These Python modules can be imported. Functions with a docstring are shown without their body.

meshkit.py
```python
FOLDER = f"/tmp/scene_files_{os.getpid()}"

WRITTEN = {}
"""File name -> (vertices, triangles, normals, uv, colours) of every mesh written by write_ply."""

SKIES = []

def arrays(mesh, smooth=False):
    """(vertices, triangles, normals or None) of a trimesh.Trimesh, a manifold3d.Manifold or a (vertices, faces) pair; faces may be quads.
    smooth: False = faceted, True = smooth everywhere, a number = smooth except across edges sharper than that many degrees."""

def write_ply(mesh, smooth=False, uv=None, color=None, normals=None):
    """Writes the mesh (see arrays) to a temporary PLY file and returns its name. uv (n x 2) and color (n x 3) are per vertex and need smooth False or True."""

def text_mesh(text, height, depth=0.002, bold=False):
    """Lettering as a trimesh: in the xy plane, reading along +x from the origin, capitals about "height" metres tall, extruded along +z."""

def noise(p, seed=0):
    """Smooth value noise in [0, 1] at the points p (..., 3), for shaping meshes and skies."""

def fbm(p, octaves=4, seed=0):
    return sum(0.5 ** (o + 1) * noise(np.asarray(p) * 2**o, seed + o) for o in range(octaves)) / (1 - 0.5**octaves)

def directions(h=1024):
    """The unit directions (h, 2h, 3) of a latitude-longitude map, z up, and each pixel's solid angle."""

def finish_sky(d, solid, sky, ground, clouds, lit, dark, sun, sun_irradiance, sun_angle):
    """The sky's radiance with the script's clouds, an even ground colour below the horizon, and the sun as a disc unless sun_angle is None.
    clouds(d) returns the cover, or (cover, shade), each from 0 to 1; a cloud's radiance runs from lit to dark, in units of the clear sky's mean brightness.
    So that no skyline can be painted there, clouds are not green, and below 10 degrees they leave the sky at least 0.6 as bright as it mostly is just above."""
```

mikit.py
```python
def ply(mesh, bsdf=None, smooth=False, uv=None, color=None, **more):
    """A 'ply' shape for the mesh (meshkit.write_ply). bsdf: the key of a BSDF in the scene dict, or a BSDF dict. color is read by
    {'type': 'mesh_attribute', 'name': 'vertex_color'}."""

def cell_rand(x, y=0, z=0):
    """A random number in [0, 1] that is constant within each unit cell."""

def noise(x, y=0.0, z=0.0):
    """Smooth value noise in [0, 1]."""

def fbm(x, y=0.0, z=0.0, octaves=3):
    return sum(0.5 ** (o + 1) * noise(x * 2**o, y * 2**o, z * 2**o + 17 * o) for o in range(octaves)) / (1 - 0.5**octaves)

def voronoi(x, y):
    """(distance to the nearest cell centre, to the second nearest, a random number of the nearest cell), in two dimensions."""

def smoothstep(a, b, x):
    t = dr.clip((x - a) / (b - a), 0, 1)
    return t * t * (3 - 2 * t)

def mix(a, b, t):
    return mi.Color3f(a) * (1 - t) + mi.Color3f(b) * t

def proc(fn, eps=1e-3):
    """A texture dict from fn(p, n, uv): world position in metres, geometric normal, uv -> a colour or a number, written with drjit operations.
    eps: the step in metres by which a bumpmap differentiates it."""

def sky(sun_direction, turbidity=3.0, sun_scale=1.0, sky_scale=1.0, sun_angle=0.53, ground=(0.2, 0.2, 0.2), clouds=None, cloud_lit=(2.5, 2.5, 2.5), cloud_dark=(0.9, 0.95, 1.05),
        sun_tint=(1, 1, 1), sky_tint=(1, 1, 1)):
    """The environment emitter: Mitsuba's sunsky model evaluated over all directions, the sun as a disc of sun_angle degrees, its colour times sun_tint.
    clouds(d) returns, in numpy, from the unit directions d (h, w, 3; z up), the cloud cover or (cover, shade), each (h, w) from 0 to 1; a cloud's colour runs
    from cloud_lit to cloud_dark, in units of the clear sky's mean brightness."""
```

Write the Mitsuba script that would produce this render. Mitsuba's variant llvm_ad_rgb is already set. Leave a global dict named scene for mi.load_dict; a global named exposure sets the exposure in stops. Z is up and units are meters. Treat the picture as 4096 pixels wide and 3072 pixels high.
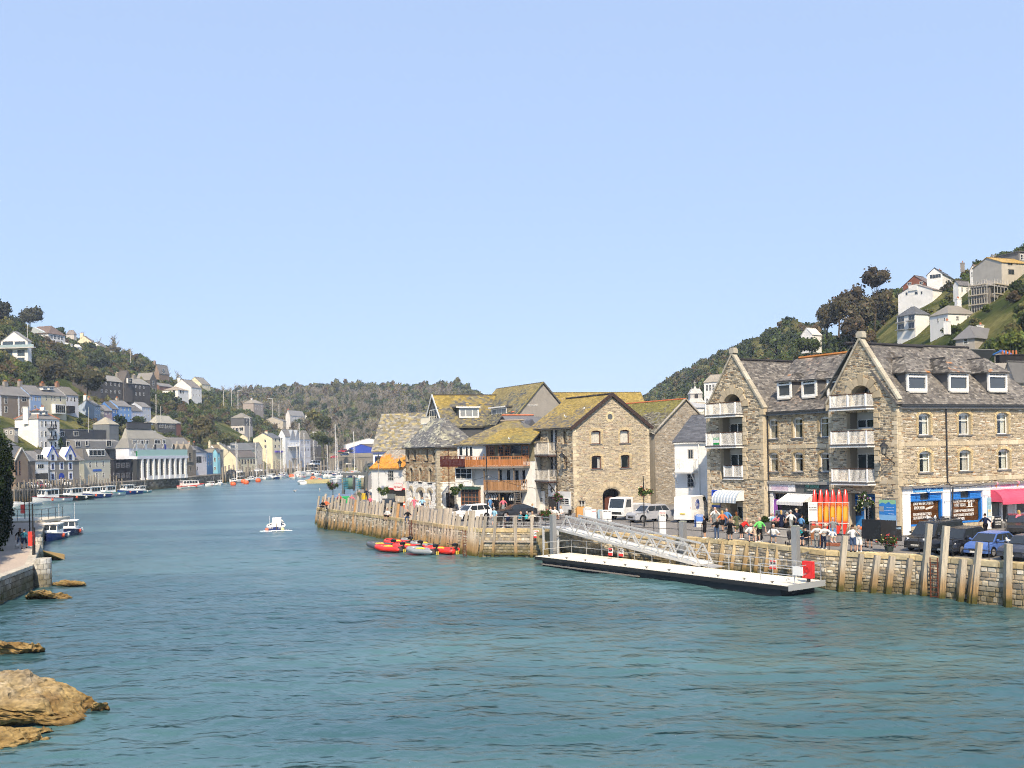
import math,random,numpy as np,trimesh,mitsuba as mi,drjit as dr,mikit,meshkit
from shapely.geometry import Polygon,LineString,box as sbox
from shapely.ops import unary_union
from mikit import noise,fbm,smoothstep
T=mi.ScalarTransform4f
scene,labels={},{}
# ---- camera, sky and sun, exposure -------------------------------------------------------------
EYE,FOC,ROLL=9.8,3982.0,0.02            # eye height above the water; focal length in photo pixels
scene['camera']={'type': 'perspective','fov': 2*math.degrees(math.atan(2048/FOC)),'fov_axis': 'x','near_clip': 0.5,'far_clip': 9000.0,
                   'principal_point_offset_x': -5.4/4096,'principal_point_offset_y': -269/3072,
                   'to_world': T().look_at(origin=[0,0,EYE],target=[0,1,EYE],up=[ROLL,0,1])}
SUN=(0.03,-0.70,0.74)
def veil(d):                                    # thin even high haze over the blue
 return 0.70+0.05*(meshkit.fbm(d*np.array([2.0,2.0,6.0]),3,5) - 0.5)
scene['sky']=mikit.sky(SUN,turbidity=2.6,sky_scale=1.0,sun_scale=0.82,ground=(0.1,0.14,0.15),clouds=veil,cloud_lit=(1.20,1.54,2.24))
exposure=2.5
# ---- materials: every mesh carries its base colour packed into its uv, so one material serves many colours ------------
def unpack(uv):
 a,b=uv.x,uv.y
 r=dr.floor(a)/256
 g=(a - dr.floor(a) - 0.05)/0.9
 return mi.Color3f(r*r,g*g,b*b)
def pk(c,n):
 c=np.sqrt(np.clip(np.asarray(c,float),0,0.98))
 c=np.tile(c,(n,1)) if c.ndim == 1 else c
 return np.stack([np.floor(c[:,0]*255)+0.05+0.9*c[:,1],c[:,2]],1)
def two(b): return {'type': 'twosided','bsdf': b}
def rgb(*c): return {'type': 'rgb','value': list(c)}
def stained(p,n,uv):                         # plaster, stone, slate: mottled, with streaks down upright faces
 m=fbm(p.x*.45,p.y*.45,p.z*.7,3)
 s=noise(p.x*2.3+p.y*1.7,p.y*2.3 - p.x*1.1,p.z*.35)
 f=noise(p.x*7,p.y*7,p.z*7)
 return unpack(uv)*(0.78+0.26*m+0.10*s+0.10*f)
def clean(p,n,uv): return unpack(uv)
def timber(p,n,uv):                          # weathered posts: bleached above, ochre lower down, weed and algae in the tide zone
 z=p.z+0.5*(noise(p.x*1.3,p.y*1.3,2.0) - 0.5)
 g=noise(p.x*24,p.y*24,p.z*1.2)*.45+.75
 c=mikit.mix(mi.Color3f(0.29,0.20,0.105),unpack(uv),smoothstep(0.7,2.0,z))
 c=mikit.mix(mi.Color3f(0.075,0.07,0.025),c,smoothstep(0.15,0.75,z))
 return c*g
def quaystone(p,n,uv):                       # quay masonry with the tide stain low down
 z=p.z+0.7*(fbm(p.x*.8,p.y*.8,p.z,2) - 0.5)
 c=unpack(uv)*(0.75+0.5*noise(p.x*5,p.y*5,p.z*5))
 t=mikit.mix(mi.Color3f(0.115,0.085,0.032),mi.Color3f(0.07,0.068,0.022),noise(p.x*1.1,p.y*1.1,3.0))
 return mikit.mix(mikit.mix(t,c,0.3),c,smoothstep(0.45,1.5,z))
def asphalt(p,n,uv):
 return unpack(uv)*(0.8+0.25*fbm(p.x*.25,p.y*.25,0,3)+0.15*noise(p.x*9,p.y*9,0))
def grass(p,n,uv):
 a=fbm(p.x*.09,p.y*.09,p.z*.09,4)
 b=noise(p.x*1.3,p.y*1.3,p.z*1.3)
 c=mikit.mix(mi.Color3f(0.045,0.062,0.02),mi.Color3f(0.15,0.145,0.055),smoothstep(0.35,0.7,a))
 return c*(0.6+0.7*b)
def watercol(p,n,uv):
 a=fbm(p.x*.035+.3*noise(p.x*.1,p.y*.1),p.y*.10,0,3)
 sh=smoothstep(-2.0,18.0,p.x+(p.y - 95.0)*.62+12*(a - .5))*(1 - smoothstep(100.0,140.0,p.y))  # greener by the east quay: shallow water plus painted reflection of the wall
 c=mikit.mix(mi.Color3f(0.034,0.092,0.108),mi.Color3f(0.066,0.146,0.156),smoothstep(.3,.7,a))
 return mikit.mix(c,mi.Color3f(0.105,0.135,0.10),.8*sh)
def waterbump(p,n,uv):
 q=fbm(p.x*.55,p.y*1.1,0,4)
 return 0.19*q+0.04*fbm(p.x*3.1,p.y*4.2,1.7,2)
def rock(p,n,uv):
 a=fbm(p.x*.9,p.y*.9,p.z*1.4,4)
 c=mikit.mix(mi.Color3f(0.16,0.10,0.034),mi.Color3f(0.31,0.225,0.095),smoothstep(.3,.7,a)); c=mikit.mix(mi.Color3f(0.05,0.04,0.02),c,smoothstep(-.05,.22,p.z+.15*a))
 c=mikit.mix(c,mi.Color3f(0.36,0.33,0.26),.6*smoothstep(.5,1.25,p.z)*noise(p.x*3,p.y*3,p.z*3))
 return c*(0.55+0.7*noise(p.x*9,p.y*9,p.z*9))
COL,STA=mikit.proc(clean),mikit.proc(stained)
scene['matte']=two({'type': 'diffuse','reflectance': STA})
scene['plain']=two({'type': 'diffuse','reflectance': COL})
scene['satin']=two({'type': 'principled','base_color': COL,'roughness': 0.42,'specular': 0.4})
scene['gloss']=two({'type': 'principled','base_color': COL,'roughness': 0.22,'specular': 0.5,'clearcoat': 0.8,'clearcoat_gloss': 0.95})
scene['metal']=two({'type': 'principled','base_color': COL,'roughness': 0.5,'metallic': 0.6})
scene['darkglass']=two({'type': 'principled','base_color': COL,'roughness': 0.06,'specular': 0.7})
scene['pane']={'type': 'thindielectric'}
scene['leaf']={'type': 'principledthin','base_color': COL,'roughness': 0.7,'diff_trans': 0.7,'spec_trans': 0.0}
scene['slate']=two({'type': 'principled','base_color': STA,'roughness': 0.6,'specular': 0.3})
scene['pile']=two({'type': 'diffuse','reflectance': mikit.proc(timber)})
scene['quaystone']=two({'type': 'diffuse','reflectance': mikit.proc(quaystone)})
scene['asphalt']=two({'type': 'diffuse','reflectance': mikit.proc(asphalt)})
scene['grass']=two({'type': 'diffuse','reflectance': mikit.proc(grass)})
scene['rockface']=two({'type': 'bumpmap','arbitrary': mikit.proc(lambda p,n,uv: fbm(p.x*2,p.y*2,p.z*3,4),0.02),'scale': 0.5,
                         'bsdf': {'type': 'principled','base_color': mikit.proc(rock),'roughness': 0.8,'specular': 0.2}})
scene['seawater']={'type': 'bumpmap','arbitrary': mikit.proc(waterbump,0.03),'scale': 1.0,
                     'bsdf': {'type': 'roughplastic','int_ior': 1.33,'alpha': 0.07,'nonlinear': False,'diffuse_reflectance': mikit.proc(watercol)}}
# ---- helpers ------------------------------------------------------------------------------------
PIECES=300
def ray(u,v):                                # photo pixel -> (x per metre of depth, z per metre of depth)
 return ((u - 2048) - ROLL*(v - 1536))/FOC,-((v - 1536)+ROLL*(u - 2048) - 269)/FOC
def at(u,v,d):
 a,k=ray(u,v); return np.array([a*d,d,EYE+k*d])
def onz(u,v,z):                             # the point of a level surface at height z
 k=ray(u,v)[1]; return at(u,v,(z - EYE)/k)
REG=dict(z1=(0,1100,.2411),z2=(0,1400,.2411),z3=(400,1350,.2411),z4=(400,1650,.2411),z5=(800,1500,.2411),z6=(1200,1600,.2411),z7=(0,1700,.2411),z8=(0,2000,.2411),
           a1=(1600,1500,.2893),a2=(2050,1500,.2893),a3=(2550,1450,.2411),a4=(2750,1300,.2893),a5=(2750,1750,.2893),a6=(3200,1300,.2411),a7=(3200,1700,.2411),a8=(3600,1300,.2411),
           b1=(3600,1700,.2411),b2=(3200,980,.4051),b3=(2500,1300,.3617),b4=(1250,1850,.2893),b5=(1800,1900,.3165),b6=(2100,2000,.2712),b7=(2700,2050,.3165),b8=(3300,2050,.3598),p=(0,0,1))
def G(r,x,y):
 a=REG[r]; return a[0]+x*a[2],a[1]+y*a[2]
def unit(v):
 v=np.asarray(v,float); return v/np.linalg.norm(v)
class Face:                                   # a flat face: origin, axes ex (right) and ey (up), outward normal
 def __init__(s,o,ex,ey=(0,0,1),n=None):
  s.o,s.ex,s.ey=np.array(o,float),unit(np.append(ex,0) if len(ex) == 2 else ex),unit(ey)
  s.n=unit(np.cross(s.ex,s.ey)) if n is None else unit(n)
 def P(s,x,y,o=0.0):
  x,y,o=np.broadcast_arrays(np.asarray(x,float),y,o)
  return s.o+x[...,None]*s.ex+y[...,None]*s.ey+o[...,None]*s.n
 def sz(s,u,v):
  a,k=ray(u,v); r=np.array([a,1,k]); e=np.array([0,0,EYE])
  p=e+r*((s.o - e) @ s.n)/(r @ s.n) - s.o
  return p @ s.ex,p @ s.ey
 def rect(s,reg,x0,y0,x1,y1):         # a pixel rectangle -> (s0, z0, s1, z1) on the face
  c=np.array([s.sz(*G(reg,x,y)) for x,y in ((x0,y0),(x1,y0),(x0,y1),(x1,y1))])
  return min(c[0,0]+c[2,0],c[1,0]+c[3,0])/2,(c[2,1]+c[3,1])/2,max(c[0,0]+c[2,0],c[1,0]+c[3,0])/2,(c[0,1]+c[1,1])/2
def vface(p,q):                              # upright face from plan point p to q (p left, q right seen from outside), ey in absolute z
 return Face((p[0],p[1],0),np.array([q[0] - p[0],q[1] - p[1]]))
BOXF=np.array([[0,1,3,2],[4,6,7,5],[0,4,5,1],[2,3,7,6],[0,2,6,4],[1,5,7,3]])
BOXF=np.vstack([BOXF[:,[0,1,2]],BOXF[:,[0,2,3]]])
SG=np.array([[i,j,k] for i in (0,1) for j in (0,1) for k in (0,1)])
FR=np.array([[0,1,2,3],[4,5,1,0],[5,6,2,1],[6,7,3,2],[7,4,0,3]])
FR=np.vstack([FR[:,[0,1,2]],FR[:,[0,2,3]]])
class MB:
 def __init__(s): s.v,s.f,s.c,s.n=[],[],[],0
 def add(s,v,f,c):
  v,f=np.asarray(v,float).reshape(-1,3),np.asarray(f,int)
  if f.shape[1] == 4: f=np.vstack([f[:,[0,1,2]],f[:,[0,2,3]]])
  s.v.append(v); s.f.append(f+s.n); s.n+=len(v)
  c=np.asarray(c,float); s.c.append(np.tile(c,(len(v),1)) if c.ndim == 1 else c)
  return s
 def tm(s,m,c): return s.add(m.vertices,m.faces,c)
 def fb(s,F,x0,y0,x1,y1,o0,o1,c):  # box on a face
  w=SG*np.array([x1 - x0,y1 - y0,o1 - o0])+np.array([x0,y0,o0])
  return s.add(F.P(w[:,0],w[:,1],w[:,2]),BOXF,c)
 def box(s,c,size,col,rz=0.0):
  w=(SG - .5)*np.asarray(size,float); a,b=math.cos(rz),math.sin(rz)
  return s.add(np.stack([w[:,0]*a - w[:,1]*b,w[:,0]*b+w[:,1]*a,w[:,2]],1)+np.asarray(c,float),BOXF,col)
 def bar(s,p,q,w,h,col):              # rectangular bar between two points
  p,q=np.asarray(p,float),np.asarray(q,float); x=unit(q - p); up=np.array([0,0,1.]) if abs(x[2])<.98 else np.array([0,1.,0])
  y=unit(np.cross(up,x)); z=np.cross(x,y)
  o=[(i*w/2)*y+(j*h/2)*z for i in (-1,1) for j in (-1,1)]
  return s.add(np.array([p+k for k in o]+[q+k for k in o]),BOXF,col)
 def tube(s,pts,r,col,sides=6,cap=True):
  p=np.asarray(pts,float); r=np.broadcast_to(np.asarray(r,float),(len(p),))
  t=np.gradient(p,axis=0); t /= np.linalg.norm(t,axis=1,keepdims=True)+1e-12
  ref=np.array([0,0,1.]) if abs(t[0][2])<.9 else np.array([1.,0,0])
  a=np.cross(t,ref); a /= np.linalg.norm(a,axis=1,keepdims=True)+1e-12; b=np.cross(a,t)
  an=np.arange(sides)*2*np.pi/sides
  v=p[:,None]+r[:,None,None]*(np.cos(an)[None,:,None]*a[:,None]+np.sin(an)[None,:,None]*b[:,None])
  v=v.reshape(-1,3); i,j=np.meshgrid(np.arange(len(p) - 1),np.arange(sides),indexing='ij')
  q=np.stack([i*sides+j,i*sides+(j+1) % sides,(i+1)*sides+(j+1) % sides,(i+1)*sides+j],-1).reshape(-1,4)
  f=np.vstack([q[:,[0,1,2]],q[:,[0,2,3]]])
  if cap:
   k=np.arange(1,sides - 1); e=(len(p) - 1)*sides
   f=np.vstack([f,np.stack([k*0,k+1,k],1),np.stack([k*0+e,e+k,e+k+1],1)])
  return s.add(v,f,col)
 def poly(s,F,pg,o0,o1,col):          # shapely polygon on a face, extruded from o0 to o1
  for g in getattr(pg,'geoms',[pg]):
   if g.area<1e-4: continue
   m=trimesh.creation.extrude_polygon(g,o1 - o0,engine='earcut')
   s.add(F.P(m.vertices[:,0],m.vertices[:,1],m.vertices[:,2]+o0),m.faces,col)
  return s
 def hull(s,pts,col):
  h=trimesh.convex.convex_hull(np.asarray(pts,float)); return s.add(h.vertices,h.faces,col)
 def sph(s,c,r,col,sub=1):
  m=trimesh.creation.icosphere(sub); return s.add(m.vertices*np.asarray(r,float)+np.asarray(c,float),m.faces,col)
 def arr(s): return np.vstack(s.v),np.vstack(s.f),np.vstack(s.c)
used={}
def key(name):
 k=used.get(name); used[name]=0 if k is None else k+1
 return name if k is None else f'{name}_{k + 1:03d}'
def put(name,mb,mat,parent=None,smooth=False,label=None,cat=None,group=None,kind=None,to_world=None):
 if not mb.v: return None
 k=key(f'{parent}__{name}' if parent else name)
 v,f,c=mb.arr()
 more={} if to_world is None else {'to_world': to_world}
 scene[k]=mikit.ply((v,f),mat,smooth=True if smooth else False,uv=pk(c,0),**more)
 return tag(k,label,cat,group,kind)
def tag(k,label=None,cat=None,group=None,kind=None):
 e={a: b for a,b in (('label',label),('category',cat),('group',group),('kind',kind)) if b}
 if e: labels.setdefault(k,{}).update(e)
 return k
def thing(name,label,cat,group=None):
 k=key(name); tag(k,label,cat,group); return k
def rows(pg,h,w,rng,gap=.02,hj=.25,wj=.5,stagger=False):  # courses of pieces that fill a polygon: (x0, y0, x1, y1) each
 x0,y0,x1,y1=pg.bounds; out,y,r=[],y0,0
 while y<y1 - h*.35:
  hh=min(h*(1+hj*rng.uniform(-1,1)),y1 - y)
  g=pg.intersection(LineString([(x0 - 1,y+hh/2),(x1+1,y+hh/2)]))
  for sg in getattr(g,'geoms',[g]):
   if sg.is_empty or sg.geom_type != 'LineString': continue
   a,b=sg.coords[0][0],sg.coords[-1][0]
   a,b=min(a,b),max(a,b); x=a - (w*.5*(r % 2) if stagger else w*rng.uniform(0,.6))
   while x<b - .03:
    ww=w*(1+wj*rng.uniform(-1,1)); p,q=max(x,a),min(x+ww,b)
    if q - p>max(.06,gap*2): out.append((p+gap/2,y+gap/2,q - gap/2,y+hh - gap/2))
    x+=ww
  y+=hh; r+=1
 return np.array(out).reshape(-1,4)
def frusta(F,R,o0,o1,inset,jit=0.0,rng=None):
 x0,y0,x1,y1=R.T; n=len(R); i=np.minimum(inset,np.minimum(x1 - x0,y1 - y0)*.3)
 top=o1+(rng.uniform(-jit,jit,n) if jit else 0)+np.zeros(n); bo=np.broadcast_to(o0,(n,))
 X=np.stack([x0+i,x1 - i,x1 - i,x0+i,x0,x1,x1,x0],1); Y=np.stack([y0+i,y0+i,y1 - i,y1 - i,y0,y0,y1,y1],1)
 O=np.stack([top]*4+[bo]*4,1)
 return F.P(X,Y,O)
def pieces(parent,name,rest,F,R,o0,o1,inset,cols,mat,rng,jit=.008,most=None):
 if not len(R): return
 most=PIECES if most is None else most
 V=frusta(F,R,o0,o1,inset,jit,rng); order=np.argsort(-(R[:,2] - R[:,0])*(R[:,3] - R[:,1]))
 for i in order[:most]:
  put(name,MB().add(V[i],FR,cols[i]),mat,parent)
 o=order[most:]
 if len(o):
  m=MB(); f=(FR[None]+8*np.arange(len(o))[:,None,None]).reshape(-1,3)
  put(rest,m.add(V[o].reshape(-1,3),f,np.repeat(cols[o],8,0)),mat,parent,kind='stuff')
def pal(rng,n,cs,w=None,j=.18):
 cs=np.array(cs); w=w if w is not None and len(w) == len(cs) else None; return cs[rng.choice(len(cs),n,p=w)]*(1+j*rng.uniform(-1,1,(n,1)))
WHITE,CREAM,GREY,SLATE,DARK=(.74,.74,.72),(.70,.66,.50),(.36,.34,.31),(.15,.15,.155),(.03,.03,.033)
GLASS=(.025,.032,.04)
def window(h,F,r,frame=WHITE,fw=.09,bars=(1,1),sill=None,proud=.03,glass=GLASS,arch=0.0):
 """A window as a part (its frame and bars) with its pane as sub-part; r = (s0, z0, s1, z1)."""
 x0,y0,x1,y1=r; k=MB(); fw=min(fw,(x1 - x0)*.2,(y1 - y0)*.2)
 for a,b,c,d in ((x0,y0,x0+fw,y1),(x1 - fw,y0,x1,y1),(x0+fw,y0,x1 - fw,y0+fw),(x0+fw,y1 - fw,x1 - fw,y1)): k.fb(F,a,b,c,d,0,proud+.03,frame)
 for i in range(1,bars[0]): x=x0+(x1 - x0)*i/bars[0]; k.fb(F,x - fw*.3,y0+fw,x+fw*.3,y1 - fw,0,proud+.02,frame)
 for i in range(1,bars[1]): y=y0+(y1 - y0)*i/bars[1]; k.fb(F,x0+fw,y - fw*.3,x1 - fw,y+fw*.3,0,proud+.015,frame)
 if sill is not None: k.fb(F,x0 - .1,y0 - .12,x1+.1,y0 - .003,0,.14,sill)
 w=put('window',k,'satin',h)
 put('pane',MB().fb(F,x0+fw*.5,y0+fw*.5,x1 - fw*.5,y1 - fw*.5,-.01,proud,glass),'darkglass',w)
 return w
def chimney(h,p,w,d,z0,z1,col,pots=2,pot=(.42,.15,.07),rz=0.0):
 k=MB().box((p[0],p[1],(z0+z1)/2),(w,d,z1 - z0),col,rz).box((p[0],p[1],z1+.06),(w+.16,d+.16,.14),col,rz)
 c=put('chimney',k,'matte',h)
 for i in range(pots):
  o=(i - (pots - 1)/2)*min(.42,w/max(pots,1)); q=np.array([p[0]+o*math.cos(rz),p[1]+o*math.sin(rz),z1+.12])
  put('pot',MB().tube([q,q+[0,0,.55]],[.13,.11],pot,7),'matte',c)
HOUSES=[]
class House:
 """A rectangular house seen at its corner: front face F right of the corner, side face S left of it.
 corner (plan), tangent t of the front (to the right), widths W (front) and D (side); zb/ze/zr base, eave, ridge."""
 def __init__(s,name,label,corner,t,W,D,zb,ze,zr,wall,roof,kind='gable',ridge='F',cat='house',over=.25,group=None,mat='matte',rmat='slate',inset=None,walls=True):
  s.k=thing(name,label,cat,group); s.c=np.array(corner[:2],float); s.t=unit(np.array(t[:2],float)); s.m=np.array([s.t[1],-s.t[0]])
  s.W,s.D,s.zb,s.ze,s.zr=W,D,zb,ze,zr; HOUSES.append((s.c,s.t,W,D))
  s.F=Face((*s.c,0),s.t); q=s.c - s.m*D; s.S=Face((*q,0),s.m)
  s.over=over; s.col=wall
  zw=ze
  mb=MB()
  if kind == 'gable' and ridge == 'F':   # gables on the side faces
   pg=Polygon([(0,zb),(D,zb),(D,zw),(D/2,zr - .05),(0,zw)])
   mb.poly(s.S,pg,-W,0,wall)
  elif kind == 'gable':
   pg=Polygon([(0,zb),(W,zb),(W,zw),(W/2,zr - .05),(0,zw)])
   mb.poly(s.F,pg,-D,0,wall)
  else:
   mb.fb(s.F,0,zb,W,zw,-D,0,wall)
  if walls: put('wall',mb,mat,s.k)
  r=MB(); o=over; P=lambda x,y,z: np.array([*(s.c+s.t*x - s.m*y),z])
  s.P=P; th=.14
  if kind == 'gable':
   L=(W,D) if ridge == 'F' else (D,W)
   Q=P if ridge == 'F' else (lambda x,y,z: P(y,x,z))
   sl=(zr - ze)/(L[1]/2); e=ze - sl*o
   for y0,ya in ((-o,L[1]/2),(L[1]+o,L[1]/2)):
    b=[Q(x,y0,e+dz) for x in (-o*.6,L[0]+o*.6) for dz in (0,th)]+[Q(x,ya,zr+dz) for x in (-o*.6,L[0]+o*.6) for dz in (0,th)]
    r.hull(b,roof)
   r.tube([Q(-o*.6,L[1]/2,zr+th),Q(L[0]+o*.6,L[1]/2,zr+th)],.12,np.array(roof)*.7,6)
  elif kind == 'hip':
   i=min(W,D)/2 if inset is None else inset
   b=[P(x,y,ze+dz) for x in (-o,W+o) for y in (-o,D+o) for dz in (-.1,.02)]
   b+=[P(i,D/2,zr),P(W - i,D/2,zr)] if W >= D else [P(W/2,i,zr),P(W/2,D - i,zr)]
   r.hull(b,roof)
  elif kind == 'mansard':
   i=1.1; b=[P(x,y,ze) for x in (-o,W+o) for y in (-o,D+o)]+[P(x,y,zr) for x in (i,W - i) for y in (i,D - i)]; r.hull(b,roof)
  elif kind == 'mono':
   b=[P(x,-o,ze+dz) for x in (-o,W+o) for dz in (0,th)]+[P(x,D+o,zr+dz) for x in (-o,W+o) for dz in (0,th)]; r.hull(b,roof)
  elif kind == 'flat':
   r.fb(s.F,-o,zw+.003,W+o,zw+.25,-D - o,o,roof)
  s.roof=put('roof',r,rmat,s.k)
 def wins(s,face,reg,lst,**kw):
  F=s.F if face == 'F' else s.S
  for r in lst: window(s.k,F,F.rect(reg,*r[:4]),**{**kw,**(r[4] if len(r)>4 else {})})
  return s
 def chim(s,x,y,w=.9,d=.6,h=1.3,col=None,pots=2,below=1.5,**kw):   # x along the front, y into the depth
  p=s.P(x,y,0); chimney(s.k,p,w,d,s.zr - below,s.zr+h,s.col if col is None else col,pots,rz=math.atan2(s.t[1],s.t[0]),**kw); return s
def fit(F,reg,x,y): return F.sz(*G(reg,x,y))[0]
def corner_house(name,label,reg,c,d,t,xr,xl,ye,yr,wall,roof,zb=None,D=None,W=None,**kw):
 """House from pixels: c = corner at the ground (x, y), d its depth; xr/xl the ends of front and side at the corner's height; ye eave and yr ridge heights read above the corner."""
 u,v=G(reg,*c); p=at(u,v,d); t=unit(np.array(t,float)); m=np.array([t[1],-t[0]])
 F=Face((p[0],p[1],0),t)
 W=fit(F,reg,xr,ye) if W is None else W
 if D is None: D=-fit(Face((p[0],p[1],0),m),reg,xl,ye)
 W,D=max(W,1.5),max(D,1.5)
 ze=at(*G(reg,c[0],ye),d)[2]
 dr_=d+(D/2 if kw.get('ridge','F') == 'F' and kw.get('kind','gable') != 'mono' else 0)*-m[1]*1.0 if True else d
 zr=at(*G(reg,c[0],yr),max(dr_,d))[2]
 h=House(name,label,p,t,W,D,p[2] - 4.0 if zb is None else zb,ze,max(zr,ze+.05),wall,roof,**kw); h.d=d
 return h
def lsign(h,F,txt,x,y,hgt,col,o=.03,bold=True,name='lettering',wid=None):
 m=meshkit.text_mesh(txt,hgt,.01,bold); v=m.vertices.copy()
 if wid: v[:,0] *= wid/max(v[:,0].max(),1e-6)
 return put(name,MB().add(F.P(v[:,0]+x,v[:,1]+y,v[:,2]+o),m.faces,col),'plain',h)
def used_last(): return list(labels)[-1]
# ---- the setting: water, land, quays ------------------------------------------------------------------
rng=np.random.default_rng(7)
def height(x,y):
 x,y=np.asarray(x,float),np.asarray(y,float)
 P=np.stack([x,y,x*0],-1)
 n=meshkit.fbm(P/60.0,3,3) - .5
 left=3.1+.55*np.maximum(0,-121 - x); left=84 - 5*np.log1p(np.exp((84 - left)/5.0))+3*n
 left=np.where(x>-121,-4.0,np.maximum(left,np.where(x>-150,3.0,3.0)))
 left=np.where(y>655,np.maximum(left - (y - 655)*.4,3),left)
 right=2.4+.8*np.maximum(0,x - 62); cap=74 - 9*np.clip((x/np.maximum(y,1) - .38)/.04,0,1) - 27*np.exp(-((x/np.maximum(y,1) - .335)/.045) ** 2)*np.clip((y - 240)/60,0,1); right=cap - 9*np.log1p(np.exp((cap - right)/9.0))+9*n*np.clip((x - 70)/60,0,1)
 right=np.where(x<62,-4.0,right*np.clip(1 - (y - 960)/180,.05,1))
 far=np.where(y>600,2.0+.175*np.maximum(0,y - 640),-4.0); far=np.where(far>0,80 - 8*np.log1p(np.exp((80 - far)/8.0)),far)+np.where(y>640,14*n,0); far=np.where(far>0,far*(1 - .62*np.clip((x/np.maximum(y,1)+.05)/.07,0,1)),far)
 return np.maximum(np.maximum(left,right),far)
gx,gy=np.meshgrid(np.arange(-560,720,8.0),np.concatenate([np.arange(90,700,8.0),np.arange(700,1700,14.0)]),indexing='ij')
def sheet(x,y,z):
 n,m=x.shape; i,j=np.meshgrid(np.arange(n - 1),np.arange(m - 1),indexing='ij'); a=i*m+j
 return np.stack([x,y,z],-1).reshape(-1,3),np.stack([a,a+m,a+m+1,a+1],-1).reshape(-1,4)
v,f=sheet(gx,gy,height(gx,gy))
put('hills',MB().add(v,f,(.1,.1,.05)),'grass',smooth=True,kind='structure')
def disp(x,y):
 P=lambda sx,sy: np.stack([x*sx,y*sy,x*0],-1)
 a=0.32*(meshkit.fbm(P(.16,.30),4,1) - .5)+.16*(1 - 2*np.abs(meshkit.fbm(P(.32,.55),3,5) - .5)) - .12
 return a*np.clip(1.25 - y/260,.25,1)
yy=np.concatenate([np.geomspace(14,330,640),np.geomspace(334,760,40)]); tt=np.linspace(-.66,.66,420)
wy,wt=np.meshgrid(yy,tt,indexing='ij'); wx=wt*wy
v,f=sheet(wx,wy,disp(wx,wy))
m=MB().add(v,f[:,::-1],(0,0,0))
put('sea_water',m,'seawater',smooth=True,kind='structure')
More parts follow.
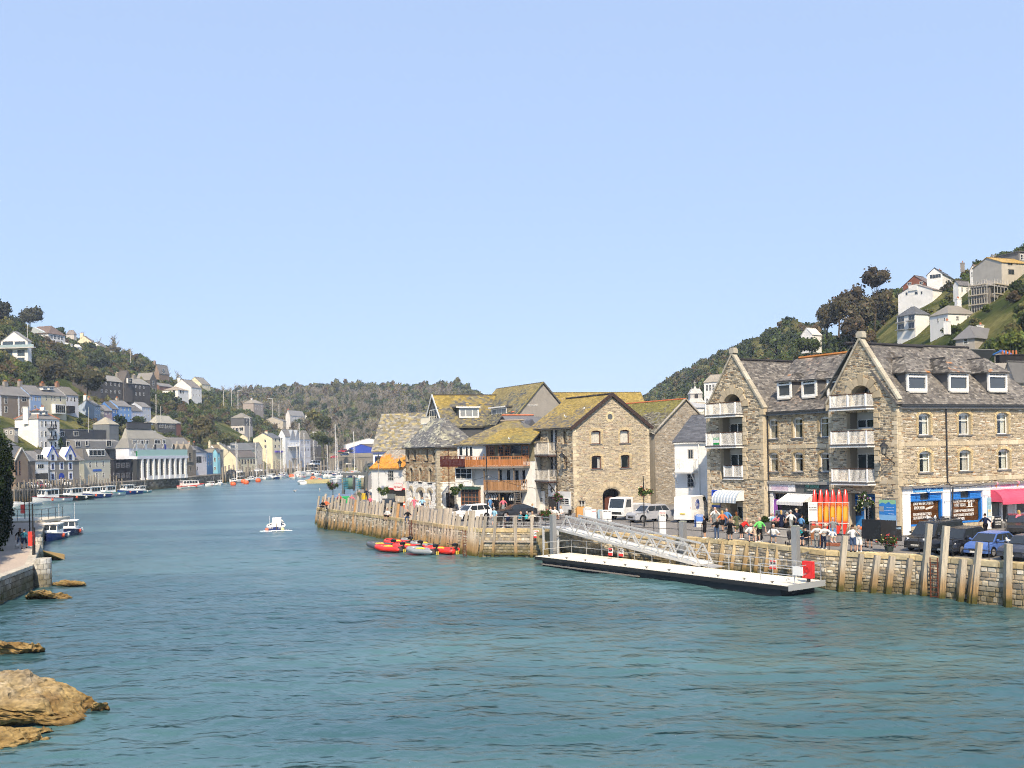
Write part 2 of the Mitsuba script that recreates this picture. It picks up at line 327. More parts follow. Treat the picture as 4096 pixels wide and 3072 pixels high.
EDGE=[(-76,545),(-28.5,172),(-27,136),(-18.9,122),(-13.2,111.5),(-6.4,98),(-3.1,93.3),(2.5,91.5),(13,81.2),(17.7,75.2),(21.1,67.8),(25.7,64),(29.8,58.4),(37,49),(60,20)]
ZQ=2.6
qp=Polygon(EDGE+[(95,20),(95,640),(-76,640)])
GF=Face((0,0,0),(1,0,0),(0,1,0))
put('quay',MB().poly(GF,qp.buffer(-.45),-3.5,ZQ,(.20,.195,.19)),'asphalt',kind='structure')
# quay wall: core, coping stones and masonry course by course
qw=thing('quay_wall','rubble stone harbour wall with ochre coping and brown tide stain along the east quay','wall'); labels[used_last()]['kind']='thing'
core=MB(); cop,sto=[],[]
for a,b in zip(EDGE[1:-1],EDGE[2:]):
 a,b=np.array(a,float),np.array(b,float); F=vface(a,b); L=np.linalg.norm(b - a)
 core.fb(F,0,-3.5,L,ZQ - .36,-.5,-.03,(.34,.30,.23))
 cop.append((F,rows(sbox(0,ZQ - .35,L,ZQ+.03),.38,1.3,rng,.012,0,.3)))
 sto.append((F,rows(sbox(0,-.6,L,ZQ - .36),.27,.44,rng,.035,.3,.45)))
put('core',core,'quaystone',qw)
def many(parent,name,rest,groups,o0,o1,inset,colf,mat,most,jit=.02):
 al=[(F,R[i],V) for F,R in groups for i,V in enumerate(frusta(F,R,o0,o1,inset,jit,rng))] if groups else []
 ar=np.array([(r[2] - r[0])*(r[3] - r[1])/max(1,V[0,1]) ** 2 for _,r,V in al]); order=np.argsort(-ar)
 cs=colf(len(al)); bulk=MB()
 for q,i in enumerate(order):
  if q<most: put(name,MB().add(al[i][2],FR,cs[i]),mat,parent)
  else: bulk.add(al[i][2],FR,cs[i])
 if bulk.v: put(rest,bulk,mat,parent,kind='stuff')
many(qw,'coping_stone','coping',cop,-.6,.05,.02,lambda n: pal(rng,n,[(.47,.37,.21),(.42,.36,.23),(.52,.42,.24)]),'quaystone',90,.01)
many(qw,'stone','masonry',sto,-.06,.03,.03,lambda n: pal(rng,n,[(.44,.37,.26),(.36,.30,.22),(.50,.44,.34),(.6,.56,.48),(.26,.235,.2)],None,.25),'quaystone',300,.025)
# east quay roadway markings and pavement kerb
def strip(name,pts,w,z,col,mat='matte',h=.004,parent=None,kind='structure'):
 mb=MB(); ln=LineString(pts).buffer(w/2,cap_style=2,join_style=2); mb.poly(GF,ln,z,z+h,col); return put(name,mb,mat,parent,kind=kind)
strip('pavement',[(30.5,80.6),(21.5,94.0),(19.5,97.5)],0.1,ZQ,(.3,.29,.27))
# left bank quay and promenade
put('west_quay',MB().poly(GF,Polygon([(-111,215),(-113.5,310),(-111.5,345),(-114.5,440),(-112,470),(-104,590),(-97,640),(-175,640),(-175,190),(-118,190)]),-3.5,3.2,(.2,.19,.18)),'asphalt',kind='structure')
lw=thing('west_quay_wall','dark stone quay wall under the riverside houses across the water','wall'); labels[used_last()]['kind']='thing'
WE=[(-118,190),(-111,215),(-113.5,310),(-111.5,345),(-114.5,440),(-112,470),(-104,590)]
gr=[]; cr=MB()
for a,b in zip(WE[::-1][:-1],WE[::-1][1:]):
 F=vface(b,a); L=np.hypot(a[0] - b[0],a[1] - b[1]); cr.fb(F,0,-2,L,3.15,-.4,.004,(.16,.14,.11))
 if b[1]<470: gr.append((F,rows(sbox(0,-.4,L,3.2),.6,1.3,rng,.07,.3,.4)))
put('core',cr,'quaystone',lw)
many(lw,'stone','masonry',gr,0,.06,.05,lambda n: pal(rng,n,[(.2,.17,.13),(.14,.12,.1),(.27,.24,.19)],None,.25),'quaystone',0)
PE=[(-34.6,62),(-35.5,68.6),(-36.8,75.8),(-44,92),(-51,107),(-60.8,129),(-65,138)]
put('promenade',MB().poly(GF,Polygon(PE+[(-80,138),(-80,60),(-40,60)]).buffer(-.3),-3,1.85,(.42,.36,.31)),'asphalt',kind='structure')
pw=thing('promenade_wall','low dark stone wall below the pale promenade at the left edge','wall'); labels[used_last()]['kind']='thing'
mb=MB(); st=[]; cp=[]
for a,b in zip(PE[:-2],PE[1:-1]):
 F=vface(a,b); F=Face((a[0],a[1],0),np.array(b) - np.array(a)); F=F if F.n[0]>0 else vface(b,a); L=np.hypot(b[0] - a[0],b[1] - a[1])
 mb.fb(F,0,-2,L,1.5,-.4,-.03,(.12,.1,.08)); st.append((F,rows(sbox(0,-.6,L,1.55),.42,.75,rng,.03,.15,.3))); cp.append((F,rows(sbox(0,1.56,L,1.9),.34,1.4,rng,.015,0,.2)))
put('core',mb,'quaystone',pw)
many(pw,'stone','masonry',st,-.06,.03,.03,lambda n: pal(rng,n,[(.26,.22,.17),(.2,.17,.13),(.33,.3,.26)],None,.2),'quaystone',150)
many(pw,'coping_stone','coping',cp,-.55,.06,.03,lambda n: pal(rng,n,[(.45,.42,.36)],None,.1),'quaystone',30,.005)
# ---- timber fender posts along the east quay --------------------------------------------------------------
def pile(reg,xt,yt,xb,yb,w=.26,col=(.36,.32,.27),lab=None,mat='pile',grp='weathered timber fender posts along the harbour wall',name='timber_post',cap=True):
 a_=ray(*G(reg,xb,yb))[0]; b=onz(*G(reg,xb,yb),0.0)
 for p,q in zip(EDGE[1:-1],EDGE[2:]):
  f0,f1=p[0] - a_*p[1],q[0] - a_*q[1]
  if f0 <= 0<f1: w_=f0/(f0 - f1); y_=p[1]+(q[1] - p[1])*w_ - .22; b=np.array([a_*y_ - .12,y_,0.0])
 d=b[1]; t=at(*G(reg,xt,yt),d)
 e=unit(t - b); mb=MB(); j=1+.12*rng.uniform(-1,1); mb.bar(b - e*1.5,t,w*j,w*j,np.array(col)*(1+.25*rng.uniform(-1,1)))
 put(name,mb,mat,label=lab or 'tall weathered square timber post standing against the harbour wall',cat='post',group=None if lab else grp)
for i in range(44):
 x=100+i*44.5+rng.uniform(-8,8); 
 if i in (11,25): continue
 yt=430+(x - 100)*.128+rng.uniform(-35,45); xb=x - 46+rng.uniform(-6,6)
 yb=np.interp(xb,[40,560,1150,1950,2100],[845,960,1090,1290,1330])
 pile('b4',x,yt,xb,yb)
pile('b4',604,515,560,965,.3,(.42,.25,.12),'orange-brown timber post near the outer end of the post row')
pile('b4',1194,570,1150,1092,.3,(.42,.25,.12),'orange-brown timber post with a gull on it above the red boats')
for x,yt,xb,yb in ((130,525,80,1010),(215,455,150,1030),(262,455,240,1045),(300,450,275,1052),(350,520,310,1056),(400,490,345,1060),(452,520,400,1066),(577,518,556,1070),(823,518,850,1062),(1034,525,1046,995)):
 pile('b5',x,yt,xb,yb,.28)
for x,yt in ((295,335),(445,350),(610,365),(757,385),(912,402),(1055,420),(1185,425),(1302,440)):
 pile('b7',x,yt,x - 38,yt+470,.3,(.42,.33,.2),'short ochre timber fender post behind the pontoon',grp=None)
 labels[list(labels)[-1]]['group']='short timber fender posts behind the pontoon'
for x,yt,xb,yb in ((405,460,383,893),(583,475,550,907),(747,485,715,917),(948,508,920,932),(1538,520,1520,1003),(1660,580,1632,1010)):
 pile('b8',x,yt,xb,yb,.32,(.36,.32,.26),'short timber fender post level with the quay edge near the parked cars',grp=None); labels[list(labels)[-1]]['group']='short timber fender posts below the car park'
for x,yt,xb,yb,lab in ((222,258,188,868,'blackened leaning timber post just right of the pontoon'),(1160,125,1112,952,'tallest pale timber post in front of the black van'),(1347,150,1308,978,'tall pale timber post right of the rusty ladder'),
                           (1715,330,1668,1008,'square timber post in front of the small blue car'),(2036,348,2050,1045,'square timber post with a gull at the right edge of the quay')):
 pile('b8',x,yt,xb,yb,.36,(.4,.36,.29),lab)
# ---- the stone block of flats over shops (right) ----------------------------------------------------------------------
rng=np.random.default_rng(11)
STONES=[(.43,.36,.25),(.28,.235,.175),(.53,.46,.345),(.32,.2,.11),(.15,.13,.11),(.60,.54,.43)]
STW=[.28,.22,.2,.1,.1,.1]
QUOIN=[(.52,.44,.31),(.46,.395,.285),(.57,.495,.37)]
def arched(r,rise):
 x0,y0,x1,y1=r; t=np.linspace(0,np.pi,11); c=(x0+x1)/2
 return Polygon([(x0,y0),(x1,y0)]+[(c+(x1 - x0)/2*math.cos(a),y1 - rise+rise*math.sin(a)) for a in t])
def stone_wall(h,F,pg,holes,h_=.13,w=.34,th=.45,most=None,mortar=(.5,.44,.33),cols=STONES,wts=STW,gap=.028,proud=.035,name='wall',mat='matte'):
 hole=unary_union([g.buffer(.002) for g in holes]) if holes else Polygon()
 p=pg.difference(hole)
 k=put(name,MB().poly(F,p,-th,0,mortar),mat,h)
 R=rows(p,h_,w,rng,gap)
 pieces(k,'stone','stonework',F,R,-.01,proud,.022,pal(rng,len(R),cols,wts,.2),mat,rng,.015,most)
 return k
def blocks(h,F,rects,o0=.0,o1=.06,cols=QUOIN,name='quoin_stone',mat='matte'):
 for r in rects: put(name,MB().add(frusta(F,np.array([r]),o0,o1,.02,.006,rng)[0],FR,pal(rng,1,cols,None,.1)[0]),mat,h)
def quoins(h,F,x,z0,z1,side=1,big=.62,small=.38,hh=.34,**kw):
 out,z,i=[],z0,0
 while z<z1 - .1:
  w=big if i % 2 == 0 else small; b=min(z+hh - .015,z1); out.append((x,z,x+w,b) if side>0 else (x - w,z,x,b)); z+=hh; i+=1
 blocks(h,F,out,**kw)
def voussoirs(h,F,c,y,r0,r1,rx=1.0,n=7,a0=0.0,o1=.09,cols=QUOIN,name='arch_stone',alt=0.0):
 m=np.pi - 2*a0; mb=MB()
 for i in range(n):
  a,b=a0+m*i/n+.012,a0+m*(i+1)/n - .012; rr=r1+(alt if i % 2 == 0 else 0)
  pg=Polygon([(c+rx*r0*math.cos(t),y+r0*math.sin(t)) for t in (a,(a+b)/2,b)]+[(c+rx*rr*math.cos(t),y+rr*math.sin(t)) for t in (b,(a+b)/2,a)])
  q=MB().poly(F,pg,0,o1+.01*rng.uniform(),pal(rng,1,cols,None,.12)[0])
  if n <= 9: put(name,q,'matte',h)
  else: mb.v+=q.v; mb.f+=[f+mb.n for f in q.f]; mb.c+=q.c; mb.n+=q.n
 if n>9: put(name,mb,'matte',h)
def near_window(h,F,r,rise=.0,frame=WHITE,dep=.2,top=.22,sill=SLATE,curtain=None,fw=.075,bars=1):
 """Recessed casement: frame, transom, thin glass sheet, curtain behind, sill in front. Returns the hole to cut."""
 x0,y0,x1,y1=r; k=MB(); o0,o1=-dep - .07,-dep; g=arched(r,rise) if rise else sbox(*r)
 k.poly(F,g.difference(sbox(x0+fw,y0+fw,x1 - fw,y1 - rise - fw*.5)),o0,o1,frame)
 if top: z=y1 - rise - fw - top*(y1 - y0 - rise); k.fb(F,x0+fw,z - .03,x1 - fw,z+.03,o0+.005,o1 - .008,frame)
 for i in range(1,bars): x=x0+(x1 - x0)*i/bars; k.fb(F,x - .035,y0+fw,x+.035,y1 - rise - fw*.5,o0+.004,o1 - .006,frame)
 w=put('window',k,'satin',h)
 q=F.P([x0+fw,x1 - fw,x1 - fw,x0+fw],[y0+fw,y0+fw,y1 - rise - fw*.5,y1 - rise - fw*.5],o0+.03)
 put('pane',MB().add(q,[[0,1,2],[0,2,3]],(1,1,1)),'pane',w)
 if curtain is not None:
  a,b,col=curtain; xs=np.linspace(x0+(x1 - x0)*a,x0+(x1 - x0)*b,9); c=MB()
  for i in range(8): c.fb(F,xs[i],y0,xs[i+1],y1 - rise*.6,o0 - .12 - .03*(i % 2),o0 - .1 - .03*(i % 2),col)
  put('curtain',c,'plain',w)
 if sill is not None: put('sill',MB().fb(F,x0 - .16,y0 - .12,x1+.16,y0,-dep,.1,sill),'matte',w)
 return g
def brick_surround(h,F,r,rise,w=.23,col=[(.58,.46,.26),(.53,.42,.24),(.63,.52,.32)],bh=.085):
 x0,y0,x1,y1=r; mb=MB(); z=y0
 while z<y1 - rise - .03:
  for a,b in ((x0 - w,x0 - .004),(x1+.004,x1+w)):
   m=(a+b)/2+rng.uniform(-.03,.03)
   for p,q in ((a,m - .006),(m+.006,b)): mb.add(frusta(F,np.array([(p,z+.006,q,z+bh - .006)]),0,.05,.008)[0],FR,pal(rng,1,col)[0])
  z+=bh
 put('brick_jamb',mb,'matte',h)
 c=(x0+x1)/2; R=((x1 - x0) ** 2/4+rise ** 2)/(2*rise); cy=y1 - R; a=math.asin((x1 - x0)/2/R); voussoirs(h,F,c,cy,R+.004,R+w,1.0,13,np.pi/2 - a*1.3,.055,col,'brick_arch')
def balustrade(h,F,x0,x1,z0,z1,o,col=WHITE,rail=(.09,.05,.035),step=.115,post=(0,.5,1),sides=True,bt=.035,back=0.0,name='balustrade'):
 mb=MB(); t=MB()
 runs=[(F.P(x0,0,o),F.P(x1,0,o))]+([(F.P(x0,0,back),F.P(x0,0,o)),(F.P(x1,0,o),F.P(x1,0,back))] if sides else [])
 for i,(a,b) in enumerate(runs):
  L=np.linalg.norm(b - a); n=max(1,int(L/step)); up=np.array([0,0,1.])
  for j in range(n+1): p=a+(b - a)*j/n; mb.bar(p+up*z0,p+up*(z1 - .05),bt,bt,col)
  t.bar(a+up*z1,b+up*z1,.09,.07,rail); mb.bar(a+up*(z0+.06),b+up*(z0+.06),.05,.06,col)
  for q in (post if i == 0 else ()): p=a+(b - a)*q; mb.bar(p+up*(z0 - .02),p+up*(z1 - .02),.13,.13,col)
 k=put(name,mb,'satin',h); put('handrail',t,'satin',k); return k
def balcony(h,F,x0,x1,zs,zr,o=.95,th=.26,deck=(.12,.12,.125),fascia=WHITE,**kw):
 b=put('balcony',MB().fb(F,x0 - .12,zs - th*.5,x1+.12,zs,-.1,o+.1,deck),'matte',h)
 put('fascia',MB().fb(F,x0 - .1,zs - th,x1+.1,zs - th*.5 - .003,-.1,o+.06,fascia),'satin',b)
 balustrade(h,F,x0,x1,zs,zr,o,**kw)
def tiled(h,F,pg,tw,th,cols,wts=None,th0=-.05,name='roof',mat='slate',base=(.12,.115,.11),lichen=None,most=None,proud=.022,lscale=.5):
 k=put(name,MB().poly(F,pg,th0 - .12,-.004,base),mat,h)
 R=rows(pg,th,tw,rng,.008,0,.12,True); n=len(R); c=pal(rng,n,cols,wts,.22)
 if lichen is not None:
  P=F.P((R[:,0]+R[:,2])/2,(R[:,1]+R[:,3])/2)
  a=meshkit.fbm(P*lscale,3,9); a2=a+.25*(rng.random(n) - .5)+lichen[2]*(R[:,1]/max(pg.bounds[3],.1) - .5)
  w=np.clip((a2 - lichen[1])/.12,0,1)[:,None]; c=c*(1 - w)+np.array(lichen[0])*(1+.25*rng.uniform(-1,1,(n,1)))*w
 R2=R.copy(); R2[:,1] -= th*.12
 V=frusta(F,R2,0,proud,.004,.005,rng)
 V[:,0:2]+=F.n*proud*.7                     # lower edge stands proud of the course below
 order=np.argsort(-(R[:,2] - R[:,0])); most=PIECES if most is None else most
 for i in order[:most]: put('slate',MB().add(V[i],FR,c[i]),mat,k)
 o=order[most:]
 if len(o): put('slating',MB().add(V[o].reshape(-1,3),(FR[None]+8*np.arange(len(o))[:,None,None]).reshape(-1,3),np.repeat(c[o],8,0)),mat,k,kind='stuff')
 return k
def shingle(h,pts,tw=.3,th=.2,off=.035,cols=None,name='tiling',**kw):
 """Courses of slates laid on the roof plane through the 3-D polygon pts (first edge = eave, left to right from outside)."""
 pts=np.array(pts,float); F=Face(pts[0],pts[1] - pts[0],np.cross(np.cross(pts[1] - pts[0],pts[2] - pts[0]),pts[1] - pts[0]))
 F.o=F.o+F.n*off; q=[((p - F.o) @ F.ex,max((p - F.o) @ F.ey,0)) for p in pts]
 return tiled(h,F,Polygon(q).buffer(0),tw,th,ROOFC if cols is None else cols,name=name,th0=.09,**kw)
ROOFC=[(.15,.138,.125),(.115,.107,.10),(.18,.168,.152),(.09,.083,.078),(.22,.205,.185)]
ORANGE=(.42,.17,.04)
blk=thing('apartment_block','large rubble stone block of flats with two tall gables, white balconies and shops below','building')
tA=unit(np.array([.53,-.85])); nA=np.array([tA[1],-tA[0]]); K1=np.array([19.0,96.0])
FG=Face((*K1,0),tA); FA=Face((*(K1 - .55*nA),0),tA)
def S(F,reg,x,y): return F.sz(*G(reg,x,y))
ZE=13.0
xg0,xg1=S(FG,'a4',262,1420)[0],S(FG,'a4',1046,1300)[0]
xc0,xc1=S(FG,'a6',466,1400)[0],S(FG,'a6',1612,1400)[0]
def gable_front(x0,x1,reg,apex,recs,arch,bal,vn):
 """One tall gable: wall with recesses and arch, coping, balconies. recs: pixel rects of the open recesses; arch: (x0, y_spring, x1, y_top, y_bottom)."""
 c=(x0+x1)/2; za=S(FG,reg,*apex)[1]; hw=(x1 - x0)/2
 pg=Polygon([(x0,ZQ - .3),(x1,ZQ - .3),(x1,ZE+.35),(c,za),(x0,ZE+.35)])
 R=[FG.rect(*r) for r in recs]; ax0,ay,ax1,ayt=FG.rect(*arch[:5]); ay0=ay
 ah=min((ax1 - ax0)/2,ayt - ay - .3); hol=[sbox(*r) for r in R]+[arched((ax0,ay,ax1,ayt),ah)]
 k=stone_wall(blk,FG,pg,hol,name='gable_wall')
 # raking coping, apex stone, kneelers
 for sx,xe in ((-1,x0 - .18),(1,x1+.18)):
  a,b=np.array([c,za+.18]),np.array([xe,ZE+.25]); L=np.linalg.norm(b - a); n=6
  for i in range(n):
   p,q=a+(b - a)*(i+.01)/n,a+(b - a)*(i+.99)/n
   put('coping_stone',MB().bar(FG.P(p[0],p[1],-.12),FG.P(q[0],q[1],-.12),.5,.17,pal(rng,1,[(.43,.4,.33),(.39,.36,.29)],None,.1)[0]),'matte',blk)
  blocks(blk,FG,[(min(xe,xe - sx*.55),ZE - .35,max(xe,xe - sx*.55),ZE+.2)],-.3,.12,name='kneeler')
 put('apex_stone',MB().fb(FG,c - .3,za+.2,c+.3,za+.6,-.4,.16,(.42,.39,.32)).fb(FG,c - .24,za+.603,c+.24,za+.72,-.36,.12,(.42,.39,.32)),'matte',blk)
 cx=(ax0+ax1)/2; voussoirs(blk,FG,cx,ayt - ah,ah,ah+.62,(ax1 - ax0)/2/ah,9,.0,.14,[(.44,.37,.26),(.5,.42,.3)],'arch_stone',.25)
 for x,sd in ((x0,1),(x1,-1)): quoins(blk,FG,x,ZQ,ZE - .4,sd,.5,.32,.36)
 for rr in R:
  quoins(blk,FG,rr[2],rr[1],rr[3],1,.6,.42,.42,o1=.1)
 # recess linings: back wall with glazed doors, side and soffit
 for (x,y,X,Y),dw in list(zip(R,recs))+[((ax0,ay,ax1,ayt),None)]:
  dpt=1.35; g=sbox(x,y,X,Y) if dw else arched((ax0,ay,ax1,ayt),ah)
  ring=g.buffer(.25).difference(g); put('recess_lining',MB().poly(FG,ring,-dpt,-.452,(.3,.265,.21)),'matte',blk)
  B=Face(FG.P(0,0,-dpt),FG.ex); yb=y
  d=MB(); w=X - x; ym=Y - (.55 if dw else 0)
  gg=g if not dw else sbox(x,y,X,ym)
  inner=[sbox(x+w*(i/3)+.06,y+.15,x+w*((i+1)/3) - .06,ym - .08) for i in range(3)]
  d.poly(B,gg.difference(unary_union(inner)),-.08,0,WHITE); w_=put('balcony_door',d,'satin',blk)
  put('glazing',MB().poly(B,gg.buffer(-.02),-.05,-.04,(.03,.045,.05)),'darkglass',w_)
  if dw: put('recess_panel',MB().fb(B,x,ym+.003,X,Y,-.08,.02,(.62,.6,.55)),'matte',blk)
 for r in bal:
  bx0,bz,bx1,bt=FG.rect(*r[:5]); balcony(blk,FG,bx0,bx1,bz,bt,**(r[5] if len(r)>5 else {}))
 return za
# band courses sit on every face
zb1,zb2=S(FG,'a7',1400,330)[1],S(FG,'a7',1400,945)[1]
za1=gable_front(xg0,xg1,'a4',(625,420),[('a4',440,1275,768,1660),('a5',455,150,770,575),('a5',545,880,775,1150)],('a4',500,955,758,1245),
                  [('a4',352,1078,760,1240),('a5',362,-68,764,108),('a5',520,385,768,545,dict(o=.12,sides=False))],7)
zc1=gable_front(xc0,xc1,'a6',(1000,250),[('a6',770,1445,1225,1720),('a7',775,365,1240,935),('a7',800,1135,1258,1700)],('a6',835,1000,1205,1370),
                  [('a6',628,1155,1215,1365),('a7',645,98,1228,318),('a7',660,722,1242,940)],7)
# middle range A and corner range B
xa0,xa1=xg1 - .1,xc0+.4
holesA=[]
for reg,lst in (('a4',[(1128,1290,1226,1572),(1466,1272,1568,1560),(1828,1262,1936,1550)]),('a5',[(1132,205,1232,472),(1472,202,1574,472),(1834,200,1942,472)])):
 for q in lst:
  r=FA.rect(reg,*q); r=(r[0] - .05,r[1],r[0]+1.02,r[3]); holesA.append(near_window(blk,FA,r,.17,curtain=(.04,.4,(.5,.47,.36)))); brick_surround(blk,FA,r,.17,.2,[(.4,.32,.2),(.36,.29,.18)])
shopA=FA.rect('a5',1085,772,1950,1180); shopA=(shopA[0],ZQ+.02,shopA[2],shopA[3])
holesA.append(sbox(*shopA))
stone_wall(blk,FA,sbox(xa0,ZQ - .3,xa1,ZE),holesA)
KC=FG.P(xc1,0,0)[:2]; tB=unit(np.array([.9,.43])); FB=Face((*KC,0),tB); xb1=18.0
holesB=[]
for reg,lst in (('a8',[(303,1462,500,1828),(968,1452,1165,1818),(1602,1448,1795,1808)]),('b1',[(318,432,515,787),(983,410,1172,762),(1624,394,1812,737)])):
 for i,q in enumerate(lst):
  r=FB.rect(reg,*q); holesB.append(near_window(blk,FB,r,.2,curtain=(.55 if i % 2 else .62,.98,(.6,.62,.55) if i != 1 else (.5,.5,.45)))); brick_surround(blk,FB,r,.2)
for dx in (4.1,):
 for k in (0,3):
  b=holesB[k+2].bounds; r=(b[0]+dx,b[1],b[2]+dx,b[3]); holesB.append(near_window(blk,FB,r,.2,curtain=(.4,.98,(.6,.62,.55)))); brick_surround(blk,FB,r,.2)
zsh=S(FB,'b1',900,975)[1]
R1,R2,R3=FB.rect('b1',165,1130,705,1640),FB.rect('b1',840,1100,1365,1590),FB.rect('b1',1500,1290,2057,1640)
zsill=R1[1]; holesB+=[sbox(*R1),sbox(*R2),sbox(R3[0],ZQ+.02,xb1 - 3,R3[3])]
whB=Polygon([(0,ZQ - .3),(xb1,ZQ - .3),(xb1,ZE),(0,ZE)])
BST=[(.40,.335,.235),(.31,.265,.2),(.47,.405,.315),(.24,.2,.16),(.6,.56,.5),(.34,.22,.13)]
stone_wall(blk,FB,whB.intersection(sbox(0,zsh - .05,xb1,ZE)),holesB,.115,.36,cols=BST)
quoins(blk,FB,0,zsh,ZE - .1,1,.5,.34,.36)
# white shopfront on B: fascia, pilasters, stall riser
put('shop_fascia',MB().fb(FB,.3,R1[3]+.02,xb1,zsh - .22,-.4,.1,(.78,.78,.77)),'satin',blk)
put('cornice',MB().fb(FB,.2,zsh - .217,xb1,zsh - .05,-.4,.3,(.2,.2,.205)),'matte',blk)
for a,b in ((.3,R1[0]),(R1[2],R2[0]),(R2[2],R3[0])): put('shop_pilaster',MB().fb(FB,a,ZQ - .2,b,R1[3]+.02,-.4,.06,(.78,.78,.77)),'satin',blk)
sb=np.array(rows(sbox(R1[0],ZQ - .1,R2[2],zsill - .1),.35,.9,rng,.015)); blocks(blk,FB,sb,-.3,.1,name='plinth_stone')
blocks(blk,FB,[(-.05,ZQ - .2,.3,zsh - .1)],-.3,.05,name='corner_pier')
for F,x0,x1 in ((FG,xg0,xg1),(FG,xc0,xc1),(FA,xa0,xa1),(FB,0,xb1)):
 for z in (zb1,zb2):
  R=rows(sbox(x0,z - .17,x1,z+.2),.37,1.1,rng,.012,0,.3)
  if F is FG: R=np.array([r for r in R if not any(r[2]>q[0] and r[0]<q[2] for q in [FG.rect('a4',385,1275,790,1660),FG.rect('a7',620,365,1260,935)])]).reshape(-1,4)
  if F is FA and z == zb2: pass
  blocks(blk,F,R,0,.055,name='band_stone')
# interiors: a plastered inner wall behind the glazing
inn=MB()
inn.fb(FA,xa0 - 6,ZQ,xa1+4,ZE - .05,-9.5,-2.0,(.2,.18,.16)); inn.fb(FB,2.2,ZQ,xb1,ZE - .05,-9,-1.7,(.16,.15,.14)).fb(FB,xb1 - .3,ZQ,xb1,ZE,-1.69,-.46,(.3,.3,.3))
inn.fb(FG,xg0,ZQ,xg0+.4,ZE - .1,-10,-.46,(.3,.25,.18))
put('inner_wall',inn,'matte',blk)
# roofs
def slope(p,ex,up,run,rise):               # roof plane from the eave point p, along ex, rising over the plan direction up
 ey=unit(np.array([up[0]*run,up[1]*run,rise])); return Face(p,ex,ey,np.cross(np.array([*ex,0]),ey)),math.hypot(run,rise)
def gable_roof(F,x0,x1,zr,length,base=ZE,run=None):
 c=(x0+x1)/2; hw=(x1 - x0)/2; rise=zr - base
 for sx,xe in ((1,x1+.1),(-1,x0 - .1)):
  e2=-F.n[:2]*-1 if sx>0 else -F.n[:2]
  # right slope seen from the right: along -n (into the depth) or n
  if sx>0: p=F.P(xe,base - .05,-.15); ex=-F.n[:2]; up=-F.ex[:2]; rng_=(0,length)
  else: p=F.P(xe,base - .05,-length); ex=F.n[:2]; up=F.ex[:2]; rng_=(0,length - .15)
  P,L=slope(p,ex,up,hw+.1,rise)
  tiled(blk,P,sbox(rng_[0],0,rng_[1],L),.3,.2,ROOFC,[.3,.25,.2,.15,.1],lichen=((.07,.06,.05),.62,.25),most=150 if sx>0 else 0)
 put('ridge',MB().tube([F.P(c,zr+.02,-.4),F.P(c,zr+.02,-length)],.14,(.045,.045,.05),6),'matte',blk)
gable_roof(FG,xg0,xg1,18.0,11.0); gable_roof(FG,xc0,xc1,18.0,8.0)
PA,LA=slope(FA.P(xa0,ZE - .12,.32),FA.ex[:2],-FA.n[:2],4.7,5.0)
tiled(blk,PA,sbox(-.5,0,xa1 - xa0+1,LA),.3,.2,ROOFC,[.25,.3,.15,.2,.1],lichen=((.3,.24,.2),.66,0))
put('ridge',MB().tube([FA.P(xa0,ZE+4.95,-4.4),FA.P(xa1+1,ZE+4.95,-4.4)],.14,(.4,.17,.06),6),'matte',blk)
PB,LB_=slope(FB.P(-.3,ZE - .12,.3),FB.ex[:2],-FB.n[:2],4.7,5.2)
xv=S(Face(PB.o,PB.ex[:2]),'a8',1512,320)[0]; xr=13.6
tiled(blk,PB,Polygon([(0,0),(xr+3.6,0),(xr - .2,LB_),(0,LB_)]),.29,.19,ROOFC,[.3,.2,.25,.1,.15],lichen=((.07,.065,.06),.64,-.2))
put('ridge',MB().tube([FB.P(-1,ZE+5.12,-4.4),FB.P(xr - .3,ZE+5.12,-4.4)],.14,(.05,.05,.055),6),'matte',blk)
H2,L2=slope(FB.P(xr+3.5,ZE - .1,.3),-FB.n[:2],-FB.ex[:2],3.8,5.2)
tiled(blk,H2,Polygon([(0,0),(9.5,0),(4.7,L2)]),.29,.19,ROOFC,most=0)
P3,L3=slope(FB.P(xr+3.5,ZE - .1,-9.4),-FB.ex[:2],FB.n[:2],4.7,5.2); put('back_roof',MB().poly(P3,sbox(0,0,xr+3.5,L3),-.1,0,(.15,.15,.14)),'slate',blk)
P4,L4=slope(FA.P(xa1,ZE - .1,-9.3),-FA.ex[:2],FA.n[:2],4.7,5.0); put('back_roof',MB().poly(P4,sbox(-1,0,xa1 - xa0,L4),-.1,0,(.15,.15,.14)),'slate',blk)
for F,x0,x1 in ((FA,xa0,xa1),(FB,.1,xb1)):
 put('gutter',MB().fb(F,x0,ZE - .28,x1,ZE - .13,.02,.42,(.04,.042,.045)).fb(F,x0,ZE - .46,x1,ZE - .285,.01,.3,(.16,.165,.17)),'satin',blk)
xd=S(FB,'b1',752,100)[0]
put('drainpipe',MB().tube([FB.P(xd,ZE - .3,.12),FB.P(xd,zsh+.2,.12),FB.P(xd+.25,zsh - .3,.4),FB.P(xd+.2,ZQ,.2)],.06,(.03,.03,.033),8),'satin',blk)
put('drainpipe',MB().tube([FA.P(xa0+.2,ZE - .3,.14),FA.P(xa0+.25,ZQ,.14)],.06,(.03,.03,.033),8),'satin',blk)
put('drainpipe',MB().tube([FA.P(xc0 - .12,ZE - .3,.14),FA.P(xc0 - .12,ZQ,.14)],.06,(.03,.03,.033),8),'satin',blk)
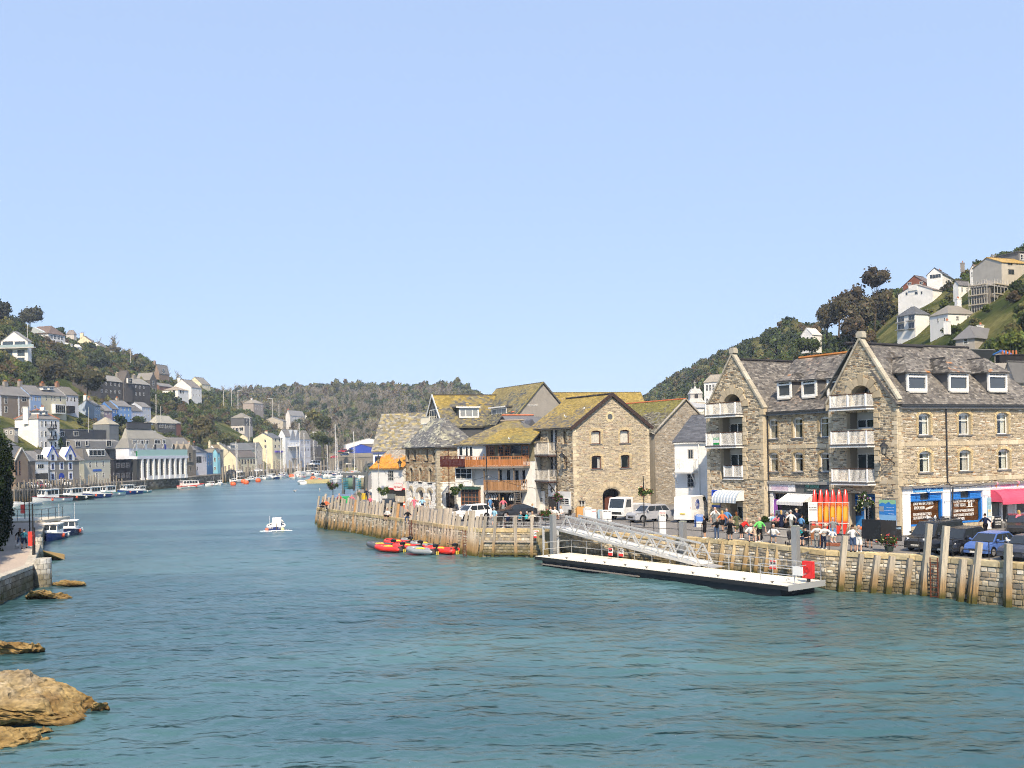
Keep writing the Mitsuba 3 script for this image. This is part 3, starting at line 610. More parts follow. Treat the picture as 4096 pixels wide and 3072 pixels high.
def dormer(h,F,reg,q,dep,roofs=ROOFC,hip=1.0,frame=WHITE,off=.15,ov=.25,rise=.75):
 """Dormer with a white window in a slate cheeked box and a hipped roof of its own; the face stands at offset -off of the wall face."""
 B=Face(F.P(0,0,-off),F.ex); x0,y0,x1,y1=B.rect(reg,*q)
 d=put('dormer',MB().fb(B,x0+.05,y0 - .1,x1 - .05,y1+.1,-dep,-.12,(.12,.12,.125)),'slate',h)
 k=MB(); fw=.17
 for a,b,c_,e in ((x0,y0,x0+fw,y1),(x1 - fw,y0,x1,y1),(x0+fw,y0,x1 - fw,y0+fw+.04),(x0+fw,y1 - .07,x1 - fw,y1),(x0+fw,y1 - .33,x1 - fw,y1 - .2)): k.fb(B,a,b,c_,e,-.118,.05,frame)
 k.fb(B,x0+.1,y0 - .14,x1 - .1,y0 - .003,-.1,.12,(.6,.58,.54)); put('window_frame',k,'satin',d)
 put('pane',MB().fb(B,x0+fw,y0+fw,x1 - fw,y1 - .07,-.11,-.06,(.06,.07,.085)),'darkglass',d)
 z=y1+.03; pts=[B.P(x,z+dz,o) for x in (x0 - ov,x1+ov) for o in (ov,-dep) for dz in (-.06,.02)]+[B.P((x0+x1)/2+s*.1,z+rise,o) for s in (-1,1) for o in (-hip,-dep)]
 put('dormer_roof',MB().hull(pts,roofs[1]),'slate',d)
 a,b,c_,e=B.P(x0 - ov,z,ov),B.P(x1+ov,z,ov),B.P(x0 - ov,z,-dep),B.P(x1+ov,z,-dep); p,q,p2,q2=(B.P((x0+x1)/2+s*.1,z+rise,o) for o in (-hip,-dep) for s in (-1,1))
 for pt in ([a,b,q,p],[c_,a,p,p2],[b,e,q2,q]): shingle(d,pt,cols=roofs,lichen=(ORANGE,.62,0) if pt[0] is a else ((.05,.047,.042),.55,0),most=0)
 put('ridge',MB().tube([p+[0,0,.05],p2+[0,0,.05]],.09,(.05,.05,.052),6),'matte',d)
 return d
for q in ((1240,785,1432,1008),(1578,765,1782,990),(1930,742,2120,966)): dormer(blk,FA,'a4',q,3.0,off=.55,rise=.7,ov=.2)
for q in ((115,800,445,1095),(810,800,1130,1093),(1460,800,1772,1090)): dormer(blk,FB,'a8',q,3.2,off=.5,hip=1.25,rise=1.3,ov=.2)
# ---- the old warehouse, the houses and shops along the quay ----------------------------------------------------------------
rng=np.random.default_rng(5)
YEL,YEL2=(.26,.195,.055),(.2,.165,.07)
def roofpts(h,over=.3,lift=0.0):
 P,o=h.P,over; return [P(-o,-o,h.ze),P(h.W+o,-o,h.ze),P(h.W+o,h.D+o,h.ze),P(-o,h.D+o,h.ze)]
def gable_tiles(h,over=.3,both=False,**kw):  # ridge along the side (gable on the front): left slope, or ridge along the front: front slope
 P,o=h.P,over; zr=h.zr+.16
 if h.ridge == 'S':
  sl=(h.zr - h.ze)/(h.W/2); e=h.ze - sl*o+.16
  return shingle(h.k,[P(-o,h.D+.15,e),P(-o,-.3,e),P(h.W/2,-.3,zr),P(h.W/2,h.D+.15,zr)],**kw)
 sl=(h.zr - h.ze)/(h.D/2); e=h.ze - sl*o+.16
 return shingle(h.k,[P(-.2,-o,e),P(h.W+.2,-o,e),P(h.W+.2,h.D/2,zr),P(-.2,h.D/2,zr)],**kw)
def hip_tiles(h,over=.3,inset=None,faces='FS',**kw):
 a,b,c,d=roofpts(h,over); i=min(h.W,h.D)/2 if inset is None else inset
 p,q=(h.P(i,h.D/2,h.zr),h.P(h.W - i,h.D/2,h.zr)) if h.W >= h.D else (h.P(h.W/2,i,h.zr),h.P(h.W/2,h.D - i,h.zr))
 if h.W<h.D: F,S_=[a,b,p],[d,a,p,q]
 else: F,S_=[a,b,q,p],[d,a,p]
 if 'F' in faces: shingle(h.k,F,**kw)
 if 'S' in faces: shingle(h.k,S_,**kw)
# 1. warehouse: gable to the right, lichened roof
c=at(*G('a2',828,735),113.8)[:2]
wh=House('warehouse','tall rubble stone warehouse with a yellow lichened roof and brown bargeboards beside the gangway',c,(.88,.47),10.7,9.9,ZQ,12.45,16.0,(.45,.4,.3),(.10,.095,.09),'gable','S','building',.35,walls=False)
wh.ridge='S'; h=wh.k; F,Sd=wh.F,wh.S
hol=[]
for q,cur in (((1088,768,1220,952),(0,1,(.62,.6,.53))),((1486,758,1614,943),(0,1,(.62,.6,.53))),((1094,1113,1228,1296),(.72,1,(.5,.5,.48))),((1496,1102,1621,1284),(.0,.25,(.5,.5,.48)))):
 r=F.rect('a2',*q); g=near_window(h,F,r,.14,(.11,.035,.025),.14,0,SLATE,cur,.07); hol.append(g); brick_surround(h,F,r,.14,.3,[(.62,.51,.32),(.56,.46,.29)])
r=F.rect('b5',1930,165,2155,520); r=(r[0],ZQ,r[2],r[3]); hol.append(arched(r,.8)); ra=r
r5=F.rect('b5',1632,325,1714,432); hol.append(near_window(h,F,r5,0,WHITE,.1,.45,None,None,.06,2))
pg=Polygon([(0,ZQ - .2),(10.7,ZQ - .2),(10.7,12.45),(5.35,15.95),(0,12.45)])
WST=[(.43,.37,.27),(.36,.31,.24),(.50,.44,.34),(.3,.26,.215),(.46,.39,.25),(.38,.28,.2)]
stone_wall(h,F,pg,hol,.125,.42,cols=WST,mortar=(.48,.43,.34))
voussoirs(h,F,(ra[0]+ra[2])/2,ra[3] - .8,1,1.55,(ra[2] - ra[0])/2,11,0,.06,QUOIN,'arch_stone')
put('doorway',MB().fb(F,ra[0],ZQ,ra[2],ra[3],-1.2,-1.0,(.02,.02,.022)).fb(F,ra[0]+.9,ZQ,ra[0]+1.9,ra[3] - 1.0,-.98,-.9,(.12,.045,.03)),'satin',h)
quoins(h,F,0,ZQ,12.2,1,.75,.45,.4,cols=[(.6,.53,.39),(.54,.47,.35)]); quoins(h,F,10.7,ZQ,12.3,-1,.6,.35,.4,cols=[(.56,.48,.35)])
cx,cz=S(F,'a2',1345,577); voussoirs(h,F,cx,cz,.34,.62,1,12,-np.pi/2,.05,[(.64,.55,.35)],'plaque_ring')
put('plaque',MB().poly(F,LineString([(cx,cz),(cx+.001,cz)]).buffer(.34),0,.06,(.1,.11,.115)),'satin',h)
pgS=sbox(0,ZQ - .2,9.9,12.45); hs=[]
for q in ((330,788,386,940),(692,775,746,958),(700,1120,752,1300),(332,1120,386,1290)):
 r=Sd.rect('a2',*q); hs.append(near_window(h,Sd,r,.14,(.11,.06,.04),.16,0,SLATE,None,.06))
for q in ((486,760,614,935),(486,1130,614,1300)):
 r=Sd.rect('a2',*q); r=(r[0],r[1] - (.9 if q[1]<900 else .9),r[2],r[3]); hs.append(sbox(*r)); put('loading_door',MB().fb(Sd,r[0],r[1],r[2],r[3],-.6,-.5,(.05,.055,.06)).fb(Sd,r[0]+.5,r[1],r[0]+.95,r[3],-.498,-.44,(.5,.5,.5)),'satin',h)
stone_wall(h,Sd,pgS,hs,.15,.36,cols=STONES,wts=STW,most=150)
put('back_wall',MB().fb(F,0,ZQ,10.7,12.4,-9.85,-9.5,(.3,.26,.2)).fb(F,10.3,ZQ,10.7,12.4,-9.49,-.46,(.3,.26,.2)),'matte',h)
gable_tiles(wh,.35,cols=[(.15,.125,.08),(.2,.16,.08),(.12,.11,.09),(.24,.18,.07)],lichen=(YEL,.46,.75),tw=.42,th=.24,lscale=.35)
for a,b in (((-.4,12.2),(5.35,16.25)),((5.35,16.25),(11.1,12.2))): put('bargeboard',MB().bar(F.P(*a,.3),F.P(*b,.3),.08,.4,(.055,.035,.03)),'satin',h)
put('ridge',MB().tube([F.P(5.35,16.28,.3),F.P(5.35,16.28,-10)],.14,(.06,.055,.055),6),'matte',h)
for (x0,y0,x1,y1) in ((318,935,614,1095),(322,1302,618,1448)):
 r=Sd.rect('a2',x0,y0,x1,y1); balcony(h,Sd,r[0],r[2],r[1],r[3],o=1.15,fascia=(.09,.045,.04),deck=(.2,.2,.2),col=(.52,.5,.46),rail=(.1,.1,.1),step=.13)
 for x in (r[0]+.3,r[2] - .3): put('bracket',MB().bar(Sd.P(x,r[1] - 1.5,.02),Sd.P(x,r[1] - .25,1.1),.09,.09,(.03,.03,.03)),'satin',h)
put('downpipe',MB().tube([Sd.P(S(Sd,'a2',620,1000)[0],12.3,.15),Sd.P(S(Sd,'a2',620,1000)[0],ZQ,.15)],.06,(.025,.025,.027),8),'satin',h)
for q in ((1047,200,1205,455),(1370,207,1536,455)):
 r=Sd.rect('b5',*q); put('white_panel',MB().fb(Sd,r[0],ZQ,r[2],r[3],.04,.1,(.72,.72,.7)),'matte',h); window(h,Sd,(r[0]+.45,ZQ+.9,r[2] - .3,r[3] - .75),bars=(2,3),proud=.13)
r=Sd.rect('b5',1250,100,1345,272); put('sign_board',MB().fb(Sd,r[0],r[1],r[2],r[3],.06,.12,(.72,.72,.7)).poly(Sd,LineString([((r[0]+r[2])/2,(r[1]+r[3])/2),((r[0]+r[2])/2,(r[1]+r[3])/2+.01)]).buffer(.33),.122,.13,(.08,.08,.09)),'satin',h)
for q in ((1250,275,1345,455),): r=Sd.rect('b5',*q); put('door',MB().fb(Sd,r[0],ZQ,r[2],r[3],.01,.06,(.02,.02,.025)),'satin',h)
# 2. white house with timber balconies
c=np.array([-7.0,124.4]); W2=math.hypot(9.6,5.2)
bh=House('balcony_house','white house with orange timber balconies and a mossy yellow hipped roof left of the warehouse',c,(9.6,-5.2),W2,9.0,ZQ,10.7,13.6,(.66,.66,.64),(.12,.115,.1),'hip','F','house',.35)
h,F=bh.k,bh.F
hip_tiles(bh,.35,cols=[(.2,.17,.09),(.15,.13,.1),(.25,.2,.09)],lichen=(YEL2,.48,.2),tw=.36,th=.22)
r=F.rect('a1',1160,760,1795,955); p0,p1=F.P(r[0],10.75,1.5),F.P(W2+.2,10.75,1.5); q0,q1=F.P(r[0]+1.6,12.6,-2.2),F.P(W2+.2,12.6,-2.2)
put('porch_roof',MB().hull([x+[0,0,d] for x in (p0,p1,q0,q1) for d in (-.1,0)],(.1,.1,.1)),'slate',h); shingle(h,[p0,p1,q1,q0],.4,.2,cols=[(.22,.18,.06),(.18,.155,.07),(.25,.2,.06)],lichen=(YEL,.42,.5),most=120)
put('ridge',MB().tube([bh.P(3.8,4.5,13.7),bh.P(W2 - 3.8,4.5,13.7)],.13,(.3,.25,.2),6),'matte',h)
OR,OR2,BRN=(.36,.15,.055),(.3,.17,.085),(.075,.022,.02)
r=F.rect('a1',1190,965,1795,1125); put('timber_cladding',MB().fb(F,r[0],r[1] - .6,W2 - .05,10.65,.0,.06,(.2,.18,.12)),'matte',h)
for q in ((1200,970,1235,1150),(1360,975,1440,1130),(1685,970,1790,1150),(1450,975,1530,1120),(1240,980,1310,1110)): window(h,F,F.rect('a1',*q),(.33,.13,.05),.1,(2,3),proud=.09)
window(h,F,F.rect('a1',1535,975,1680,1090),(.05,.05,.05),.06,proud=.08)
def deck(x0,z,x1,o,col,zt,step=.16,panels=False,under=(.2,.19,.18)):
 b=put('balcony_deck',MB().fb(F,x0,z - .22,x1,z,0,o,under),'matte',h)
 balustrade(h,F,x0+.05,x1 - .05,z,zt,o - .06,col,col,step,(0,.2,.4,.6,.8,1),bt=.07 if not panels else .12)
r=F.rect('a1',995,1125,1795,1262); deck(r[0],r[1],r[2],1.7,OR,r[3],.3)
b2=MB(); 
for i in range(26): x=r[0]+.1+(r[2] - r[0] - .2)*(i+.5)/26; b2.fb(F,x - .16,r[1]+.12,x+.16,r[3] - .35,1.58,1.62,np.array(OR)*(1+.2*rng.uniform(-1,1)))
put('board_panel',b2,'matte',h)
r=F.rect('a1',648,1120,995,1240); rb=(max(r[0],-1.6),r[1],r[2],r[3]); deck(rb[0],rb[1],rb[2] - .03,1.6,BRN,rb[3],.2,under=BRN); put('board_panel',MB().fb(F,rb[0]+.05,rb[1],rb[2] - .1,rb[3] - .35,1.5,1.53,BRN),'matte',h)
r3=F.rect('a1',1245,1450,1758,1590); deck(r3[0],r3[1],r3[2],1.6,OR2,r3[3],.4)
b2=MB()
for i in range(40): x=r3[0]+.1+(r3[2] - r3[0] - .2)*(i+.5)/40; b2.fb(F,x - .07,r3[1]+.08,x+.07,r3[3] - .12,1.44,1.5,np.array(OR2)*(1+.3*rng.uniform(-1,1)))
put('board_panel',b2,'matte',h)
for x in (1243,1445,1650): s=S(F,'a1',x,1400)[0]; put('balcony_post',MB().fb(F,s - .07,ZQ,s+.07,r[1]+1.3,1.3,1.44,(.16,.13,.1)),'matte',h)
for q in ((1368,1315,1408,1480),(1483,1315,1522,1480),(1600,1318,1640,1490),(1697,1318,1732,1490)): window(h,F,F.rect('a1',*q),(.03,.03,.03),.05,proud=.03)
for q in ((815,985,875,1120),(905,985,950,1125),(960,982,1015,1130)): window(h,F,F.rect('a1',*q),WHITE,.1,(1,1),proud=.04)
r=F.rect('a1',795,1280,1028,1535); put('bay',MB().fb(F,r[0],r[1],r[2],r[3],-.1,.55,(.68,.68,.66)),'matte',h)
rw=F.rect('a1',800,1285,1028,1440); B=Face(F.P(0,0,.56),F.ex); window(h,B,rw,WHITE,.1,(3,2))
r=F.rect('b5',75,145,390,180); put('shop_canopy',MB().fb(F,r[0],r[1],r[2],r[3],.0,.8,(.03,.07,.055)),'satin',h)
r=F.rect('b5',155,172,388,385); window(h,F,(r[0],ZQ+.6,r[2],r[3]),(.26,.12,.06),.12,(5,4),proud=.3)
r=F.rect('b5',480,225,905,440); put('shop_front',MB().fb(F,r[0],ZQ,r[2],r[3],.005,.06,(.02,.02,.022)),'satin',h)
def awning(h,F,r,out,cols,n,drop=.25,name='awning',curve=True,val=True):
 x0,z0,x1,z1=r; mb=MB(); t=np.linspace(0,1,6); 
 for i in range(n):
  a,b=x0+(x1 - x0)*i/n,x0+(x1 - x0)*(i+1)/n
  o=out*np.sin(t*np.pi/2) if curve else out*t; z=z1 - (z1 - z0 - drop)*(1 - np.cos(t*np.pi/2) if curve else t)
  v=np.concatenate([F.P(np.full(6,a),z,o+.02),F.P(np.full(6,b),z,o+.02)]); f=[[j,j+6,j+7,j+1] for j in range(5)]
  mb.add(v,f,cols[i % len(cols)]); 
  if val: mb.fb(F,a,z0,b,z0+drop,out,out+.02,cols[i % len(cols)])
 for x in (x0,x1):
  pgs=[(0,z1)]+list(zip(o,z)); v=np.array([F.P(x,zz,oo) for oo,zz in pgs]+[F.P(x,z0+drop,0)]); n_=len(v); mb.add(v,[[0,k,k+1] for k in range(1,n_ - 1)],cols[0])
 return put(name,mb,'plain',h)
BW=[(.03,.03,.03),(.7,.7,.68)]
awning(h,F,F.rect('b5',492,215,650,310),1.0,BW,15); awning(h,F,F.rect('b5',788,225,910,318),1.0,BW,11)
lsign(h,F,'Jack & Co',*S(F,'b5',690,238),.22,(.5,.45,.35),.07)
# stair to the lower balcony
st=thing('timber_staircase','steep open timber stair leaning up to the lower balcony of the white house','stairs')
a,b=F.P(S(F,'b5',985,500)[0],ZQ,2.2),F.P(S(F,'b5',925,205)[0],r3[1],1.65)
for s in (-.4,.4): put('stringer',MB().bar(a+F.ex*s,b+F.ex*s,.07,.22,(.15,.14,.13)),'matte',st)
for i in range(10): p=a+(b - a)*(i+.5)/10; put('tread',MB().bar(p - F.ex*.4,p+F.ex*.4,.22,.05,(.2,.18,.16)),'matte',st)
# 3. stone house with arched windows
c=at(*G('a1',510,1100),128.0)[:2]
sh=House('stone_house','three storey stone house with pointed window arches, white lower walls and a slate pyramid roof',c,(.86,.5),5.6,9.9,ZQ,10.55,14.4,(.4,.35,.27),(.11,.11,.112),'hip','F','house',.4,walls=False)
h=sh.k; hip_tiles(sh,.4,cols=[(.13,.13,.132),(.1,.1,.103),(.17,.165,.155),(.3,.3,.26)],wts=[.35,.35,.2,.1],lichen=((.36,.35,.26),.6,0),tw=.36,th=.22)
zw=S(sh.S,'a1',300,1475)[1]
for Fx,w,wins_ in ((sh.S,sh.D,[(135,1285,178,1470),(265,1285,305,1480),(395,1292,440,1490)]),(sh.F,sh.W,[])):
 hol=[]
 for q in wins_: r=Fx.rect('a1',*q); hol.append(near_window(h,Fx,r,.3,(.04,.035,.03),.2,0,DARK,(.3,.7,(.5,.5,.48)),.06)); voussoirs(h,Fx,(r[0]+r[2])/2,r[3] - .3,.36,.66,1.25,5,.0,.05,QUOIN,'arch_stone')
 if Fx is sh.S:
  for q in ((90,1022,125,1200),(185,1022,220,1175),(352,1022,388,1185),(448,1022,485,1210)): r=Fx.rect('a1',*q); hol.append(near_window(h,Fx,(r[0],r[1],r[2],10.3),0,(.06,.05,.04),.3,0,DARK,None,.05))
 stone_wall(h,Fx,sbox(0,zw,w,10.55),hol,.16,.36,cols=[(.36,.28,.17),(.27,.21,.14),(.43,.36,.26),(.3,.17,.09)],mortar=(.42,.36,.27),most=150)
 hw=[]
 if Fx is sh.S:
  for q,col in (((140,1570,175,1760),0),((255,1590,322,1800),1),((395,1595,440,1760),0)):
   r=Fx.rect('a1',*q); r=(r[0],ZQ+(.0 if col else .9),r[2],r[3]); hw.append(arched(r,.35)); voussoirs(h,Fx,(r[0]+r[2])/2,r[3] - .35,.4,.75,(r[2] - r[0])/.8,5,0,.07,QUOIN,'arch_stone'); put('doorway' if col else 'window',MB().fb(Fx,*r,-.35,-.3,(.06,.06,.065)),'satin',h)
 else:
  r=Fx.rect('b4',1840,415,1985,660); r=(max(r[0],1.2),ZQ,min(r[2],5.3),r[3]); hw.append(sbox(*r)); put('doorway',MB().fb(Fx,*r,-.8,-.7,(.03,.028,.025)),'satin',h)
 k=put('whitewashed_wall',MB().poly(Fx,sbox(0,ZQ - .2,w,zw).difference(unary_union(hw)),-.4,0,(.7,.7,.68)),'matte',h)
 R=rows(sbox(0,ZQ - .2,w,zw).difference(unary_union(hw)),.2,.4,rng,.02); pieces(k,'stone','stonework',Fx,R,-.01,.03,.03,pal(rng,len(R),[(.72,.72,.7),(.66,.66,.64)],None,.06),'matte',rng,.012,0)
 quoins(h,Fx,0 if Fx is sh.F else w,ZQ,10.4,1 if Fx is sh.F else -1,.7,.42,.36,cols=[(.42,.38,.3),(.36,.33,.26)])
put('downpipe',MB().tube([sh.F.P(1.6,10.4,.1),sh.F.P(1.6,ZQ,.1)],.06,(.1,.05,.035),8),'satin',h)
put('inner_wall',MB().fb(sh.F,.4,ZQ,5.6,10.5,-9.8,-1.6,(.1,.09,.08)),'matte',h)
put('skylight',MB().fb(Face(sh.P(3.2,1.2,11.9),sh.t,(-sh.m[0]*.72,-sh.m[1]*.72,.69)),0,0,.6,.8,0,.1,(.4,.48,.5)),'darkglass',h)
# 4. tall slate hung house behind with cross gable
c=at(*G('a1',600,690),142)[:2]
th=House('slate_house','tall slate hung house with yellow lichen roof and white dormer behind the quay houses',c,(.93,.36),20,9.3,ZQ,13.6,18.1,(.085,.09,.1),(.13,.12,.09),'gable','F','house',.3)
h=th.k; th.ridge='F'; gable_tiles(th,.3,cols=[(.15,.135,.09),(.12,.115,.1),(.2,.17,.08),(.08,.08,.08)],lichen=(YEL,.53,.6),tw=.42,th=.27)
th.wins('S','a1',[(415,480,508,690),(350,740,440,840)],bars=(3,1),proud=.05)
sl=rows(Polygon([(0,10),(th.D,10),(th.D,13.6),(th.D/2,18),(0,13.6)]),.3,.5,rng,.015); pieces(put('slate_hanging',MB().fb(th.S,.1,10,th.D - .1,10.1,0,.02,SLATE),'slate',h),'slate','slating',th.S,sl,0,.03,.01,pal(rng,len(sl),[(.09,.095,.105),(.12,.125,.13)],None,.25),'slate',rng,.006,60)
for a,b in (((-.5,13.3),(th.D/2,18.3)),((th.D/2,18.3),(th.D+.5,13.3))): put('bargeboard',MB().bar(th.S.P(*a,.25),th.S.P(*b,.25),.08,.3,WHITE),'satin',h)
put('balcony',MB().fb(th.S,1.0,S(th.S,'a1',350,690)[1],6,S(th.S,'a1',350,690)[1]+.12,0,1.0,WHITE),'satin',h); r=th.S.rect('a1',300,590,410,690); balustrade(h,th.S,1.0,5.5,r[1],r[3],.9,(.5,.5,.45),(.5,.5,.45))
r=th.F.rect('a1',815,460,1090,590); B=Face(th.F.P(0,0,-.9),th.F.ex); r=B.rect('a1',815,455,1092,592)
def boxdormer(hs,B,r,dep,col=(.7,.7,.69),bars=(3,1),roofc=(.06,.06,.065),cheek=(.14,.13,.1)):
 d=put('dormer',MB().fb(B,r[0],r[1],r[2],r[3],-dep,-.02,cheek),'slate',hs); put('dormer_roof',MB().fb(B,r[0] - .5,r[3]+.003,r[2]+.12,r[3]+.22,-dep,.3,roofc).fb(B,r[0] - .5,r[3]+.01,r[2]+.12,r[3]+.2,.303,.34,WHITE),'slate',d)
 window(d,B,r,col,.22,bars,proud=.02,glass=(.25,.27,.28))
boxdormer(h,B,r,3.6)
put('ridge',MB().tube([th.P(-.2,th.D/2,18.3),th.P(14,th.D/2,18.3)],.14,(.07,.06,.05),6),'matte',h)
c=at(*G('a1',1520,640),137)[:2]
cg=House('rendered_gable_house','grey rendered gable end with a mossy slate roof behind the yellow roofed balcony house',c,(.88,.47),10.6,14,ZQ,13.6,19.2,(.30,.285,.265),(.13,.12,.09),'gable','S','house',.2)
cg.ridge='S'; gable_tiles(cg,.2,cols=[(.14,.13,.08),(.1,.1,.09),(.19,.17,.09),(.07,.07,.07)],lichen=(YEL2,.5,.6),tw=.42,th=.27)
B=Face(cg.S.P(0,0,-1.3),cg.S.ex); boxdormer(cg.k,B,B.rect('a1',1268,455,1478,578),3.5)
put('vent',MB().fb(cg.F,*cg.F.rect('a1',1762,412,1910,420),0,.06,WHITE),'satin',cg.k)
put('verge',MB().bar(cg.F.P(-.3,13.5,.2),cg.F.P(5.3,19.4,.2),.1,.2,(.3,.27,.12)).bar(cg.F.P(5.3,19.4,.2),cg.F.P(10.9,13.5,.2),.1,.2,(.12,.12,.12)),'matte',cg.k)
c=at(*G('a2',300,500),155)[:2]
bk=House('lichened_roof_house','house behind the warehouse showing only its yellow lichened roof slope',c,(.96,.28),20,10,ZQ,13.3,19.0,(.3,.28,.25),(.14,.12,.08),'gable','F','house',.3); bk.ridge='F'
gable_tiles(bk,.3,cols=[(.2,.16,.08),(.24,.18,.08),(.26,.2,.12)],lichen=(YEL,.5,.6),tw=.42,th=.27,most=60)
for x0,y0,x1,y1,d in ((0,575,430,700,131),(130,530,470,640,136)):
 c=at(*G('a2',x0,y1),d)[:2]; zr=at(*G('a2',x0,y0),d+3)[2]; q=fit(Face((*c,0),(.9,.43)),'a2',x1,y1)
 sm=House('slate_cottage','low slate roof with a terracotta ridge tucked between the balcony house and the warehouse' if d>133 else 'slate cottage roof with red ridge and two small black edged gablets',c,(.9,.43),q,6,ZQ,zr - 1.6,zr,(.1,.1,.1),(.12,.125,.14),'gable','F','house',.15)
 put('ridge',MB().tube([sm.P(-.1,3,zr+.2),sm.P(q,3,zr+.2)],.14,(.5,.17,.09),6),'matte',sm.k)
 if d<133:
  for fx in (.03,.42):
   p=sm.P(q*fx,-.1,zr - 1.7); put('gablet',MB().hull([p,p+1.9*np.append(sm.t,0),p+.95*np.append(sm.t,0)+[0,0,1.25],p+[*(-sm.m*2.5),.6],p+[*(-sm.m*2.5+sm.t*1.9),.6],p+[*(-sm.m*2.5+sm.t*.95),1.25]],(.08,.085,.1)),'slate',sm.k)
# 5. mossy roofed stone house right of the warehouse
c=at(*G('a3',288,1358),126)[:2]
ms=House('mossy_roof_house','long grey stone house with a brown mossy roof and terracotta ridge right of the warehouse',c,(.86,.51),10.3,14,ZQ,11.7,15.9,(.33,.3,.25),(.1,.09,.06),'gable','S','house',.15,walls=False); ms.ridge='S'
gable_tiles(ms,.15,cols=[(.1,.088,.06),(.14,.125,.08),(.075,.068,.05),(.2,.19,.15)],lichen=((.16,.145,.04),.5,.7),tw=.34,th=.23)
stone_wall(ms.k,ms.F,Polygon([(0,ZQ),(10.3,ZQ),(10.3,11.7),(5.15,15.85),(0,11.7)]),[],.14,.4,cols=[(.33,.3,.26),(.27,.245,.21),(.4,.37,.32),(.3,.25,.19)],mortar=(.36,.33,.28),most=120)
put('wall',MB().fb(ms.S,0,ZQ,14,11.7,-10.2,0,(.3,.27,.22)),'matte',ms.k)
for a,b in (((-.3,11.6),(5.15,16.1)),((5.15,16.1),(10.6,11.6))): put('verge',MB().bar(ms.F.P(*a,.02),ms.F.P(*b,.02),.4,.14,(.36,.34,.3)),'matte',ms.k)
put('ridge',MB().tube([ms.P(5.15,-.1,16.12),ms.P(5.15,14,16.12)],.14,(.45,.15,.07),6),'matte',ms.k)
# 6. white house with balcony beside the block
c=at(*G('a3',612,1390),104)[:2]
wf=House('white_quay_house','narrow white house with a dark slate roof and small balcony squeezed beside the stone block',c,(.8,-.6),5.6,9,ZQ,10.35,13.1,(.72,.72,.71),(.1,.105,.12),'gable','F','house',.2)
wf.ridge='F'; gable_tiles(wf,.2,cols=[(.085,.09,.105),(.095,.1,.115)],tw=.5,th=.3,most=100); h,F=wf.k,wf.F
wf.wins('F','a3',[(838,1438,930,1600)],frame=(.35,.34,.32),bars=(2,1),proud=.03); wf.wins('F','a5',[(0,500,95,690)],frame=(.3,.3,.3),bars=(2,3)); wf.wins('F','a5',[(215,835,275,980)],bars=(1,1))
put('gutter',MB().fb(F,0,10.2,5.6,10.33,.01,.2,WHITE),'satin',h); x=S(F,'a5',165,400)[0]; put('downpipe',MB().tube([F.P(x,10.2,.1),F.P(x,ZQ,.1)],.06,WHITE,8),'satin',h)
r=F.rect('a5',-95,300,130,455); balcony(h,F,max(r[0],-.2),r[2],r[1],r[3],o=1.1,deck=WHITE,rail=WHITE,step=.16)
for xx in (.3,r[2] - .2): put('bracket',MB().bar(F.P(xx,r[1] - 1.5,.02),F.P(xx,r[1] - .25,1.0),.09,.09,WHITE),'satin',h)
put('ridge',MB().fb(F,3.6,13.2,5.2,13.5,-4.9,-4.2,(.45,.16,.08)),'matte',h)
# 7. white shop with orange lichened roof at the outer end, blue trimmed cafe behind
c=np.array([-20.3,142.0])
ic=House('ice_cream_shop','small white shop with bright orange lichen roof and open dark front',c,(5.2,-5.5),7.4,6.5,ZQ,7.75,10.2,(.72,.72,.7),(.2,.15,.09),'gable','F','shop',.25); ic.ridge='F'
gable_tiles(ic,.25,cols=[(.3,.27,.22),(.24,.22,.19),(.36,.33,.27)],lichen=((.5,.22,.03),.46,-.5),tw=.36,th=.25,lscale=.22)
h,F=ic.k,ic.F; ic.wins('F','z6',[(1462,1168,1558,1340)],frame=(.5,.5,.5),bars=(3,3)); 
r=F.rect('b4',1040,372,1283,590); put('shop_opening',MB().fb(F,r[0],ZQ,r[2],r[3],.005,.03,(.025,.024,.024)),'satin',h)
r2=F.rect('b4',1035,350,1283,373); put('fascia',MB().fb(F,r2[0],r2[1],r2[2],r2[3],.03,.08,(.55,.03,.05)),'satin',h); 
e=S(F,'b4',1192,337); pg=LineString([(e[0] - .55,e[1]),(e[0]+.55,e[1])]).buffer(.55); k=put('oval_sign',MB().poly(F,pg,.1,.13,(.6,.05,.06)).poly(F,pg.buffer(-.05),.1,.15,(.74,.72,.7)),'satin',h); lsign(h,F,"My Cone's",e[0] - .85,e[1] - .12,.25,(.5,.06,.05),.16,wid=1.7)
put('counter',MB().fb(F,r[2] - 1.9,ZQ+.5,r[2] - .1,ZQ+1.35,.031,.3,(.5,.45,.36)),'satin',h); put('display',MB().fb(F,r[0]+.3,ZQ+1.0,r[2] - 2.1,ZQ+1.6,.031,.3,(.15,.17,.17)),'satin',h)
put('verge',MB().bar(ic.S.P(6.6,7.6,.1),ic.S.P(3.25,10.4,.1),.14,.2,(.2,.17,.12)).bar(ic.S.P(3.25,10.4,.1),ic.S.P(-.1,7.6,.1),.14,.2,(.12,.1,.08)),'matte',h)
c=at(*G('z6',1212,1000),168)[:2]
cf=House('blue_trimmed_building','white building with blue trim and a long weathered slate roof behind the orange roofed shop',c,(.98,-.2),36,11,ZQ,10.4,16.6,(.72,.72,.7),(.2,.19,.17),'gable','F','building',.3); cf.ridge='F'
gable_tiles(cf,.3,cols=[(.2,.19,.165),(.15,.145,.13),(.27,.26,.23),(.32,.27,.14)],lichen=(YEL2,.58,.1),tw=.5,th=.32,lscale=.25,most=100)
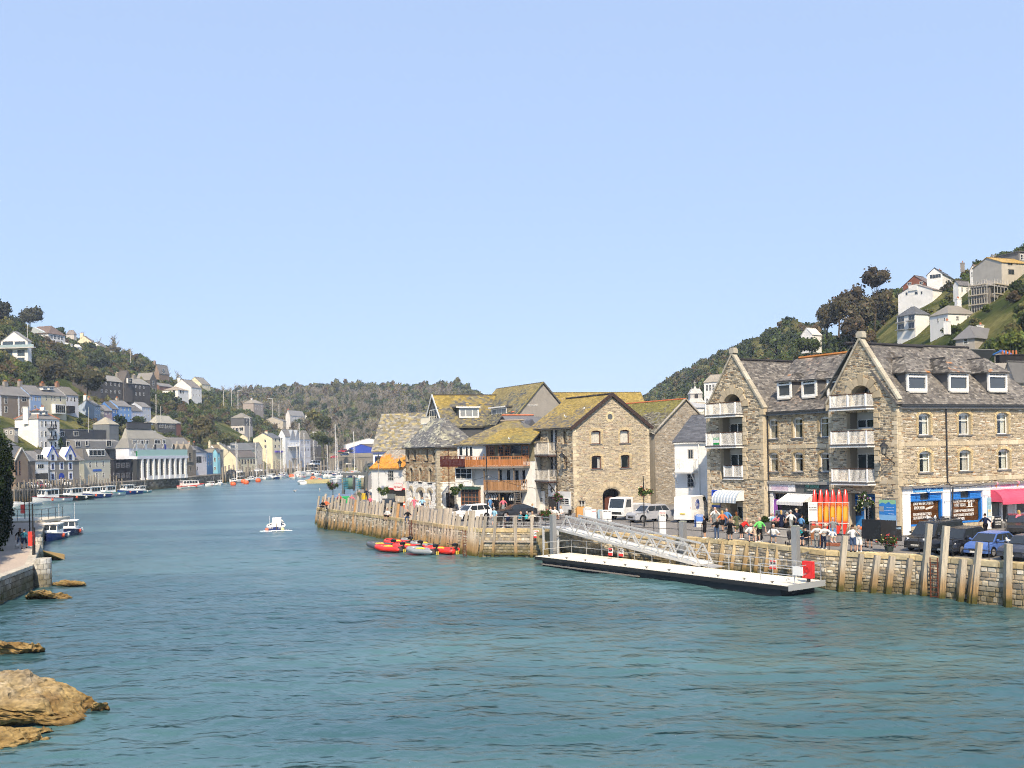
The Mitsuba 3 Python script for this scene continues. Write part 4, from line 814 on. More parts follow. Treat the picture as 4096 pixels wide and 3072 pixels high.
BLUE=(.05,.09,.33); put('fascia',MB().fb(cf.F,-.2,9.9,12,10.15,.0,.25,BLUE),'satin',cf.k); cf.wins('F','z6',[(1245,930,1440,1035)],frame=BLUE,bars=(3,1),proud=.04)
# ---- the west bank: riverside row, terraces and villas up the hillside -------------------------------------------------------
rng=np.random.default_rng(21)
def dhill(reg,x,y):
 a,k=ray(*G(reg,x,y)); return -73.25/(k+.55*a)
def dquay(reg,x,X=-119.0): return X/ray(*G(reg,x,900 if reg != 'z5' else 1500))[0]
def auto(h,face,nc,nr,w=.95,hg=1.5,top=.55,st=2.75,x0=.08,x1=.92,skip=(),**kw):
 F,L=(h.F,h.W) if face == 'F' else (h.S,h.D)
 for i in range(nc):
  for j in range(nr):
   if (i,j) in skip: continue
   cx=L*(x0+(x1 - x0)*(i+.5)/nc); z=h.ze - top - j*st
   ww=min(w,L*(x1 - x0)/nc*.8); window(h.k,F,(cx - ww/2,z - hg,cx+ww/2,z),**{**dict(bars=(2,2),proud=.03,fw=.12),**kw})
 return h
RS,RD,RB=(.17,.165,.16),(.10,.105,.115),(.12,.085,.07)
TF=(.24,.97)
def wb(name,label,reg,c,xr,xl,ye,yr,wall,roof=RS,t=TF,d=None,D=8,**kw):
 d=d or dhill(reg,*c); return corner_house(name,label,reg,c,d,t,xr,xl,ye,yr,wall,roof,D=D if xl is None else None,**kw)
def qb(name,label,reg,c,xr,xl,ye,yr,wall,roof=RS,**kw): return wb(name,label,reg,c,xr,xl,ye,yr,wall,roof,d=dquay(reg,c[0]),zb=3.1,**kw)
W_,CR,BR=(.74,.74,.73),(.68,.63,.46),(.20,.165,.135)
# riverside row
h=qb('chapel_hall','brown stone hall with slate roof and tall arched windows, left end of the row','z7',(205,905),585,None,600,345,BR,RD,D=10)
k=MB(); r=h.F.rect('z7',212,590,428,905); k.poly(h.F,Polygon([(r[0],3.2),(r[2],3.2),(r[2],r[3]),((r[0]+r[2])/2,r[3]+2.9),(r[0],r[3])]),.002,.7,(.24,.19,.15)); put('gable_wing',k,'matte',h.k)
B=Face(h.F.P(0,0,.7),h.F.ex)
for q in ((247,590,285,835),(308,590,342,835)): window(h.k,B,B.rect('z7',*q),(.2,.12,.09),.1,(1,3),proud=.04)
put('gable_coping',MB().bar(h.F.P(r[0] - .3,r[3] - .2,.75),h.F.P((r[0]+r[2])/2,r[3]+3.1,.75),.3,.2,(.5,.5,.48)).bar(h.F.P((r[0]+r[2])/2,r[3]+3.1,.75),h.F.P(r[2]+.3,r[3] - .2,.75),.3,.2,(.6,.6,.58)),'matte',h.k)
window(h.k,h.F,h.F.rect('z7',440,655,475,800),(.3,.22,.18),.1,(1,3))
h=qb('narrow_shop','narrow white shop with a gabled dormer and dark ground floor','z7',(585,905),800,None,595,432,W_,RS,D=9)
h.wins('F','z7',[(620,645,727,722),(612,492,716,578)],bars=(3,1),proud=.06); r=h.F.rect('z7',590,800,795,905); put('shop_front',MB().fb(h.F,r[0],3.2,r[2],r[3],.005,.05,(.06,.055,.05)),'satin',h.k)
h=qb('blue_trimmed_house','grey stone house with white quoins, blue gablets and a blue arched door','z7',(800,905),1312,None,602,412,(.25,.24,.225),(.09,.085,.08),D=8)
for q in ((855,638,892,732),(1003,625,1042,728),(1146,630,1186,732),(852,808,892,900),(1150,800,1190,890)):
 r=h.F.rect('z7',*q); put('surround',MB().fb(h.F,r[0] - .45,r[1] - .25,r[2]+.45,r[3]+.5,.002,.05,W_),'matte',h.k); window(h.k,h.F,r,(.12,.16,.4),.12,(1,2),proud=.08)
r=h.F.rect('z7',980,795,1062,905); put('door',MB().poly(h.F,arched((r[0],3.2,r[2],r[3]),.8),.003,.08,(.02,.05,.35)),'satin',h.k)
for q in ((848,488,895,582),(1140,485,1190,580)):
 r=h.F.rect('z7',*q); m=(r[0]+r[2])/2; d_=put('gablet',MB().poly(h.F,Polygon([(m - 1.7,r[1] - .3),(m+1.7,r[1] - .3),(m+1.7,r[3] - .4),(m,r[3]+1.9),(m - 1.7,r[3] - .4)]),-2.5,.02,W_),'matte',h.k)
 put('gablet_trim',MB().bar(h.F.P(m - 2.1,r[3] - .7,.12),h.F.P(m,r[3]+2.2,.12),.2,.22,(.03,.07,.42)).bar(h.F.P(m,r[3]+2.2,.12),h.F.P(m+2.1,r[3] - .7,.12),.2,.22,(.03,.07,.42)),'satin',d_); window(d_,h.F,r,(.12,.16,.4),.12,(1,2),proud=.08)
h=qb('cream_link_house','plain cream house squeezed between the blue trimmed house and the mansard inn','z7',(1312,905),1395,None,585,410,CR,RS,D=9)
h=qb('mansard_inn','pale inn with a slate mansard roof and one wide white dormer window','z7',(1395,905),1830,None,580,395,(.55,.53,.44),(.12,.115,.11),D=10,kind='mansard')
h.wins('F','z7',[(1476,603,1512,706),(1588,600,1617,702),(1693,598,1730,697),(1590,790,1620,870),(1695,785,1730,870)],bars=(2,2))
r=h.F.rect('z7',1480,405,1748,515); d_=put('dormer',MB().fb(h.F,r[0],r[1],r[2],r[3]+.15,-2.5,-.1,W_),'matte',h.k); window(d_,Face(h.F.P(0,0,-.1),h.F.ex),r,W_,.2,(4,1)); r=h.F.rect('z7',1540,732,1682,768); put('sign',MB().fb(h.F,*r,.01,.1,(.05,.13,.45)),'satin',h.k)
h=qb('dark_entrance','black fronted bar with a shaded balcony beside the hotel','z4',(240,1100),520,None,790,760,(.03,.03,.035),(.05,.05,.055),D=10,kind='flat')
auto(h,'F',3,2,1.4,1.5,.9,3.0,frame=(.2,.2,.22))
h=qb('hotel','long white hotel with glass fronted terrace, tall columns and a big slate mansard roof','z4',(492,1100),1240,262,590,425,(.6,.62,.68),(.2,.2,.19),kind='mansard')
hk,F=h.k,h.F
u_=MB(); p=[h.P(x,y,h.zr) for x in (1.2,h.W - 1.2) for y in (1.2,h.D - 1.2)]; zt=h.zr+3.2
u_.hull(p+[h.P(x,y,zt) for x in (3.0,h.W - 9) for y in (3.4,h.D - 1.5)],(.27,.26,.23)); put('upper_roof',u_,'slate',hk)
put('top_storey',MB().fb(F,3.2,zt - .1,h.W - 9,zt+1.6,-h.D+2,-3.2,(.1,.1,.11)).fb(F,2.8,zt+1.603,h.W - 8.7,zt+2.0,-h.D+2,-2.8,(.06,.06,.06)),'matte',hk)
B=Face(F.P(0,0,-3.2),F.ex)
for q in ((480,300,540,350),(545,300,600,350),(632,303,690,350),(742,303,770,350),(800,303,865,350),(875,303,930,350)): window(hk,B,B.rect('z4',*q),W_,.15,(2,1),proud=.05)
B=Face(F.P(0,0,-.35),F.ex)
for q in ((545,455,600,535),(620,455,650,530),(665,455,722,530),(750,455,805,530),(900,450,1000,525),(1035,448,1085,525)):
 r=B.rect('z4',*q); d_=put('dormer',MB().fb(B,r[0] - .2,r[1] - .1,r[2]+.2,r[3]+.25,-2,-.02,(.2,.2,.19)),'slate',hk); window(d_,B,r,W_,.18,(2,1))
F_ter=F.rect('z4',480,768,1245,1090)
put('ground_range',MB().fb(F,-2,3.15,h.W+.6,F_ter[3],.01,4.0,(.05,.055,.06)),'darkglass',hk); put('terrace',MB().fb(F,-2.3,F_ter[3]+.003,h.W+.9,F_ter[3]+.9,.01,4.5,(.6,.62,.7)),'matte',hk)
for i in range(9): x=h.W*(.02+.96*i/8); put('column',MB().fb(F,x - .45,3.9,x+.45,F_ter[3],4.0,4.45,W_).fb(F,x - .7,3.2,x+.7,3.9,4.0,4.6,W_),'matte',hk)
put('base_wall',MB().fb(F,4,3.15,h.W+.6,4.4,4.003,4.3,(.66,.66,.67)),'matte',hk)
put('glass_balustrade',MB().fb(F,-2,F_ter[3]+.91,h.W+.6,F_ter[3]+2.9,4.3,4.34,(.35,.52,.5)),'satin',hk)
h.wins('F','z4',[(565,630,600,670),(665,630,680,670),(755,630,785,668),(895,630,950,700),(1020,630,1055,690)],bars=(2,1),frame=(.5,.5,.55))
for i,(x,cc) in enumerate(((535,((.6,.6,.6),(.05,.3,.1))),(690,((.6,.6,.6),(.5,.05,.06))),(850,((.05,.05,.06),(.6,.6,.6))),(1012,((.08,.09,.35),(.5,.06,.08))),(1160,((.05,.05,.05),(.3,.3,.3))))):
 p=F.P(S(F,'z4',x,600)[0],S(F,'z4',x,650)[1],1.2); fk=thing('wall_flag',['green and white','white and red','black and white','red white and blue','black'][i]+' flag hanging from the hotel front above the terrace','flag')
 put('staff',MB().tube([p - [1.2,.3,.6],p+[0,0,2.6]],.05,(.7,.7,.68),6),'satin',fk)
 v=np.array([p+[0,y,z] for z in (2.4,.1,-2.2) for y in (0,.8,1.6)])+rng.uniform(-.15,.15,(9,3)); put('cloth',MB().add(v[:6],[[0,1,4,3],[1,2,5,4]],cc[0]).add(v[3:],[[0,1,4,3],[1,2,5,4]],cc[1]),'plain',fk)
h=qb('gothic_guildhall','grey stone hall with three pointed gablets over tall lancet windows','z4',(1245,1080),1590,None,620,412,(.21,.185,.155),RS,D=10)
for x,w,q in ((1285,75,(1275,665,1318,780)),(1388,75,(1375,660,1420,825)),(1487,75,(1473,660,1518,820))):
 a,b=fit(h.F,'z4',x - 50,620),fit(h.F,'z4',x+50,620); za=S(h.F,'z4',x,520)[1]
 g_=put('gablet',MB().poly(h.F,Polygon([(a,h.ze - 4.5),(b,h.ze - 4.5),(b,h.ze - .2),((a+b)/2,za),(a,h.ze - .2)]),-3,.3,(.25,.22,.18)),'matte',h.k); put('finial',MB().fb(h.F,(a+b)/2 - .15,za,(a+b)/2+.15,za+.9,-.2,.1,(.5,.47,.4)),'matte',g_)
 B=Face(h.F.P(0,0,.3),h.F.ex); window(g_,B,B.rect('z4',*q),(.4,.37,.3),.14,(2,1),proud=.05)
h.wins('F','z4',[(1395,890,1425,985),(1480,880,1520,985),(1270,960,1300,1070)],frame=(.4,.37,.3),bars=(2,1))
h=qb('white_balcony_house','white house with a slate roof and recessed balcony right of the gothic hall','z4',(1592,1040),1768,None,655,548,(.62,.62,.66),RD,D=9)
h.wins('F','z4',[(1595,725,1685,838),(1705,730,1718,815),(1738,730,1750,812),(1605,895,1622,960)],bars=(2,1),frame=(.3,.3,.32))
for i in range(2): h.chim(h.W*(.35+.5*i),4.5,1.2,.7,1.2,(.1,.1,.1),3)
h=qb('blue_house','tall light blue house with white sash windows on the riverside row','z4',(1952,1000),1992,1875,658,600,(.22,.48,.62),RD); h.wins('S','z4',[(1892,745,1922,820),(1895,900,1925,955)],bars=(1,2)); h.wins('F','z4',[(1965,740,1980,785)])
h=qb('pale_blue_house','narrow mid blue house set back left of the tall light blue house','z4',(1772,1010),1870,None,672,640,(.2,.36,.55),RS,D=7); auto(h,'F',2,2,.7)
h=wb('white_gable_house','white gabled house with cream chimney rising behind the blue houses','z4',(1918,1000),2010,1808,600,535,W_,(.22,.17,.1),d=dquay('z4',1918)+8,zb=3.1); h.chim(h.W*.4,3.5,1,.7,1.3,CR,2,pot=(.6,.55,.4))
h=qb('grey_end_house','grey rendered house at the right end of the blue row','z4',(1998,1000),2048,None,620,585,(.3,.29,.26),RS,D=8)
# middle terraces
h=wb('tall_white_house','tall white house with bays, iron balconies and a red ridged hipped roof','z2',(640,1600),985,245,1140,968,(.74,.74,.74),RS,kind='hip',over=.2)
h.wins('F','z2',[(x0,y0,x1,y0+95) for y0 in (1175,1345,1520) for x0,x1 in ((680,706),(742,776),(838,868),(903,936))],bars=(1,2),proud=.06)
for y in (1300,1480): r=h.F.rect('z2',790,y - 60,898,y+12); put('balcony',MB().fb(h.F,r[0],r[1],r[2],r[1]+.2,0,1,DARK),'matte',h.k); balustrade(h.k,h.F,r[0],r[2],r[1]+.2,r[3],.95,DARK,DARK,.3)
put('ridge',MB().tube([h.P(-.2,-.2,h.ze+.1),h.P(h.W/2,h.D/2,h.zr+.1),h.P(-.2,h.D+.2,h.ze+.1)],.16,(.42,.14,.07),6).tube([h.P(h.W/2,h.D/2,h.zr+.1),h.P(h.W,-.2,h.ze+.1)],.14,(.42,.14,.07),6),'matte',h.k)
p=h.S.P(fit(h.S,'z2',440,1130),0,.1); chimney(h.k,p,1.5,1,h.ze - 1.5,h.zr+.4,W_,0); p=h.P(h.W*.75,4,0); chimney(h.k,p,1.2,.9,h.ze,h.zr+.6,W_,2)
for i,x in enumerate((650,745)): q=h.F.rect('z2',x,1010,x+48,1070); B=Face(h.F.P(0,0,-1),h.F.ex); boxdormer(h.k,B,B.rect('z2',x,1015,x+48,1070),3,bars=(1,1),cheek=W_)
GRP='terraced houses on the hillside'
h=wb('brown_terrace_house','brown rendered terrace house with white quoins at the left edge of the terrace','z2',(-60,1085),500,None,735,572,(.26,.215,.175),RS); h.wins('F','z2',[(72,755,118,890),(362,755,442,852),(75,930,122,1042),(360,960,410,1042)],bars=(2,2)); h.chim(h.W*.58,4,1.6,.9,1.4,(.27,.25,.23),3,pot=(.5,.28,.1))
for x in (8,308,490): s=S(h.F,'z2',x,800)[0]; put('quoins',MB().fb(h.F,s - .3,h.ze - 7,s+.3,h.ze - .1,.003,.07,W_),'matte',h.k)
h=wb('blue_bay_house','powder blue terrace house with a bay between brown and cream neighbours','z2',(500,1080),682,None,735,575,(.30,.42,.66),RS); h.wins('F','z2',[(514,752,537,832),(578,768,608,842),(638,772,660,842),(565,915,605,960)],bars=(2,2)); h.chim(.3,4,1.4,.9,1.2,(.3,.27,.24),3)
h=wb('cream_terrace_house','cream terrace house with roof dormers and a white glazed porch','z2',(682,1075),1095,None,738,590,(.55,.52,.40),RS); h.wins('F','z2',[(752,758,778,845),(846,762,868,845),(897,764,922,850),(986,768,1014,852)],bars=(1,2)); r=h.F.rect('z2',858,900,1032,1060); put('porch',MB().fb(h.F,*r,0,1.4,W_),'matte',h.k); window(h.k,Face(h.F.P(0,0,1.4),h.F.ex),(r[0]+.2,r[1]+.3,r[2] - .2,r[3] - .3),bars=(5,1)); h.chim(h.W*.45,4,1.5,.9,1.2,(.33,.2,.14),3)
B=Face(h.F.P(0,0,-1.2),h.F.ex)
for x in (715,822): boxdormer(h.k,B,B.rect('z2',x,612,x+70,662),3,bars=(2,1),cheek=W_)
h=wb('white_bay_house','white bayed house with black porch at the right end of the terrace','z2',(1095,1070),1300,None,738,600,(.66,.66,.7),RS); h.wins('F','z2',[(1103,778,1128,856),(1168,780,1192,852),(1222,780,1250,860),(1222,928,1252,1002)],bars=(1,2)); h.chim(.6,4,1.5,.9,1.3,(.33,.2,.14),3); r=h.F.rect('z2',1090,930,1185,1045); put('porch',MB().fb(h.F,*r,0,1.5,(.03,.03,.035)),'matte',h.k)
h=wb('white_cottage','bright white gabled cottage with a tall white chimney','z2',(1540,1085),1600,1305,920,838,W_,(.1,.09,.085)); chimney(h.k,h.S.P(h.D*.4,0,-.6),1.0,.7,h.ze,h.zr+2.1,W_,2); h.wins('S','z2',[(1340,960,1408,975),(1345,1015,1365,1060)],bars=(1,1))
ROW=[('pale_blue_cottage','pale blue narrow cottage','z2',1568,1662,925,830,(.36,.44,.56)),('beige_cottage','beige narrow cottage','z2',1662,1727,985,870,(.42,.38,.3)),('pink_cottage','dusty pink cottage','z2',1727,1862,1005,905,(.42,.32,.36)),
       ('cobalt_cottage','cobalt blue cottage','z3',205,302,1182,1060,(.10,.22,.52)),('sky_blue_house','sky blue house with two roof dormers','z3',302,520,1135,1035,(.22,.38,.68)),('lilac_white_house','pale lilac white house','z3',522,700,1212,1115,(.5,.54,.68)),('pale_gable_house','pale blue-white gable fronted house with dark slate roof','z3',702,845,1150,1068,(.5,.54,.62))]
for i,(n,l,reg,x0,x1,ye,yr,col) in enumerate(ROW):
 h=wb(n,l+' in the coloured hillside row',reg,(x0,1370 if reg == 'z3' else 1160),x1,None,ye,yr,col,(.11,.105,.1) if i % 2 else RS,D=7,mat='matte',t=(.2,.98))
 auto(h,'F',2 if x1 - x0<150 else 3,2,.7,1.2,.5,2.6)
 if i in (0,4): h.chim(h.W*.5,3.5,1.2,.8,1.0,(.4,.36,.3),3)
h=wb('stone_almshouses','long dark stone terrace with steep gables, tall chimneys and pale window surrounds','z3',(-165,925),830,None,690,585,(.085,.08,.078),(.21,.205,.19),D=9,t=(.25,.97))
for x,w in ((-85,90),(450,72)):
 a,b=fit(h.F,'z3',x - w,700),fit(h.F,'z3',x+w,700); za=S(h.F,'z3',x,545)[1]
 put('gable',MB().poly(h.F,Polygon([(a,h.ze - 9),(b,h.ze - 9),(b,h.ze),((a+b)/2,za),(a,h.ze)]),-4,.5,(.11,.1,.095)),'matte',h.k)
auto(h,'F',12,2,.9,1.5,.6,3.4,frame=(.5,.5,.5)); 
for f_ in (.22,.58,.86): h.chim(h.W*f_,4.5,2.0,1.1,1.6,(.27,.25,.22),4,pot=(.5,.42,.3))
B=Face(h.F.P(0,0,.5),h.F.ex); r=B.rect('z3',440,680,512,760); put('oriel',MB().fb(B,*r,0,.8,W_),'matte',h.k); window(h.k,Face(B.P(0,0,.8),B.ex),r,bars=(3,2))
h=wb('stone_end_gable','gabled dark stone end house of the almshouse terrace','z3',(832,925),942,None,700,578,(.13,.12,.112),(.2,.195,.18),D=9,ridge='S',t=(.25,.97)); h.wins('F','z3',[(870,720,905,795),(875,840,915,915)],bars=(2,2),frame=(.5,.5,.48))
h=wb('white_villa','white two storey villa with a hipped roof below the white gabled houses','z3',(1300,1085),1470,1038,868,800,W_,(.24,.2,.16),kind='hip',over=.3); h.wins('S','z3',[(1208,872,1245,925),(1200,1000,1258,1040)],bars=(1,1),frame=(.1,.1,.1)); h.wins('F','z3',[(1325,870,1352,930),(1370,870,1390,930),(1325,1000,1360,1040)],bars=(1,1),frame=(.2,.2,.2))
h=wb('white_gabled_terrace','bright white gabled terrace house with stubby chimney above the villa','z3',(1520,1090),1685,1195,825,690,W_,(.16,.15,.14)); auto(h,'F',3,2,.8,1.6,.6,3.2,bars=(1,2)); chimney(h.k,h.S.P(h.D*.35,0,-.5),1.6,.8,h.ze,h.zr+.9,W_,0)
h=wb('cream_gabled_terrace','cream gabled terrace house behind the white gabled one','z3',(1690,1010),1830,1450,770,652,CR,(.18,.17,.15)); auto(h,'F',3,2,.8,1.6,.6,3.2,bars=(1,2))
h=wb('gothic_villa','tall narrow stone villa with a dark timbered gable against the sky','z3',(985,740),1150,900,580,445,(.25,.19,.15),RS); h.chim(.2,3,1.2,.9,1.8,(.3,.24,.2),3); h.wins('F','z3',[(1032,520,1075,620)],bars=(2,1))
h=wb('slate_barn','low grey slate roofed outbuilding behind the villa','z3',(985,880),1220,None,800,748,(.2,.12,.1),RS,D=6)
h=wb('hillside_bungalow','low bungalow with a flared grey roof and shaded veranda above the hotel','z3',(960,1560),1265,805,1415,1285,(.1,.1,.1),(.33,.32,.28),kind='hip'); auto(h,'F',6,1,1.2,1.8,.4,frame=(.5,.5,.5))
h=wb('white_garage','plain white gabled outbuilding beside the bungalow','z3',(820,1515),880,592,1418,1380,W_,(.1,.1,.1))
h=wb('brick_wing','red brick end of the bungalow with grey hipped roof','z3',(1268,1600),1340,None,1420,1360,(.2,.1,.08),(.25,.25,.24),D=6,kind='hip')
h=wb('modern_white_house','large modern white gabled house with glass balconies at the far left','z1',(465,1480),520,15,1090,930,W_,(.2,.2,.2),t=(.1,.99),over=.5)
h.wins('S','z1',[(45,1100,220,1200),(245,1100,425,1200),(82,1240,208,1345),(290,1240,412,1345),(290,1370,412,1470)],frame=(.2,.2,.22),bars=(2,1),glass=(.06,.09,.13)); r=h.S.rect('z1',20,1205,545,1222); put('terrace_slab',MB().fb(h.S,r[0],r[1],r[2]+1.5,r[3],0,1.8,(.5,.5,.5)),'matte',h.k); put('glass_balustrade',MB().fb(h.S,r[0],r[3],r[2]+1.5,r[3]+1.1,1.7,1.74,(.3,.4,.45)),'satin',h.k)
h=wb('brown_roofed_house','white house with a broad brown hipped roof and glazed gable','z1',(805,1085),1080,405,968,822,(.66,.66,.68),(.14,.105,.09),kind='hip',inset=3.5,over=.5,t=(.3,.95)); auto(h,'S',5,1,1.6,2.0,.5,frame=W_); auto(h,'F',4,1,2,2.2,.5)
r=h.S.rect('z1',500,860,760,965); put('glazed_gable',MB().poly(h.S,Polygon([(r[0],r[1]),(r[2],r[1]),((r[0]*1.5+r[2]*.5)/2,r[3])]),-2,.4,(.4,.45,.48)),'satin',h.k)
h=wb('small_grey_house','small white house with grey roof half hidden by trees on the skyline','z1',(1230,1065),1270,1100,980,908,(.5,.48,.46),(.2,.18,.17),kind='hip')
h=wb('cream_gable_house','cream gable end with a wide brick topped chimney on the skyline','z1',(1520,1150),1560,1270,1105,1010,(.68,.62,.44),(.15,.13,.12)); chimney(h.k,h.S.P(h.D*.33,0,-.6),2.2,1,h.ze,h.zr+1.8,(.62,.57,.42),3,pot=(.3,.14,.1))
h=wb('white_skyline_row','low white gabled row stepping down the skyline','z1',(1690,1230),1800,1480,1195,1115,W_,(.12,.12,.12)); auto(h,'F',4,1)
h=wb('white_flat_house','small white flat roofed house at the end of the skyline row','z1',(1840,1320),1890,1760,1265,1255,W_,(.6,.6,.6),kind='flat')
h=wb('dark_slate_inn','dark slate hung inn with mansard bays and window boxes above the blue trimmed house','z2',(985,1640),1760,None,1318,1300,(.085,.09,.1),(.16,.165,.17),D=10,kind='flat',over=.1); h.wins('F','z2',[(998,1348,1068,1432),(1225,1345,1295,1428)],bars=(2,1),proud=.06)
r=h.F.rect('z2',1100,1485,1850,1640); put('lower_range',MB().hull([h.F.P(x,z,o) for x in (r[0],r[2]) for z,o in ((r[1],.002),(r[1],3.4),(r[3] - .6,3.0),(r[3],1.0),(r[3],.002))],(.2,.205,.21)),'slate',h.k); B=Face(h.F.P(0,0,3.4),h.F.ex)
for q in ((1100,1510,1160,1600),(1248,1508,1335,1600),(1418,1503,1470,1590),(1765,1500,1850,1600)): window(h.k,B,B.rect('z2',*q),W_,.16,(2,1),proud=.06)
r=h.F.rect('z2',1765,1235,1920,1660); put('turret',MB().fb(h.F,r[0],r[1] - 3,r[2],r[3],-5,1.2,(.15,.165,.18)).hull([h.F.P(x,r[3],o) for x in (r[0] - .2,r[2]+.2) for o in (-5.2,1.4)]+[h.F.P((r[0]+r[2])/2,r[3]+2.6,-2)],(.3,.28,.23)),'slate',h.k)
# riverside right part
h=wb('slate_hung_house','square house hung with dark slate over pale render, hipped roof','z5',(742,1010),868,510,706,620,(.12,.125,.135),(.2,.19,.165),kind='hip'); r=h.S.rect('z5',535,845,735,1000); put('lower_wall',MB().fb(h.S,0,r[1] - 3,h.D,r[3],.003,.1,(.5,.48,.46)).fb(h.F,0,r[1] - 3,h.W,r[3],.003,.1,(.4,.38,.37)),'matte',h.k); B=Face(h.S.P(0,0,.1),h.S.ex)
for q in ((545,870,580,925),(592,875,645,955),(655,868,720,925)): window(h.k,B,B.rect('z5',*q),bars=(2,1),proud=.1)
auto(h,'F',2,2,.8)
h=wb('square_grey_house','square grey rendered house with hipped roof and white chimney among poles','z5',(890,615),1052,715,465,400,(.36,.32,.29),(.24,.22,.19),kind='hip',over=.3); auto(h,'F',4,2,.8,1.6,.5,3.0,bars=(1,2)); h.chim(h.W*.3,4,1.4,.9,.8,W_,2)
h=wb('cream_inn','big cream house with slate roof and timbered grey gable end by the water','z5',(1205,1295),1362,880,1050,962,CR,RD,d=dquay('z5',1205,-124),zb=3.1); h.wins('S','z5',[(1068,1070,1100,1115),(1070,1160,1105,1212)],bars=(1,2)); chimney(h.k,h.S.P(h.D*.5,0,-4),1.4,1,h.ze,h.zr+.9,CR,3)
h2=h; h.wins('F','z5',[(1240,1055,1268,1105),(1305,1055,1330,1105),(1235,1160,1262,1208),(1300,1160,1325,1205)],bars=(1,2)); 
for x in (1238,1308): r=h.F.rect('z5',x,1255,x+55,1285); put('awning',MB().fb(h.F,r[0],r[1],r[2],r[3],0,1,(.12,.1,.4)),'plain',h.k)
h=wb('pale_blue_villa','tall pale blue and white house with pointed gablets right of the cream inn','z5',(1420,1300),1645,1300,1010,905,(.62,.66,.72),RS,d=dquay('z5',1420,-124),zb=3.1)
for x in (1525,1610): a,b=fit(h.F,'z5',x - 45,1000),fit(h.F,'z5',x+45,1000); put('gablet',MB().poly(h.F,Polygon([(a,h.ze - 2),(b,h.ze - 2),((a+b)/2,h.zr)]),-3,.4,(.3,.33,.38)),'matte',h.k)
auto(h,'F',4,3,1.0,1.7,.6,3.0); r=h.F.rect('z5',1460,1145,1710,1190); put('canopy',MB().fb(h.F,r[0],r[1],r[2],r[1]+.3,0,5,W_),'matte',h.k)
h=wb('white_shutter_house','white house with dark shuttered windows and a flared grey roof','z5',(1655,1300),1830,1640,1065,915,(.6,.62,.68),(.25,.235,.2),d=dquay('z5',1655,-122),zb=3.1,kind='hip',inset=4); auto(h,'F',3,2,1.1,1.7,.9,4.2,frame=(.06,.07,.12))
h=wb('dark_roof_lodge','low lodge with a big dark roof at the water side','z5',(1835,1300),2010,None,1180,1060,(.12,.11,.1),(.085,.08,.078),d=dquay('z5',1835,-122),zb=3.1,D=9)
h=qb('restaurant','long low restaurant with a brown roof and cream gable end on the quay','z5',(600,1480),945,395,1365,1255,CR,(.12,.105,.095),kind='gable'); auto(h,'F',6,1,1.6,2.2,.9,frame=(.3,.28,.26))
h=wb('slate_roof_house','grey house with a patchy slate roof and white framed dormer behind the restaurant','z5',(925,1400),1035,None,1225,1125,(.5,.48,.45),RD,d=dquay('z5',925,-124),zb=3.1,D=9,ridge='S'); auto(h,'F',2,2)
h=wb('patched_slate_house','wide house under a patched slate roof with a cream end chimney','z5',(470,1400),920,None,1245,1125,(.6,.57,.45),(.13,.135,.14),d=dquay('z5',470,-125),zb=3.1,D=9); B=Face(h.F.P(0,0,-.8),h.F.ex); boxdormer(h.k,B,B.rect('z5',505,1165,580,1225),3,bars=(2,1),cheek=W_); chimney(h.k,h.P(-.4,4.5,0),1,.9,h.ze - 2,h.zr+.2,CR,0)
h=wb('bay_villa','white villa with two storey bays and a roof terrace','z5',(1500,895),1735,1420,665,585,(.6,.6,.6),(.25,.25,.25)); auto(h,'F',4,2,1.2,1.7,.5,3.2); h.chim(h.W*.2,4,1.2,.9,1.2,(.5,.2,.15),3)
h=wb('timbered_villa','white villa with a dark timbered gable at the edge of the trees','z5',(1830,880),1895,1735,700,610,W_,(.25,.25,.23)); auto(h,'F',2,2,.9,1.6,.6,3.2); auto(h,'S',2,2,.9,1.6,.6,3.2)
h=wb('white_gable_bungalow','grey roofed bungalow with a white open gable','z5',(1380,870),1430,1010,765,695,(.45,.42,.36),(.14,.145,.155)); auto(h,'S',4,1,1.2)
EX=[('cream_outbuilding','small cream building below the slate hung house','z5',(790,1115),815,630,1040,985,CR,RS),('garden_shed_house','pale flat fronted house left of the modern white one','z2',(240,1500),300,60,1300,1290,(.3,.29,.28),RD),('white_link_house','white rendered house between the brown roofed house and the cream gable','z1',(1180,1190),1210,995,1140,1115,W_,RS),
 ('summer_house','tiny white summer house below the cream gable on the left hill','z1',(1290,1240),1350,1208,1190,1152,W_,(.6,.6,.6)),('low_slate_house','low slate roofed house at the bottom left above the hall roof','z7',(180,330),260,-60,330,255,(.3,.28,.26),RD),('terrace_end_villa','pale blue end villa behind the cream gabled terrace','z3',(1800,1010),1832,1700,790,750,(.4,.52,.68),RS),('mid_hill_cottage','grey cottage tucked below the almshouses','z3',(520,1120),640,480,1075,1040,(.42,.4,.38),RD),('veranda_house','white house with dark veranda right of the restaurant','z5',(1080,1420),1150,1035,1290,1255,(.55,.52,.5),RS)]
for n_,l_,reg,c_,xr,xl,ye,yr,wc,rc in EX: h=wb(n_,l_,reg,c_,xr,xl,ye,yr,wc,rc); auto(h,'F',2,1,.9); auto(h,'S',2,1,.9,1.2)
